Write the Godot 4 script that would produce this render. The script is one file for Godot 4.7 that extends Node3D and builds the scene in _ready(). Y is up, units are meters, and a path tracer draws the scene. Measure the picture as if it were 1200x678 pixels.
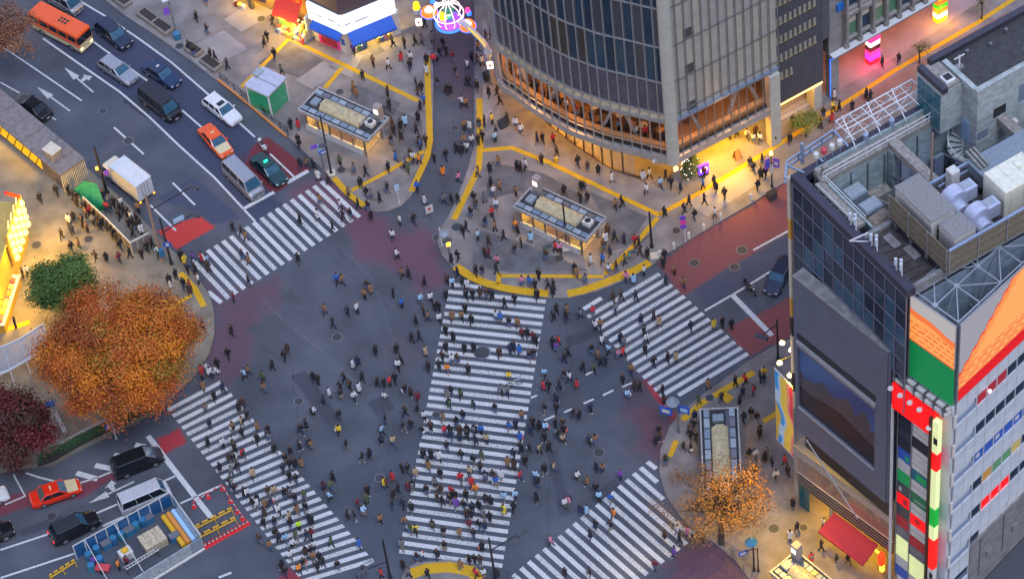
extends Node3D
# A scramble crossing seen from a high tower at dusk. Metres, y up.
var M := {}
var used := {}
var rng := RandomNumberGenerator.new()

# ---------- mesh builder ----------
class MB:
	var v := PackedVector3Array()
	var n := PackedVector3Array()
	var uv := PackedVector2Array()
	var c := PackedColorArray()
	var col := Color(1, 1, 1)
	var use_c := false
	var use_uv := false
	var X := Transform3D()
	func tri(a: Vector3, b: Vector3, d: Vector3):
		a = X * a; b = X * b; d = X * d
		var nn := (b - a).cross(d - a).normalized()
		v.append(a); v.append(d); v.append(b)
		n.append(nn); n.append(nn); n.append(nn)
		if use_c:
			c.append(col); c.append(col); c.append(col)
	func quad(a: Vector3, b: Vector3, d: Vector3, e: Vector3):
		tri(a, b, d); tri(a, d, e)
		if use_uv:
			uv.append_array([Vector2(0, 1), Vector2(1, 0), Vector2(1, 1), Vector2(0, 1), Vector2(0, 0), Vector2(1, 0)])
	func box(p: Vector3, s: Vector3, turn := 0.0, ch := 0.0):
		# p = centre of the base; a small chamfer rounds the top edges and corners
		var t := Transform3D(Basis(Vector3.UP, turn), p)
		var keep := X
		X = X * t
		var x := s.x / 2; var z := s.z / 2; var h := s.y
		if ch <= 0.0:
			var q := [Vector3(-x, 0, -z), Vector3(x, 0, -z), Vector3(x, 0, z), Vector3(-x, 0, z), Vector3(-x, h, -z), Vector3(x, h, -z), Vector3(x, h, z), Vector3(-x, h, z)]
			quad(q[3], q[2], q[6], q[7]); quad(q[1], q[0], q[4], q[5]); quad(q[2], q[1], q[5], q[6]); quad(q[0], q[3], q[7], q[4]); quad(q[7], q[6], q[5], q[4]); quad(q[0], q[1], q[2], q[3])
		else:
			var b := _oct(x, z, ch, 0.0); var m := _oct(x, z, ch, h - ch); var u := _oct(x - ch, z - ch, ch * 0.6, h)
			ring(b, m); ring(m, u); fan(u, true); fan(b, false)
		X = keep
	func _oct(x: float, z: float, k: float, y: float) -> Array:
		return [Vector3(-x, y, z - k), Vector3(-x + k, y, z), Vector3(x - k, y, z), Vector3(x, y, z - k), Vector3(x, y, -z + k), Vector3(x - k, y, -z), Vector3(-x + k, y, -z), Vector3(-x, y, -z + k)]
	func ring(a: Array, b: Array, closed := true):
		var k := a.size()
		for i in (k if closed else k - 1):
			var j := (i + 1) % k
			quad(a[i], a[j], b[j], b[i])
	func fan(a: Array, up: bool):
		for i in range(1, a.size() - 1):
			if up: tri(a[0], a[i], a[i + 1])
			else: tri(a[0], a[i + 1], a[i])
	func cyl(a: Vector3, b: Vector3, ra: float, rb: float, k := 8, caps := true):
		var d := (b - a).normalized()
		var s := d.cross(Vector3.UP if absf(d.y) < 0.9 else Vector3.RIGHT).normalized()
		var w := s.cross(d)
		var r0 := []; var r1 := []
		for i in k:
			var t := TAU * i / k
			var o := s * cos(t) + w * sin(t)
			r0.append(a + o * ra); r1.append(b + o * rb)
		for i in k:
			var j := (i + 1) % k
			quad(r0[j], r0[i], r1[i], r1[j])
		if caps:
			for i in range(1, k - 1):
				tri(r0[0], r0[i], r0[i + 1]); tri(r1[0], r1[i + 1], r1[i])
	func bar(a: Vector3, b: Vector3, w: float, h: float):
		# a beam of rectangular section from a to b
		var d := (b - a)
		var t := d.normalized()
		var s := t.cross(Vector3.UP if absf(t.y) < 0.95 else Vector3.RIGHT).normalized() * w / 2
		var u := s.cross(t).normalized() * h / 2
		var p := [a - s - u, a + s - u, a + s + u, a - s + u]; var q := []
		for k in p: q.append(k + d)
		for i in 4:
			var j := (i + 1) % 4
			quad(p[j], p[i], q[i], q[j])
		quad(p[0], p[1], p[2], p[3]); quad(q[3], q[2], q[1], q[0])
	func prism(pts: PackedVector2Array, y0: float, y1: float, bottom := false):
		var a := 0.0
		for i in pts.size():
			var p := pts[i]; var q := pts[(i + 1) % pts.size()]
			a += p.x * q.y - q.x * p.y
		var po := pts.duplicate()
		if a < 0: po.reverse()
		var k := po.size()
		# with x,z axes, positive area here runs clockwise seen from above
		for i in k:
			var p := po[i]; var q := po[(i + 1) % k]
			if y1 - y0 > 0.0001:
				quad(Vector3(q.x, y0, q.y), Vector3(p.x, y0, p.y), Vector3(p.x, y1, p.y), Vector3(q.x, y1, q.y))
		var id := Geometry2D.triangulate_polygon(po)
		for i in range(0, id.size(), 3):
			var p := po[id[i]]; var q := po[id[i + 1]]; var r := po[id[i + 2]]
			var cr := (q - p).cross(r - p)
			if cr > 0:
				var s := q; q = r; r = s
			tri(Vector3(p.x, y1, p.y), Vector3(q.x, y1, q.y), Vector3(r.x, y1, r.y))
			if bottom: tri(Vector3(p.x, y0, p.y), Vector3(r.x, y0, r.y), Vector3(q.x, y0, q.y))
	func strip(path: Array, w: float, y: float, hgt := 0.0):
		# a flat ribbon along a 2-D path
		var l := []; var r := []
		for i in path.size():
			var d: Vector2
			if i == 0: d = path[1] - path[0]
			elif i == path.size() - 1: d = path[i] - path[i - 1]
			else: d = (path[i + 1] - path[i]).normalized() + (path[i] - path[i - 1]).normalized()
			d = d.normalized()
			var o := Vector2(-d.y, d.x) * w / 2
			l.append(path[i] + o); r.append(path[i] - o)
		var po := PackedVector2Array(l)
		r.reverse()
		po.append_array(PackedVector2Array(r))
		prism(po, y - hgt, y)
	func mesh() -> ArrayMesh:
		var a := []
		a.resize(Mesh.ARRAY_MAX)
		a[Mesh.ARRAY_VERTEX] = v; a[Mesh.ARRAY_NORMAL] = n
		if use_c: a[Mesh.ARRAY_COLOR] = c
		if use_uv and uv.size() == v.size(): a[Mesh.ARRAY_TEX_UV] = uv
		var m := ArrayMesh.new()
		if v.size() > 0: m.add_surface_from_arrays(Mesh.PRIMITIVE_TRIANGLES, a)
		return m

# ---------- nodes ----------
func numbered(called: String) -> String:
	if not used.has(called):
		used[called] = 0
		return called
	used[called] += 1
	return "%s_%03d" % [called, used[called]]
func put(called: String, mb, mt: Material, parent: Node = self) -> MeshInstance3D:
	var o := MeshInstance3D.new()
	o.name = numbered(called) if parent == self else called
	o.mesh = mb.mesh() if mb is MB else mb
	o.material_override = mt
	parent.add_child(o, true)
	return o
func tag(o: Node, label: String, category: String, group := ""):
	o.set_meta("label", label); o.set_meta("category", category)
	if group: o.set_meta("group", group)
	return o
func thing(called: String, label: String, category: String, at := Vector3.ZERO, turn := 0.0, group := "") -> Node3D:
	var o := Node3D.new()
	o.name = numbered(called)
	add_child(o, true)
	o.position = at; o.rotation.y = turn
	tag(o, label, category, group)
	return o
func struct(called: String, mb, mt: Material, parent: Node = self) -> MeshInstance3D:
	var o := put(called, mb, mt, parent)
	if parent == self: o.set_meta("kind", "structure")
	return o
func holder(called: String) -> Node3D:
	var o := Node3D.new()
	o.name = numbered(called)
	add_child(o, true)
	o.set_meta("kind", "structure")
	return o
func copy(o: Node3D, at: Vector3, turn: float, label: String) -> Node3D:
	var r: Node3D = o.duplicate()
	r.name = numbered(String(o.name))
	add_child(r)
	r.position = at; r.rotation.y = turn
	r.set_meta("label", label)
	return r
func one_box(called: String, p: Vector3, s: Vector3, mt: Material, parent: Node, turn := 0.0, ch := 0.0) -> MeshInstance3D:
	var b := MB.new()
	b.box(p, s, turn, ch)
	return put(called, b, mt, parent)
func one_bar(called: String, a: Vector3, b: Vector3, w: float, h: float, mt: Material, parent: Node) -> MeshInstance3D:
	var m := MB.new()
	m.bar(a, b, w, h)
	return put(called, m, mt, parent)
func one_cyl(called: String, a: Vector3, b: Vector3, ra: float, rb: float, mt: Material, parent: Node, k := 10) -> MeshInstance3D:
	var m := MB.new()
	m.cyl(a, b, ra, rb, k)
	return put(called, m, mt, parent)
func words(called: String, text: String, size: float, at: Vector3, rot: Basis, mt: Material, parent: Node, depth := 0.02, fnt := "Droid Sans", wide := 0.0) -> MeshInstance3D:
	var t := TextMesh.new()
	var fo := SystemFont.new()
	fo.font_names = PackedStringArray([fnt])
	fo.font_weight = 700
	t.font = fo; t.text = text; t.font_size = 32; t.depth = depth; t.pixel_size = size / 32.0
	t.curve_step = 4.0
	var o := MeshInstance3D.new()
	o.name = called
	o.mesh = t
	o.material_override = mt
	parent.add_child(o, true)
	var s := 1.0
	if wide > 0.0: s = wide / maxf(t.get_aabb().size.x, 0.01)
	o.transform = Transform3D(rot.scaled_local(Vector3(s, 1, 1)), at)
	return o
# x along az (degrees from +x towards +z), y up, z outwards to the front
func facing(az: float) -> Basis:
	var d := Vector3(cos(deg_to_rad(az)), 0, sin(deg_to_rad(az)))
	return Basis(d, Vector3.UP, d.cross(Vector3.UP))

# ---------- materials ----------
var T := {}
func noise_tex(key: String, freq: float, lo: float, hi: float, oct := 4, size := 512, kind := FastNoiseLite.TYPE_SIMPLEX_SMOOTH, power := 1.0):
	var f := FastNoiseLite.new()
	f.seed = hash(key) % 10000; f.frequency = freq; f.fractal_octaves = oct; f.noise_type = kind
	var im := f.get_seamless_image(size, size)
	im.convert(Image.FORMAT_L8)
	var d := im.get_data()
	for i in d.size():
		d[i] = int(255.0 * (lo + (hi - lo) * pow(d[i] / 255.0, power)))
	im = Image.create_from_data(size, size, false, Image.FORMAT_L8, d)
	im.generate_mipmaps()
	T[key] = ImageTexture.create_from_image(im)
	return T[key]
func lin(r: float, g: float, b: float) -> Color:
	return Color(r, g, b).linear_to_srgb()
func mat(key: String, c: Color, rough := 0.8, metal := 0.0, tex := "", scale := 0.2, tex2 := "", scale2 := 1.0) -> StandardMaterial3D:
	if M.has(key): return M[key]
	var m := StandardMaterial3D.new()
	m.albedo_color = c; m.roughness = rough; m.metallic = metal
	if tex:
		m.albedo_texture = T[tex]; m.uv1_triplanar = true; m.uv1_world_triplanar = true; m.uv1_scale = Vector3.ONE * scale
	if tex2:
		m.detail_enabled = true; m.detail_albedo = T[tex2]; m.detail_blend_mode = BaseMaterial3D.BLEND_MODE_MUL
		m.detail_uv_layer = BaseMaterial3D.DETAIL_UV_2; m.uv2_triplanar = true; m.uv2_world_triplanar = true; m.uv2_scale = Vector3.ONE * scale2
	M[key] = m
	return m
func glow(key: String, c: Color, e: float) -> StandardMaterial3D:
	var m := mat(key, c, 0.5)
	m.emission_enabled = true; m.emission = c; m.emission_energy_multiplier = e
	return m
func glass(key: String, c: Color, a: float, rough := 0.05) -> StandardMaterial3D:
	var m := mat(key, Color(c.r, c.g, c.b, a), rough)
	m.transparency = BaseMaterial3D.TRANSPARENCY_ALPHA
	m.metallic_specular = 0.6
	return m
func lamp(at: Vector3, c: Color, e: float, size := 0.2, parent: Node = self, called := "lamp_light") -> OmniLight3D:
	var l := OmniLight3D.new()
	l.name = called
	l.light_color = c; l.light_energy = e; l.omni_range = 40; l.omni_attenuation = 2; l.light_size = size; l.shadow_enabled = true
	parent.add_child(l, true)
	l.position = at
	return l
func area(at: Vector3, to: Vector3, size: Vector2, c: Color, e: float, parent: Node = self) -> AreaLight3D:
	var l := AreaLight3D.new()
	l.name = "panel_light"
	l.light_color = c; l.light_energy = e; l.area_size = size; l.shadow_enabled = true; l.area_range = 40
	parent.add_child(l, true)
	l.position = at
	var way := (to - at).normalized()
	l.basis = Basis.looking_at(way, Vector3.UP if absf(way.y) < 0.95 else Vector3.RIGHT)
	return l

func view_and_light():
	var cam := Camera3D.new()
	cam.name = "camera"
	add_child(cam)
	var d := deg_to_rad(49.38)
	cam.position = Vector3(0, 214.0, 183.55)
	cam.basis = Basis(Vector3.RIGHT, -d) * Basis(Vector3.BACK, deg_to_rad(-7.5))
	cam.fov = 10.99
	cam.far = 1200.0; cam.near = 1.0
	cam.current = true
	var we := WorldEnvironment.new()
	we.name = "environment"
	var e := Environment.new()
	e.background_mode = Environment.BG_SKY
	var sm := ProceduralSkyMaterial.new()
	sm.sky_top_color = Color(0.53, 0.6, 0.77)
	sm.sky_horizon_color = Color(0.82, 0.77, 0.75)
	sm.sky_curve = 0.25
	sm.ground_bottom_color = Color(0.16, 0.16, 0.2); sm.ground_horizon_color = Color(0.5, 0.48, 0.52)
	sm.sun_angle_max = 1.0
	var sk := Sky.new()
	sk.sky_material = sm
	e.sky = sk
	e.background_energy_multiplier = 1.0
	e.tonemap_mode = Environment.TONE_MAPPER_LINEAR
	e.tonemap_exposure = 2.1
	e.sdfgi_enabled = true; e.ssao_enabled = true; e.ssil_enabled = true
	we.environment = e
	add_child(we)
	var sun := DirectionalLight3D.new()
	sun.name = "sun"
	sun.light_energy = 0.38; sun.light_angular_distance = 25.0; sun.light_color = Color(0.86, 0.9, 1.0); sun.shadow_enabled = true
	sun.rotation_degrees = Vector3(-62, 25, 0)
	add_child(sun)
func spot(at: Vector3, dir: Vector3, c: Color, e: float, ang: float, parent: Node) -> SpotLight3D:
	var l := SpotLight3D.new()
	l.name = "spot_light"
	l.light_color = c; l.light_energy = e; l.spot_angle = ang; l.spot_range = 60; l.spot_attenuation = 2; l.light_size = 0.2; l.shadow_enabled = true
	parent.add_child(l, true)
	l.position = at
	l.basis = Basis.looking_at(dir.normalized(), Vector3.RIGHT)
	return l
func pa(f: Array) -> PackedVector2Array:
	var o := PackedVector2Array()
	for i in range(0, f.size(), 2): o.append(Vector2(f[i], f[i + 1]))
	return o

func make_materials():
	noise_tex("grain", 0.25, 0.72, 1.0, 3)
	noise_tex("blotch", 0.012, 0.88, 1.0, 5)
	noise_tex("cloudy", 0.012, 0.72, 1.0, 5)
	noise_tex("scuff", 0.03, 0.6, 1.0, 5, 512, FastNoiseLite.TYPE_SIMPLEX_SMOOTH, 0.35)
	noise_tex("worn", 0.045, 0.0, 1.0, 4)
	var wi: Image = T.worn.get_image()
	wi.clear_mipmaps()
	var wd := wi.get_data()
	for i in wd.size():
		var q := wd[i] / 255.0
		wd[i] = int(255.0 * (0.58 + 0.42 * smoothstep(0.24, 0.42, q) * (0.86 + 0.14 * q)))
	wi = Image.create_from_data(512, 512, false, Image.FORMAT_L8, wd)
	wi.generate_mipmaps()
	T.worn = ImageTexture.create_from_image(wi)
	mat("asphalt_far", lin(0.085, 0.085, 0.105), 0.85, 0.0, "grain", 0.3)
	mat("paving", lin(0.36, 0.32, 0.3), 0.8, 0.0, "cloudy", 0.05, "grain", 0.6)
	mat("paving_warm", lin(0.33, 0.29, 0.22), 0.8, 0.0, "cloudy", 0.05, "grain", 0.6)
	mat("paving_corner", lin(0.36, 0.31, 0.28), 0.8, 0.0, "cloudy", 0.05, "grain", 0.6)
	mat("paving_dark", lin(0.2, 0.195, 0.21), 0.8, 0.0, "cloudy", 0.07, "grain", 0.6)
	mat("paving_light", lin(0.43, 0.39, 0.37), 0.8, 0.0, "blotch", 0.08, "grain", 0.6)
	mat("paving_brick", lin(0.32, 0.2, 0.16), 0.8, 0.0, "blotch", 0.08, "grain", 0.6)
	mat("paving_pink", lin(0.42, 0.33, 0.34), 0.45, 0.0, "blotch", 0.08, "grain", 0.6)
	mat("kerb", lin(0.4, 0.37, 0.36), 0.85, 0.0, "grain", 0.5)
	mat("tactile", lin(0.9, 0.5, 0.005), 0.75, 0.0, "worn", 0.45, "grain", 0.9)
	mat("paint", lin(0.84, 0.84, 0.82), 0.7, 0.0, "worn", 0.4, "grain", 0.8)
	mat("paint_b", lin(0.78, 0.78, 0.75), 0.7, 0.0, "worn", 0.31, "grain", 0.9)
	mat("paint_c", lin(0.71, 0.71, 0.69), 0.7, 0.0, "worn", 0.23, "grain", 0.7)
	mat("iron", lin(0.1, 0.1, 0.105), 0.6, 0.6, "grain", 0.9)
	mat("steel_dull", lin(0.3, 0.3, 0.32), 0.5, 0.7, "grain", 0.9)
	mat("mullion", lin(0.5, 0.5, 0.49), 0.4, 0.5, "blotch", 0.3)
	mat("mullion_dark", lin(0.3, 0.29, 0.28), 0.45, 0.4, "blotch", 0.3)
	mat("wood_floor", lin(0.2, 0.12, 0.07), 0.5, 0.0, "blotch", 0.5)
	mat("wood_lit", lin(0.5, 0.28, 0.12), 0.5, 0.0, "cloudy", 0.6)
	mat("cream", lin(0.62, 0.55, 0.42), 0.7, 0.0, "blotch", 0.3)
	mat("cream_lit", lin(0.66, 0.56, 0.36), 0.6, 0.0, "blotch", 0.3)
	mat("concrete", lin(0.36, 0.35, 0.34), 0.85, 0.0, "cloudy", 0.15, "grain", 0.7)
	mat("concrete_warm", lin(0.3, 0.25, 0.21), 0.85, 0.0, "cloudy", 0.15, "grain", 0.7)
	mat("cafe_wall", lin(0.2, 0.11, 0.06), 0.7, 0.0, "cloudy", 0.3)
	mat("shop_wall", lin(0.4, 0.26, 0.13), 0.7, 0.0, "cloudy", 0.3)
	mat("dark", lin(0.025, 0.025, 0.03), 0.5, 0.0, "grain", 0.7)
	mat("truss_steel", lin(0.42, 0.45, 0.5), 0.5, 0.3, "blotch", 0.5)
	mat("edge_steel", lin(0.5, 0.48, 0.45), 0.5, 0.1, "cloudy", 0.4)
	mat("shop_dark", lin(0.13, 0.085, 0.05), 0.7, 0.0, "cloudy", 0.4)
	mat("white_steel", lin(0.7, 0.7, 0.7), 0.45, 0.0, "blotch", 0.4)
	mat("column_paint", lin(0.5, 0.49, 0.41), 0.55, 0.0, "blotch", 0.25)
	mat("bronze", lin(0.12, 0.085, 0.05), 0.4, 0.6, "grain", 0.8)
	mat("vent_dark", lin(0.13, 0.13, 0.13), 0.6, 0.2, "grain", 1.0)
	mat("blue_steel", lin(0.34, 0.42, 0.55), 0.35, 0.5, "blotch", 0.4)
	mat("panel_a", lin(0.48, 0.45, 0.38), 0.35, 0.0, "blotch", 0.12)
	mat("panel_b", lin(0.44, 0.42, 0.36), 0.35, 0.0, "blotch", 0.14)
	mat("panel_c", lin(0.5, 0.47, 0.37), 0.35, 0.0, "blotch", 0.1)
	mat("glass_blue", lin(0.022, 0.05, 0.08), 0.09, 0.0)
	mat("glass_blue2", lin(0.03, 0.065, 0.1), 0.09, 0.0)
	mat("glass_blue3", lin(0.016, 0.036, 0.065), 0.09, 0.0)
	mat("glass_grey", lin(0.06, 0.065, 0.075), 0.1)
	mat("glass_brown", lin(0.06, 0.05, 0.045), 0.1)
	mat("glass_smoky", lin(0.13, 0.12, 0.16), 0.2, 0.0, "cloudy", 0.2)
	mat("grey_mesh", lin(0.14, 0.14, 0.155), 0.55, 0.3, "blotch", 0.2)
	mat("slot_glass", lin(0.3, 0.27, 0.2), 0.3)
	mat("brass", lin(0.5, 0.4, 0.2), 0.4, 0.6)
	mat("brown_sign", lin(0.16, 0.06, 0.04), 0.5)
	mat("pale_wall", lin(0.5, 0.47, 0.43), 0.75, 0.0, "cloudy", 0.12, "grain", 0.7)
	mat("green_glass", lin(0.1, 0.22, 0.13), 0.15)
	mat("green_glass2", lin(0.16, 0.26, 0.14), 0.15)
	mat("blue_sign", lin(0.02, 0.16, 0.5), 0.4)
	mat("conifer", lin(0.03, 0.07, 0.04), 0.8)
	mat("bark", lin(0.1, 0.07, 0.05), 0.9, 0.0, "cloudy", 1.0)
	glass("shop_glass", Color(0.55, 0.6, 0.62), 0.18)
	glow("lamp_warm", Color(1.0, 0.75, 0.4), 2.2)
	glow("lamp_orange", Color(1.0, 0.6, 0.25), 2.2)
	glow("lamp_yellow", Color(1.0, 0.7, 0.2), 2.0)
	glow("lamp_white", Color(1.0, 0.96, 0.9), 1.6)
	glow("exit_green", Color(0.3, 1.0, 0.5), 1.2)
	for k in [["neon_purple", 0.45, 0.2, 1.0, 0.8], ["neon_pink", 1.0, 0.2, 0.5, 0.8], ["neon_red", 1.0, 0.08, 0.15, 0.8], ["neon_white", 1.0, 0.92, 0.9, 0.6], ["neon_yellow", 1.0, 0.75, 0.1, 0.6], ["neon_orange", 1.0, 0.45, 0.1, 0.5], ["neon_green", 0.05, 0.7, 0.1, 0.5], ["neon_blue", 0.15, 0.4, 1.0, 1.2]]:
		glow(k[0], Color(k[1], k[2], k[3]), k[4])
	var gc := [[0.6, 0.1, 0.08], [0.6, 0.45, 0.12], [0.65, 0.62, 0.55], [0.1, 0.2, 0.45], [0.12, 0.3, 0.14], [0.55, 0.25, 0.35]]
	for i in 6: mat("goods%d" % i, lin(gc[i][0], gc[i][1], gc[i][2]), 0.6)
	mat("dark_wall", lin(0.1, 0.1, 0.12), 0.7, 0.0, "cloudy", 0.2)
	mat("glass_navy", lin(0.008, 0.014, 0.03), 0.1)
	mat("glass_navy2", lin(0.014, 0.028, 0.05), 0.1)
	mat("glass_navy3", lin(0.025, 0.07, 0.11), 0.1)
	mat("glass_teal", lin(0.02, 0.1, 0.13), 0.08)
	mat("mullion_thin", lin(0.22, 0.2, 0.26), 0.45, 0.4)
	mat("rim_dark", lin(0.06, 0.055, 0.075), 0.45, 0.3, "blotch", 0.3)
	mat("roof_dark", lin(0.06, 0.06, 0.065), 0.85, 0.0, "cloudy", 0.15, "grain", 0.8)
	mat("roof_brown", lin(0.1, 0.082, 0.08), 0.85, 0.0, "cloudy", 0.15, "grain", 0.8)
	mat("roof_black", lin(0.07, 0.068, 0.068), 0.8, 0.0, "scuff", 0.08, "grain", 0.8)
	mat("teal_wall", lin(0.5, 0.62, 0.62), 0.8, 0.0, "cloudy", 0.2, "grain", 0.7)
	mat("pale_teal", lin(0.62, 0.69, 0.67), 0.8, 0.0, "cloudy", 0.2, "grain", 0.7)
	mat("walk_top", lin(0.48, 0.44, 0.38), 0.85, 0.0, "cloudy", 0.3, "grain", 0.8)
	mat("cabinet", lin(0.24, 0.29, 0.33), 0.55, 0.2, "blotch", 0.4)
	mat("cabinet_light", lin(0.35, 0.4, 0.43), 0.55, 0.2, "blotch", 0.4)
	mat("duct_brown", lin(0.3, 0.23, 0.17), 0.7, 0.0, "cloudy", 0.4)
	mat("stair_grey", lin(0.42, 0.46, 0.46), 0.6, 0.1, "blotch", 0.5)
	mat("window_grey", lin(0.16, 0.2, 0.25), 0.25)
	mat("door_blue", lin(0.25, 0.36, 0.48), 0.5)
	for i in 3: mat("slat%d" % i, lin(0.36 - 0.04 * i, 0.3 - 0.035 * i, 0.21 - 0.03 * i), 0.8, 0.0, "cloudy", 0.5, "grain", 1.0)
	mat("unit_white", lin(0.62, 0.6, 0.55), 0.55, 0.0, "blotch", 0.3)
	mat("unit_top", lin(0.34, 0.33, 0.32), 0.7, 0.0, "scuff", 0.3, "grain", 0.8)
	mat("blower", lin(0.52, 0.55, 0.68), 0.45, 0.3, "blotch", 0.4)
	mat("tank", lin(0.74, 0.72, 0.58), 0.6, 0.0, "blotch", 0.3)
	mat("pole_rust", lin(0.35, 0.25, 0.2), 0.7, 0.0, "cloudy", 0.8)
	mat("aerial", lin(0.5, 0.55, 0.62), 0.5)
	mat("red_paint", lin(0.5, 0.05, 0.06), 0.5)
	mat("frame_slate", lin(0.15, 0.16, 0.2), 0.5, 0.2, "blotch", 0.12)
	mat("awning_red", lin(0.36, 0.02, 0.05), 0.8, 0.0, "blotch", 0.5)
	glow("lantern_red", Color(1.0, 0.2, 0.08), 1.0)
	glow("spot", Color(1.0, 0.85, 0.55), 4.0)
	mat("orange_paint", lin(0.6, 0.3, 0.05), 0.5)
	mat("flank_blue", lin(0.34, 0.42, 0.5), 0.7, 0.0, "cloudy", 0.2)
	mat("white_panel", lin(0.68, 0.71, 0.72), 0.5, 0.1, "blotch", 0.15)
	mat("white_panel2", lin(0.63, 0.66, 0.68), 0.5, 0.1, "blotch", 0.15)
	mat("board_grey", lin(0.3, 0.3, 0.31), 0.7, 0.0, "blotch", 0.3)
	mat("cream2", lin(0.7, 0.66, 0.58), 0.6, 0.0, "blotch", 0.2)
	mat("photo_dark", lin(0.07, 0.08, 0.09), 0.4, 0.0, "scuff", 0.6)
	glow("sign_green", Color(0.03, 0.5, 0.26), 0.22)
	mat("sign_green2", lin(0.02, 0.2, 0.08), 0.45)
	glow("sign_red", Color(0.86, 0.03, 0.04), 0.45)
	glow("sign_red_lit", Color(0.9, 0.08, 0.05), 0.4)
	mat("sign_crimson", lin(0.5, 0.02, 0.035), 0.45)
	mat("sign_blue", lin(0.03, 0.1, 0.42), 0.45)
	mat("sign_bluegreen", lin(0.02, 0.16, 0.25), 0.45, 0.0, "scuff", 0.7)
	glow("lamp_pale", Color(0.95, 0.98, 0.68), 0.16)
	glow("neon_sign_green", Color(0.05, 0.65, 0.2), 0.25)
	mat("plum_wall", lin(0.1, 0.07, 0.08), 0.6, 0.0, "blotch", 0.3)
	glow("sign_white", Color(0.9, 0.95, 1.0), 0.42)
	mat("gate_pink", lin(0.75, 0.06, 0.3), 0.6)
	mat("gate_bar", lin(0.3, 0.06, 0.06), 0.6)
	mat("awning_blue", lin(0.015, 0.1, 0.5), 0.7, 0.0, "blotch", 0.5)
	mat("awning_scarlet", lin(0.75, 0.05, 0.03), 0.7, 0.0, "blotch", 0.5)
	mat("vault_cream", lin(0.55, 0.46, 0.26), 0.6, 0.0, "cloudy", 0.3)
	mat("tower_taupe", lin(0.33, 0.28, 0.25), 0.6, 0.0, "blotch", 0.4)
	mat("lilac_roof", lin(0.5, 0.5, 0.58), 0.4, 0.1, "blotch", 0.3)
	glass("lift_glass", Color(0.2, 0.75, 0.52), 0.4)
	mat("lift_green", lin(0.03, 0.25, 0.14), 0.3)
	mat("pole_grey", lin(0.16, 0.18, 0.21), 0.5, 0.4)
	mat("pole_dark", lin(0.03, 0.03, 0.035), 0.5, 0.3)
	mat("signal_grey", lin(0.06, 0.065, 0.075), 0.5, 0.2)
	glow("lens_green", Color(0.1, 1.0, 0.6), 2.0)
	glow("lens_red", Color(1.0, 0.1, 0.1), 2.0)
	glow("lens_amber", Color(1.0, 0.6, 0.1), 2.0)
	mat("flag_violet", lin(0.2, 0.08, 0.5), 0.6)
	mat("plate_blue", lin(0.35, 0.55, 0.75), 0.5)
	mat("bin_blue", lin(0.03, 0.16, 0.3), 0.5, 0.1)
	mat("stone_warm", lin(0.42, 0.36, 0.3), 0.85, 0.0, "cloudy", 0.4, "grain", 0.9)
	mat("soil", lin(0.05, 0.04, 0.035), 0.95, 0.0, "cloudy", 0.9)
	mat("orange_board", lin(0.6, 0.22, 0.05), 0.7)
	mat("roof_taupe", lin(0.3, 0.26, 0.25), 0.85, 0.0, "scuff", 0.09, "grain", 0.7)
	glow("lamp_gold", Color(0.9, 0.68, 0.06), 0.35)
	mat("gold_wall", lin(0.5, 0.35, 0.08), 0.6, 0.0, "blotch", 0.3)
	mat("counter_gold", lin(0.6, 0.35, 0.04), 0.6, 0.0, "blotch", 0.3)
	glow("bulb", Color(1.0, 0.84, 0.42), 1.6)
	glass("canopy_glass", Color(0.5, 0.55, 0.6), 0.5, 0.15)
	mat("fence_tan", lin(0.3, 0.26, 0.22), 0.8, 0.0, "cloudy", 0.4)
	mat("tarp_green", lin(0.01, 0.3, 0.1), 0.6, 0.0, "cloudy", 0.3)
	var lf := mat("leaf", Color(1, 1, 1), 0.7)
	lf.vertex_color_use_as_albedo = true; lf.cull_mode = BaseMaterial3D.CULL_DISABLED
	lf.backlight_enabled = true; lf.backlight = Color(0.12, 0.08, 0.02)
	var cp := {"paint_silver": [0.42, 0.42, 0.44, 0.7], "paint_navy": [0.015, 0.025, 0.055, 0.2], "paint_navy2": [0.012, 0.03, 0.085, 0.2], "paint_black": [0.012, 0.013, 0.016, 0.2], "paint_white": [0.68, 0.68, 0.67, 0.0], "paint_white2": [0.55, 0.56, 0.58, 0.2], "paint_orange": [0.85, 0.1, 0.004, 0.0], "paint_red": [0.78, 0.03, 0.008, 0.0], "paint_cream": [0.66, 0.55, 0.3, 0.0], "paint_green": [0.01, 0.05, 0.05, 0.2], "truck_white": [0.6, 0.62, 0.63, 0.0], "paint_cream2": [0.6, 0.57, 0.46, 0.0]}
	for k in cp:
		var m := mat(k, lin(cp[k][0], cp[k][1], cp[k][2]), 0.3, cp[k][3], "blotch", 0.4)
		m.clearcoat_enabled = true; m.clearcoat = 0.35; m.clearcoat_roughness = 0.08
	mat("tyre", lin(0.02, 0.02, 0.022), 0.85)
	mat("rim", lin(0.4, 0.4, 0.42), 0.35, 0.8)
	mat("car_glass", lin(0.012, 0.016, 0.022), 0.05)
	mat("car_glass_blue", lin(0.03, 0.09, 0.14), 0.06)
	mat("headlight", lin(0.6, 0.62, 0.62), 0.15)
	glow("headlight_on", Color(1.0, 0.85, 0.55), 2.0)
	mat("taillight", lin(0.4, 0.02, 0.02), 0.2)
	glass("sheet_blue", Color(0.1, 0.35, 0.55), 0.6, 0.3)
	glass("sheet_pale", Color(0.5, 0.65, 0.75), 0.6, 0.3)
	mat("sheet_deep", lin(0.02, 0.1, 0.22), 0.5)
	mat("drum_teal", lin(0.03, 0.16, 0.2), 0.5)
	mat("board_pale", lin(0.4, 0.45, 0.47), 0.7, 0.0, "cloudy", 0.4)
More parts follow.
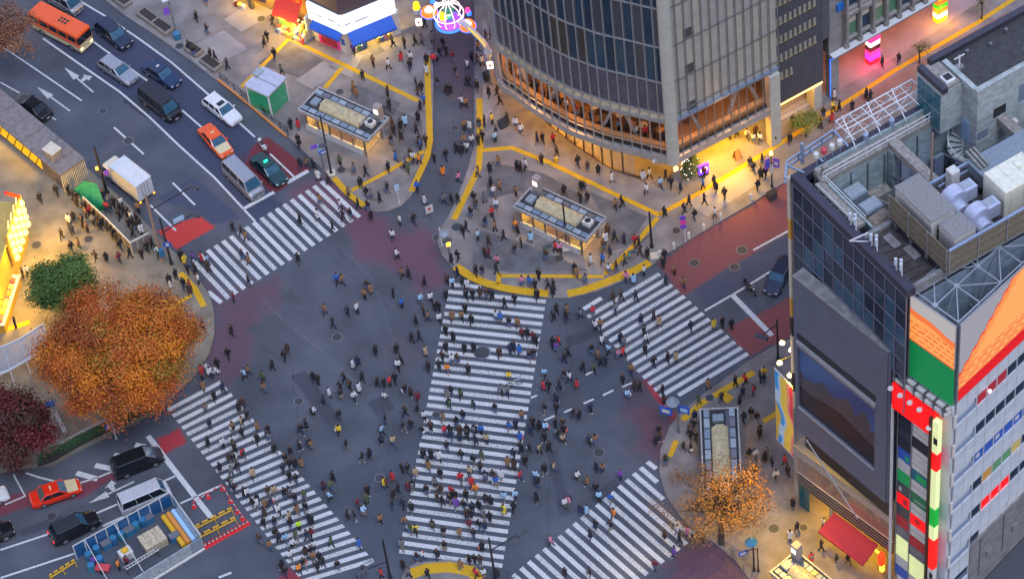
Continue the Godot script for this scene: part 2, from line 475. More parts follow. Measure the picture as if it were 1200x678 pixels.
	mat("roll_yellow", lin(0.75, 0.42, 0.02), 0.6, 0.0, "blotch", 0.6)
	mat("roll_orange", lin(0.7, 0.28, 0.05), 0.6, 0.0, "blotch", 0.6)
	mat("crate_cream", lin(0.62, 0.52, 0.34), 0.8, 0.0, "cloudy", 0.5)
	mat("crate_cream2", lin(0.55, 0.46, 0.3), 0.8, 0.0, "cloudy", 0.5)
	mat("red_cone", lin(0.7, 0.03, 0.03), 0.6)

# ---------- the ground ----------
func in_poly(p: Vector2, po: PackedVector2Array) -> float:
	# signed distance, positive inside
	var d := 1e9
	for i in po.size():
		var a := po[i]; var b := po[(i + 1) % po.size()]
		var q := Geometry2D.get_closest_point_to_segment(p, a, b)
		d = minf(d, p.distance_squared_to(q))
	d = sqrt(d)
	return d if Geometry2D.is_point_in_polygon(p, po) else -d
const GX0 := -56.0
const GZ0 := -54.0
const GS := 0.0833333
func asphalt_texture() -> ImageTexture:
	var w := 1392; var h := 1200
	var f := FastNoiseLite.new()
	f.seed = 7; f.frequency = 0.012; f.fractal_octaves = 5
	var big := f.get_image(w, h)
	big.convert(Image.FORMAT_L8)
	f.seed = 8; f.frequency = 0.33; f.fractal_octaves = 2
	var fine := f.get_image(w, h)
	fine.convert(Image.FORMAT_L8)
	var b := big.get_data(); var g := fine.get_data()
	var out := PackedByteArray()
	out.resize(w * h * 3)
	var lut := PackedByteArray()
	for i in 256: lut.append(int(clampf(69.0 + 38.0 * i / 255.0, 0, 255)))
	var j := 0
	for i in w * h:
		var v: int = lut[(b[i] * 3 + g[i]) >> 2]
		out[j] = v - 3; out[j + 1] = v + 1; out[j + 2] = v + 10
		j += 3
	# dyed, worn surfacing: colour (sRGB bytes), how opaque, how ragged the edge is in metres
	var zones := [
		[pa([-25.37,-21.82,-22.13,-23.92,-17.99,-18.76,-21.99,-16.17]), 122, 44, 52, 0.95, 0.15],
		[pa([-19.66,-17.46,-15.95,-16.34,-12.08,-11.82,-5.92,-6.31,-5.44,-2.44,-7.95,-1.49,-11.42,-3.8,-15.51,-9.98,-19.33,-15.8]), 118, 70, 86, 0.75, 2.2],
		[pa([-29.98,-9.44,-27.15,-3.32,-22.36,-4.85,-21.66,-2.58,-24.24,0.68,-25.28,6.2,-27.53,7.04,-28.69,3.56,-28.03,-1.55,-29.26,-6.05]), 104, 68, 82, 0.7, 1.8],
		[pa([-33.35,-13.35,-29.15,-14.67,-27.71,-12.91,-31.6,-10.49]), 205, 58, 52, 0.97, 0.12],
		[pa([13.71,-1.14,16.52,-2.8,18.83,-4.14,23.71,-6.79,28.19,-9.67,27.1,-2.9,24.45,-1.52,19.19,1.21,16.72,2.79,15.59,3.44,14.55,1.04]), 146, 76, 74, 0.88, 0.4],
		[pa([19.07,8.11,23.24,6.23,26.24,4.87,25.37,10.21,22.53,10.75,20.74,11.67]), 148, 74, 72, 0.9, 0.3],
		[pa([10.52,12.96,11.04,12.65,13.2,17.49,12.62,17.79]), 205, 52, 52, 0.95, 0.15],
		[pa([10.64,13.28,12.77,17.81,11.24,21.74,8.89,20.29,8.89,15.98]), 110, 64, 74, 0.75, 2.0],
		[pa([11.76,31.88,13.26,30.84,14.74,31.99,17.06,36.36,17.41,38.92,7.08,36.38]), 104, 64, 80, 0.8, 1.2],
		[pa([-33.76,12.12,-32.02,11.42,-31.51,12.89,-33.41,13.76]), 190, 46, 54, 0.9, 0.4],
		[pa([-48.99,16.94,-45.12,16.12,-40.84,16.05,-37.96,15.16,-35.38,14.81,-37.35,16.14,-40.85,17.4,-48.97,18.76]), 132, 52, 64, 0.85, 0.5],
		[pa([-25.11,30.8,-22.59,28.37,-21.47,30.01,-21.87,31.77]), 168, 50, 62, 0.85, 0.6],
		[pa([-3.79,-43.86,0.4,-43.06,-0.64,-30.74,-1.38,-23.67,-5.16,-27.34]), 96, 76, 82, 0.75, 1.5],
		[pa([-40.92,-47.05,-37.83,-43.91,-31.36,-36.07,-23.32,-24.13,-24.59,-20.18,-21.07,-14.53,-23.81,-12.89,-27.49,-19.32,-33.7,-28.63,-40.1,-36.83,-44.05,-41.29]), 60, 66, 92, 0.8, 0.35],
		[pa([-33.09,-17.58,-29.66,-20.05,-25.27,-13.59,-28.2,-13.33,-29.15,-14.73]), 66, 72, 98, 0.8, 0.3],
		[pa([16.78,2.91,24.4,-1.21,27.06,-2.69,26.55,0.46,20.89,3.83,17.77,5.5]), 72, 76, 100, 0.7, 0.3],
		[pa([-14.47,11.06,-12.71,10.55,-12.05,12.27,-13.81,12.87]), 66, 70, 80, 0.8, 0.08], [pa([4.11,6.58,7.41,5.59,7.75,6.68,4.45,7.77]), 62, 66, 76, 0.8, 0.08], [pa([-21.33,6.87,-20.04,6.47,-16.94,12.84,-18.23,13.42]), 64, 67, 78, 0.7, 0.08],
		[pa([4.36,24.9,6.82,23.41,7.28,24.62,4.81,26.2]), 62, 66, 76, 0.8, 0.08], [pa([-35.79,-32.37,-33.59,-29.8,-34.3,-28.97,-36.5,-31.54]), 52, 56, 68, 0.8, 0.08], [pa([1.12,19.58,2.07,19.35,2.51,26.48,1.5,26.7]), 64, 67, 78, 0.6, 0.08], [pa([-46.64,20.38,-42.79,19.39,-42.48,20.2,-46.32,21.19]), 60, 64, 76, 0.7, 0.08],
		[pa([-23.27,-2.86,-17.92,2.81,-18.37,3.77,-24.15,-1.41]), 98, 98, 106, 0.35, 0.8],
		[pa([-21.55,-4.71,-20.39,-3.64,-14.84,4.68,-16.05,4.89]), 104, 104, 110, 0.3, 0.8],
		[pa([-13.16,3.62,-10.66,2.27,-8.64,6.97,-11.71,7.68]), 92, 80, 90, 0.45, 1.2],
		[pa([2.28,8.83,7.17,7.61,11.68,15.46,6.23,15.53]), 70, 76, 90, 0.5, 2.0],
		[pa([-17.36,19.43,-11.88,18.4,-12.59,27.76,-15.58,27.28]), 68, 74, 88, 0.5, 2.5]]
	for z in zones:
		var po: PackedVector2Array = z[0]
		var lo := Vector2(1e9, 1e9); var hi := -lo
		for p in po:
			lo = lo.min(p); hi = hi.max(p)
		var edge: float = z[5]
		lo -= Vector2.ONE * edge; hi += Vector2.ONE * edge
		var x0 := clampi(int((lo.x - GX0) / GS), 0, w - 1); var x1 := clampi(int((hi.x - GX0) / GS), 0, w - 1)
		var y0 := clampi(int((lo.y - GZ0) / GS), 0, h - 1); var y1 := clampi(int((hi.y - GZ0) / GS), 0, h - 1)
		var cr := int(z[1]); var cg := int(z[2]); var cb := int(z[3])
		var st := 4 if edge > 0.9 else 2
		for yy in range(y0, y1, st):
			for xx in range(x0, x1, st):
				var s := in_poly(Vector2(GX0 + xx * GS, GZ0 + yy * GS), po)
				if s < -edge: continue
				for dy in st:
					for dx in st:
						var k := (yy + dy) * w + xx + dx
						if xx + dx >= w or yy + dy >= h: continue
						# worn through where the grain is coarse
						var n := (b[k] * 0.6 + g[k] * 0.4 - 128.0) / 128.0
						var a := clampf((s / edge + n * 1.7) * 1.2 + 0.5, 0.0, 1.0) * float(z[4])
						if a <= 0.01: continue
						var t := 0.86 + g[k] / 900.0
						out[k * 3] = int(lerpf(out[k * 3], cr * t, a)); out[k * 3 + 1] = int(lerpf(out[k * 3 + 1], cg * t, a)); out[k * 3 + 2] = int(lerpf(out[k * 3 + 2], cb * t, a))
	# seams, cracks and the polished tracks of tyres
	var tracks := [[[Vector2(-24.05,-3.53),Vector2(-20.64,1.29),Vector2(-15.12,8.93)], 0.16, 16], [[Vector2(-27.63,-5.76),Vector2(-21.89,2.13),Vector2(-11.44,12.57)], 0.5, 7], [[Vector2(-43.61,-45),Vector2(-35.74,-35.41),Vector2(-26.44,-22.59),Vector2(-21.12,-13.42),Vector2(-14.3,-3.44)], 0.5, -7], [[Vector2(-40.95,-42.6),Vector2(-34.02,-34.24),Vector2(-24.16,-20.21),Vector2(-18.71,-11.87),Vector2(-12,-1.44)], 0.5, -7], [[Vector2(16.85,6.38),Vector2(11.63,9.91),Vector2(1.75,13.79),Vector2(-10.97,16.6),Vector2(-25.18,21.97)], 0.6, -8], [[Vector2(18.22,7.96),Vector2(12.2,11.53),Vector2(2.3,15.86),Vector2(-9.63,19.26),Vector2(-23.79,25.02)], 0.6, -8], [[Vector2(-48.17,21.08),Vector2(-38.93,18.3),Vector2(-31.12,15.71)], 0.5, -7], [[Vector2(-15.64,-8.02),Vector2(-12.69,-3.16),Vector2(-10.99,6.57)], 0.14, 14], [[Vector2(4.51,3),Vector2(4.76,9.25),Vector2(1.83,18.73),Vector2(0.03,29.8)], 0.14, -16], [[Vector2(-21.49,9.88),Vector2(-15.15,9.44),Vector2(-11.14,8.59)], 0.12, -18], [[Vector2(5.24,17.34),Vector2(8.93,21.84),Vector2(4.99,25.95)], 0.12, 13], [[Vector2(-24.31,2.24),Vector2(-21.28,5.85),Vector2(-20.82,14.97)], 0.1, -18], [[Vector2(-3.29,-25.21),Vector2(-4.25,-16.06),Vector2(-6.86,-9.78)], 0.12, -14], [[Vector2(-15.33,23.58),Vector2(-14.31,19.93),Vector2(-12.21,14.43)], 0.1, 14]]
	for q in tracks:
		for k in q[0].size() - 1:
			var s0: Vector2 = q[0][k]; var s1: Vector2 = q[0][k + 1]
			var steps := int(s0.distance_to(s1) / 0.06)
			var nr: Vector2 = (s1 - s0).normalized().orthogonal()
			for i in steps:
				var p := s0.lerp(s1, float(i) / steps)
				var x := int((p.x - GX0) / GS); var y := int((p.y - GZ0) / GS)
				if x < 4 or y < 4 or x > w - 5 or y > h - 5: continue
				var off := int((b[y * w + x] - 128) / 28.0)
				for j2 in int(float(q[1]) / GS) + 1:
					var m: Vector2 = p + nr * (j2 * GS - q[1] / 2.0)
					var kk := (clampi(int((m.y - GZ0) / GS), 0, h - 1) * w + clampi(int((m.x - GX0) / GS) + (off if q[1] < 0.3 else 0), 0, w - 1)) * 3
					if g[kk / 3] < 96: continue
					for ch in 3: out[kk + ch] = clampi(out[kk + ch] + int(q[2] * 0.5), 0, 255)
	var im := Image.create_from_data(w, h, false, Image.FORMAT_RGB8, out)
	im.generate_mipmaps()
	return ImageTexture.create_from_image(im)
func ground():
	var far := MB.new()
	far.prism(PackedVector2Array([Vector2(-600, -700), Vector2(600, -700), Vector2(600, 300), Vector2(-600, 300)]), -0.05, -0.05)
	struct("ground", far, M.asphalt_far)
	var m := StandardMaterial3D.new()
	m.albedo_texture = asphalt_texture(); m.roughness = 0.82
	m.detail_enabled = true; m.detail_albedo = T.grain; m.detail_blend_mode = BaseMaterial3D.BLEND_MODE_MUL; m.detail_uv_layer = BaseMaterial3D.DETAIL_UV_2; m.uv2_triplanar = true; m.uv2_world_triplanar = true; m.uv2_scale = Vector3.ONE * 0.31
	var w := 1392 * GS; var h := 1200 * GS
	var a := []
	a.resize(Mesh.ARRAY_MAX)
	a[Mesh.ARRAY_VERTEX] = PackedVector3Array([Vector3(GX0, 0, GZ0), Vector3(GX0 + w, 0, GZ0), Vector3(GX0 + w, 0, GZ0 + h), Vector3(GX0, 0, GZ0 + h)])
	a[Mesh.ARRAY_NORMAL] = PackedVector3Array([Vector3.UP, Vector3.UP, Vector3.UP, Vector3.UP])
	a[Mesh.ARRAY_TEX_UV] = PackedVector2Array([Vector2(0, 0), Vector2(1, 0), Vector2(1, 1), Vector2(0, 1)])
	a[Mesh.ARRAY_INDEX] = PackedInt32Array([0, 1, 2, 0, 2, 3])
	var am := ArrayMesh.new()
	am.add_surface_from_arrays(Mesh.PRIMITIVE_TRIANGLES, a)
	struct("road", am, m)
	# pavements
	var pl := [
		["pavement_plaza", pa([-39.13,-48,-36.23,-43.99,-32.24,-39.46,-28.1,-34.24,-23.32,-27.92,-20.03,-23.42,-18.07,-20.39,-16.3,-17.54,-15.19,-15.18,-13.26,-12.81,-12.07,-11.93,-10.84,-11.82,-9.56,-12.26,-8.48,-13.42,-7.69,-14.97,-6.68,-17.07,-5.87,-19.81,-5.11,-27.93,-4.8,-32.74,-3.95,-45.18,-43.61,-52.77]), M.paving],
		["pavement_square", pa([0.75,-46.88,-0.62,-31.96,-1.27,-24.84,-1.8,-19.07,-2.77,-15.8,-4.18,-12.09,-5.19,-10.04,-6.04,-8.75,-6.44,-6.95,-6.17,-5.27,-5.34,-3.61,-3.87,-1.85,-1.59,-0.28,0.72,0.87,3.44,1.76,5.25,2.08,7.87,1.68,10.81,0.71,12.96,-0.41,14.13,-1.28,16.51,-2.7,18.81,-4.03,23.69,-6.69,27.68,-9.09,34.5,-12.73,44.7,-18.17,61.85,-26.99,63.63,-34.79]), M.paving],
		["pavement_station", pa([-54.21,-41.18,-50.6,-36.56,-43.59,-27.81,-39.35,-21.79,-36.04,-17.19,-33.61,-13.17,-31.61,-10.05,-29.65,-6.65,-28.5,-4.3,-28.1,-1.78,-28.19,0.74,-28.75,3.04,-29.86,5.12,-32.07,7.29,-33.29,8.71,-34.89,9.64,-37.27,10.74,-40.43,12.2,-43.57,13.75,-45.91,13.66,-47.32,13.62,-52.91,15.04]), M.paving_warm],
		["pavement_corner", pa([25.87,9.58,22.46,11.25,20.32,12.4,17.69,14.27,15.81,15.45,13.81,17,12.44,18.54,11.25,21.07,10.84,23.59,11.1,26.2,12.06,28.6,13.14,30.63,14.61,31.88,16.09,33.95,17.06,36.36,17.28,39.78,28.13,48.41,34.67,40.78,31.13,6.55]), M.paving_corner],
		["pavement_island", pa([-12.56,30.35,-11.39,29.8,-8.55,29.89,-6.37,30.7,-5.72,31.81,-5.46,36.17,-13.72,34.86]), M.paving]]
	for p in pl:
		var b := MB.new()
		b.prism(p[1], -0.02, 0.13)
		var o = struct(p[0], b, p[2])
		var path := Array(p[1])
		path.append(p[1][0]); 
		var k := MB.new()
		k.strip(path, 0.36, 0.136, 0.01)
		put("kerb", k, M.kerb, o)
	# patches of newer and older paving
	var patches := [
		[pa([-22.53,-34.19,-19.27,-36.67,-15.79,-33.31,-18.5,-31.37]), M.paving_dark], [pa([-18.95,-31.09,-15.96,-33.34,-14.33,-31.69,-17.22,-29.56]), M.paving_light],
		[pa([-23.98,-39.04,-20.45,-41.27,-22.66,-43.34,-25.75,-41.14]), M.paving_light], [pa([-30.01,-37.43,-25.81,-39.64,-23.48,-36.46,-27.93,-34.09]), M.paving_light],
		[pa([-13.57,-34.12,-11.88,-33.32,-13.2,-30.39,-15.42,-32.26]), M.paving_light], [pa([-12.75,-29.34,-8.53,-25.93,-10.28,-22.94,-13.74,-27.36]), M.paving_dark],
		[pa([-11.04,-26.63,-6.61,-23.21,-7.05,-17.71,-9.21,-16.95,-10.37,-21.78]), M.paving_dark], [pa([0.69,-36.66,1.76,-31.51,1.52,-25.52,-0.76,-21.21]), M.paving_light],
		[pa([-0.44,-16.52,4.72,-13.88,8.41,-9.85,6.62,-7.17,2.04,-12.1,-1.49,-11.61]), M.paving_dark], [pa([8.54,-10.94,13.78,-6.68,11.3,-3.29,8.39,-2.72,9.84,-6.6]), M.paving_dark],
		[pa([-2.5,-7.9,1.54,-5.55,7.37,-0.96,0.2,-1.99,-3.55,-3.51]), M.paving_dark], [pa([17.27,-8.27,24.43,-12.04,26.18,-10.03,19.37,-5.69]), M.paving_light],
		[pa([30.93,-13.72,34.02,-17.2,40.13,-20.78,52.53,-27.52,55.41,-26.98,42.37,-19.19,34.65,-13.62]), M.paving_brick], [pa([33.31,-19.44,41.55,-23.86,49.39,-28.98,55.32,-32.59,39.37,-35.63]), M.paving_pink]]
	for p in patches:
		var b := MB.new()
		b.prism(p[0], 0.1, 0.134)
		struct("paving_patch", b, p[1])
	# yellow tactile paving
	var tac := [
		[[Vector2(-24.31,-31.11),Vector2(-19.16,-37.14),Vector2(-13.85,-32.34),Vector2(-6.81,-25.97)], 0.5], [[Vector2(-14.05,-32.01),Vector2(-15.93,-29.44)], 0.5],
		[[Vector2(-5.43,-31.87),Vector2(-5.81,-25.67),Vector2(-6.07,-20.42),Vector2(-6.55,-18.2),Vector2(-8.43,-13.97)], 0.62], [[Vector2(-6.77,-19.04),Vector2(-8.71,-18.01),Vector2(-11.33,-16.53),Vector2(-14.19,-15.11)], 0.45],
		[[Vector2(-15.82,-17.11),Vector2(-14.55,-14.73),Vector2(-13.09,-12.89)], 0.6], [[Vector2(-0.73,-25.21),Vector2(-1.22,-18.97),Vector2(-1.68,-15.83),Vector2(-3.02,-13.01),Vector2(-4.65,-9.61)], 0.62],
		[[Vector2(-1.05,-18.12),Vector2(1.79,-17.96),Vector2(5.13,-15.4),Vector2(10.93,-10.18),Vector2(14.85,-6.71)], 0.5], [[Vector2(14.86,-6.82),Vector2(18.65,-8.69),Vector2(23.15,-11.26),Vector2(26.7,-13.34),Vector2(34.12,-17.77),Vector2(40.28,-21.59),Vector2(49.51,-26.62),Vector2(54.76,-29.94)], 0.5],
		[[Vector2(14.64,-6.41),Vector2(11.86,-3.19),Vector2(8.83,-0.28)], 0.5], [[Vector2(-0.96,-1.77),Vector2(8.71,0.02)], 0.4], [[Vector2(-1,-2.2),Vector2(-1.22,-0.74)], 0.45],
		[[Vector2(-5.01,-3.66),Vector2(-3.68,-2.13),Vector2(-2.24,-1.03),Vector2(-0.78,-0.24),Vector2(0.45,0.29),Vector2(3.34,1.22)], 0.85], [[Vector2(5.08,1.52),Vector2(6.62,1.36),Vector2(8.04,0.97),Vector2(9.79,0.42),Vector2(11.57,-0.23),Vector2(13.2,-1.01)], 0.85],
		[[Vector2(-31.19,-7.36),Vector2(-29.86,-5.18),Vector2(-29.04,-2.79)], 0.6], [[Vector2(-30.21,-4.38),Vector2(-32.52,-3.07)], 0.4], [[Vector2(-48.94,-2.92),Vector2(-45.61,-3.73)], 0.6],
		[[Vector2(20.82,13.7),Vector2(15.67,16.42),Vector2(13.66,18.06)], 0.62], [[Vector2(17.49,15.64),Vector2(18.29,16.57)], 0.9], [[Vector2(12.82,20.26),Vector2(11.98,21.96)], 0.5], [[Vector2(-11.93,30.9),Vector2(-10.56,30.58),Vector2(-8.62,30.71),Vector2(-6.74,31.46),Vector2(-5.93,32.5)], 1.1],
		[[Vector2(20.79,19.45),Vector2(23.35,17.91)], 0.5]]
	for t in tac:
		var b := MB.new()
		b.strip(t[0], t[1], 0.139, 0.006)
		struct("tactile_paving", b, M.tactile)
	# road markings
	var lines := [
		[[Vector2(-40.66,-46.87),Vector2(-37.83,-43.91),Vector2(-34.74,-40.31),Vector2(-31.31,-36.06),Vector2(-27.86,-31.04),Vector2(-23.28,-24.07)], 0.2], [[Vector2(-21.9,-21.54),Vector2(-19.64,-17.95)], 0.2], [[Vector2(-39.63,-40.97),Vector2(-33.43,-33.39)], 0.2], [[Vector2(-30.42,-29.1),Vector2(-28.53,-26.38)], 0.2],
		[[Vector2(-44.49,-42),Vector2(-40.1,-36.83),Vector2(-36.61,-32.77),Vector2(-33.65,-28.62),Vector2(-30.89,-24.33),Vector2(-27.49,-19.32),Vector2(-23.77,-12.88)], 0.22], [[Vector2(-49.36,-42.29),Vector2(-45.62,-38.1),Vector2(-40.54,-32.28)], 0.17], [[Vector2(-37.32,-27.98),Vector2(-34.4,-23.74)], 0.2], [[Vector2(-31.62,-19.37),Vector2(-29.53,-16.04)], 0.2],
		[[Vector2(-48.85,-36.42),Vector2(-46.86,-34.53)], 0.15], [[Vector2(-44.12,-31.13),Vector2(-43.16,-30.05)], 0.15], [[Vector2(-33.9,-16.81),Vector2(-31.47,-13.01)], 0.2], [[Vector2(-18.26,-18.58),Vector2(-20.42,-17.36)], 0.45], [[Vector2(-21.73,-16.35),Vector2(-24.9,-14.65)], 0.4],
		[[Vector2(-48.15,22.4),Vector2(-43.64,21.3)], 0.2], [[Vector2(-39.87,19.86),Vector2(-36.96,18.81)], 0.2], [[Vector2(-33.96,17.38),Vector2(-32.24,16.69)], 0.2], [[Vector2(-48.11,25.47),Vector2(-41.54,23.88)], 0.2], [[Vector2(-38.96,21.25),Vector2(-36.41,20.24)], 0.2],
		[[Vector2(-34.7,11.72),Vector2(-29.23,21.88)], 0.5], [[Vector2(-31.94,19.87),Vector2(-28.11,18.43)], 0.2], [[Vector2(-28.78,28.52),Vector2(-27.64,28.16)], 0.22], [[Vector2(-45.91,14.15),Vector2(-44.73,14.83),Vector2(-43.33,15.5),Vector2(-42.01,15.96),Vector2(-40.84,16.05),Vector2(-39.44,15.75),Vector2(-37.96,15.26)], 0.18], [[Vector2(-47.08,14.11),Vector2(-45.97,16.76),Vector2(-47.82,17.42)], 0.18],
		[[Vector2(17.43,5.65),Vector2(20.89,3.83),Vector2(23.88,2.13),Vector2(26.52,0.67)], 0.22], [[Vector2(20.21,4.14),Vector2(23.1,9.62)], 0.5], [[Vector2(22.98,-0.92),Vector2(26.67,-2.76)], 0.2],
		[[Vector2(5.66,11.34),Vector2(6.37,11.05)], 0.2], [[Vector2(1.33,15.95),Vector2(2.33,15.57)], 0.2], [[Vector2(3.22,15.32),Vector2(4.23,14.95)], 0.2], [[Vector2(5.09,14.6),Vector2(6.07,14.26)], 0.2], [[Vector2(6.93,13.96),Vector2(7.95,13.53)], 0.2], [[Vector2(8.76,13.27),Vector2(9.82,12.95)], 0.2], [[Vector2(0.41,13.16),Vector2(1.02,12.96)], 0.2],
		[[Vector2(-41.3,14.91),Vector2(-39.37,15.91)], 0.55], [[Vector2(-39.59,14.31),Vector2(-38.03,14.96)], 0.55], [[Vector2(-37.86,13.42),Vector2(-36.46,13.95)], 0.55], [[Vector2(-35.89,12.56),Vector2(-34.34,13.26)], 0.55]]
	for l in lines:
		var b := MB.new()
		b.strip(l[0], l[1], 0.006)
		struct("lane_line", b, M.paint)
	arrow(Vector2(-41.74,-31.05), Vector2(-45.12,-35.11), false)
	arrow(Vector2(-39.34,-33.27), Vector2(-42.29,-37.36), true)
	arrow(Vector2(-36.04,16.74), Vector2(-40.24,18.51), true)
	# zebra crossings: left and right edge of the first and last bar, number of bars, bars cut short [index, from, to]
	crossing(Vector2(-17.05,-16.93), Vector2(-30.01,-9.04), Vector2(-13.67,-11.62), Vector2(-26.67,-3.48), 18, {})
	crossing(Vector2(-5.95,-0.77), Vector2(-12.79,28.22), Vector2(2.99,2.03), Vector2(-3.96,31.24), 0, {})
	crossing(Vector2(6.63,4.55), Vector2(12.04,14.95), Vector2(13.92,0.47), Vector2(20.13,10.57), 14, {})
	crossing(Vector2(7.85,23.75), Vector2(-6.05,34.56), Vector2(12.94,31.01), Vector2(-1.54,41.02), 20, {})
	crossing(Vector2(-32.77,9.02), Vector2(-21.48,30.11), Vector2(-27.75,6.53), Vector2(-15.16,28.83), 0, {})
	for s in [[Vector2(-28.6,-4.68), Vector2(-27.4,-3.09)], [Vector2(-5.79,-1.64), Vector2(-2.86,-0.78)], [Vector2(6.37,3.53), Vector2(8.18,2.48)], [Vector2(13.68,15.1), Vector2(20.61,11.34)], [Vector2(8.57,23.18), Vector2(10.81,26.41)], [Vector2(9.26,22.63), Vector2(10.53,24.47)], [Vector2(9.95,22.1), Vector2(10.64,22.99)], [Vector2(-28.51,5.35), Vector2(-27.86,5.04)], [Vector2(-15.9,29.17), Vector2(-15.12,28.83)]]:
		var b := MB.new()
		b.strip(s, 0.45, 0.006)
		struct("crossing_bar", b, M.paint)
	# manholes
	for p in [Vector3(-3.49,0,7.13), Vector3(-8.32,0,13.69), Vector3(-16.73,0,3.01), Vector3(-13.93,0,19.99), Vector3(3.06,0,12.51), Vector3(5.81,0,20.36), Vector3(-20.71,0,10.01), Vector3(-35.9,0,-25.83), Vector3(-38.41,0,-30.44), Vector3(-43.56,0,19.45), Vector3(-3.51,0,-21.71), Vector3(21.95,0,-1.1), Vector3(20.93,0,0.87), Vector3(17.31,0,-0.3), Vector3(-14.5,0.13,-28.63), Vector3(-39.98,0.13,-13.29), Vector3(-15,0.13,-17.99), Vector3(4.77,0.13,-2.91), Vector3(16.19,0.13,-4.49), Vector3(16.44,0.13,15.96), Vector3(19.88,0.13,31.17), Vector3(22.44,0.13,31.5), Vector3(-4.48,0.13,-8.58), Vector3(-6.46,0,-7.72), Vector3(-45.68,0.13,-6.63), Vector3(-45.05,0.13,-13.4), Vector3(-30.41,0.13,-38.12), Vector3(-21.88,0.13,-40.52)]:
		var o := MB.new()
		var r := rng.randf_range(0.36, 0.5)
		if p.x > -5.0 and p.x < 2.0 and p.z > 5.0 and p.z < 14.0: r = 0.72
		o.cyl(p + Vector3(0, -0.05, 0), p + Vector3(0, 0.011, 0), r, r, 20)
		var lid = struct("manhole_cover", o, M.iron)
		var ri := MB.new()
		for i in 20:
			var t0 := TAU * i / 20; var t1 := TAU * (i + 1) / 20
			var e0 := Vector3(cos(t0), 0, sin(t0)); var e1 := Vector3(cos(t1), 0, sin(t1))
			var q: Vector3 = p + Vector3(0, 0.016, 0)
			ri.quad(q + e0 * r * 1.12, q + e0 * r * 0.95, q + e1 * r * 0.95, q + e1 * r * 1.12)
		put("rim", ri, M.steel_dull, lid)
func arrow(a: Vector2, b: Vector2, hook: bool):
	var d := (b - a).normalized(); var s := Vector2(-d.y, d.x); var l := a.distance_to(b)
	var m := MB.new()
	var k := l * 0.42
	m.prism(PackedVector2Array([a - s * 0.09, b - d * k - s * 0.09, b - d * k - s * 0.38, b, b - d * k + s * 0.38, b - d * k + s * 0.09, a + s * 0.09]), 0.006, 0.006)
	if hook:
		var p := a + d * l * 0.4
		m.prism(PackedVector2Array([p + s * 0.1, p + d * 0.35 + s * 0.1, p + d * 0.5 + s * 0.7, p + d * 0.8 + s * 0.75, p - d * 0.1 + s * 1.25, p - d * 0.35 + s * 0.65, p - d * 0.05 + s * 0.68]), 0.007, 0.007)
	struct("lane_arrow", m, M.paint_c)
func crossing(l0: Vector2, l1: Vector2, r0: Vector2, r1: Vector2, n: int, _cut: Dictionary):
	var root := holder("zebra_crossing")
	if n == 0:
		var u := (r0 - l0).normalized()
		n = int(round(absf((l1 - l0).cross(u)) / 0.9)) + 1
	for i in n:
		var t := float(i) / (n - 1)
		var a := l0.lerp(l1, t); var b := r0.lerp(r1, t)
		var u := (b - a).normalized(); var e := (l1 - l0).normalized(); var f := (r1 - r0).normalized()
		var wl := 0.225 / absf(u.cross(e)); var wr := 0.225 / absf(u.cross(f))
		var m := MB.new()
		m.prism(PackedVector2Array([a - e * wl, b - f * wr, b + f * wr, a + e * wl]), 0.006, 0.006)
		put("crossing_bar", m, [M.paint, M.paint_b, M.paint_c][(i * 7 + n) % 3], root)

# ---------- the curved glass building on the square ----------
func along(path: Array, step: float) -> Array:
	# equally spaced points [position, direction]
	var out := []
	var left := 0.0
	for i in path.size() - 1:
		var a: Vector2 = path[i]; var b: Vector2 = path[i + 1]
		var l := a.distance_to(b); var t := left
		while t < l:
			out.append([a.lerp(b, t / l), (b - a).normalized()])
			t += step
		left = t - l
	return out
func smooth(path: Array) -> Array:
	var c := Curve2D.new()
	for i in path.size():
		var d: Vector2 = (path[mini(i + 1, path.size() - 1)] - path[maxi(i - 1, 0)]) / 6.0
		c.add_point(path[i], -d, d)
	return Array(c.tessellate_even_length(5, 0.3))
func v3(p: Vector2, y: float) -> Vector3:
	return Vector3(p.x, y, p.y)
func wall_band(path: Array, y0: float, y1: float, off: float, thick: float) -> MB:
	# a band of wall that follows a path (outside lies to the right of travel seen from above)
	var b := MB.new()
	var o := []; var i2 := []
	for i in path.size():
		var d: Vector2 = (path[mini(i + 1, path.size() - 1)] - path[maxi(i - 1, 0)]).normalized()
		var s := Vector2(-d.y, d.x)
		o.append(path[i] + s * off); i2.append(path[i] + s * (off - thick))
	for i in path.size() - 1:
		b.quad(v3(o[i], y0), v3(o[i + 1], y0), v3(o[i + 1], y1), v3(o[i], y1))
		b.quad(v3(i2[i + 1], y0), v3(i2[i], y0), v3(i2[i], y1), v3(i2[i + 1], y1))
		b.quad(v3(o[i], y1), v3(o[i + 1], y1), v3(i2[i + 1], y1), v3(i2[i], y1))
		b.quad(v3(i2[i], y0), v3(i2[i + 1], y0), v3(o[i + 1], y0), v3(o[i], y0))
	return b
func panel(a: Vector2, b: Vector2, y0: float, y1: float, out: Vector2, thick := 0.08) -> MB:
	var m := MB.new()
	var q := [v3(a, y0), v3(b, y0), v3(b, y1), v3(a, y1)]; var r := []
	for p in q: r.append(p - v3(out, 0) * thick)
	m.quad(q[0], q[1], q[2], q[3]); m.quad(r[1], r[0], r[3], r[2])
	for i in 4:
		var j := (i + 1) % 4
		m.quad(r[i], r[j], q[j], q[i])
	return m
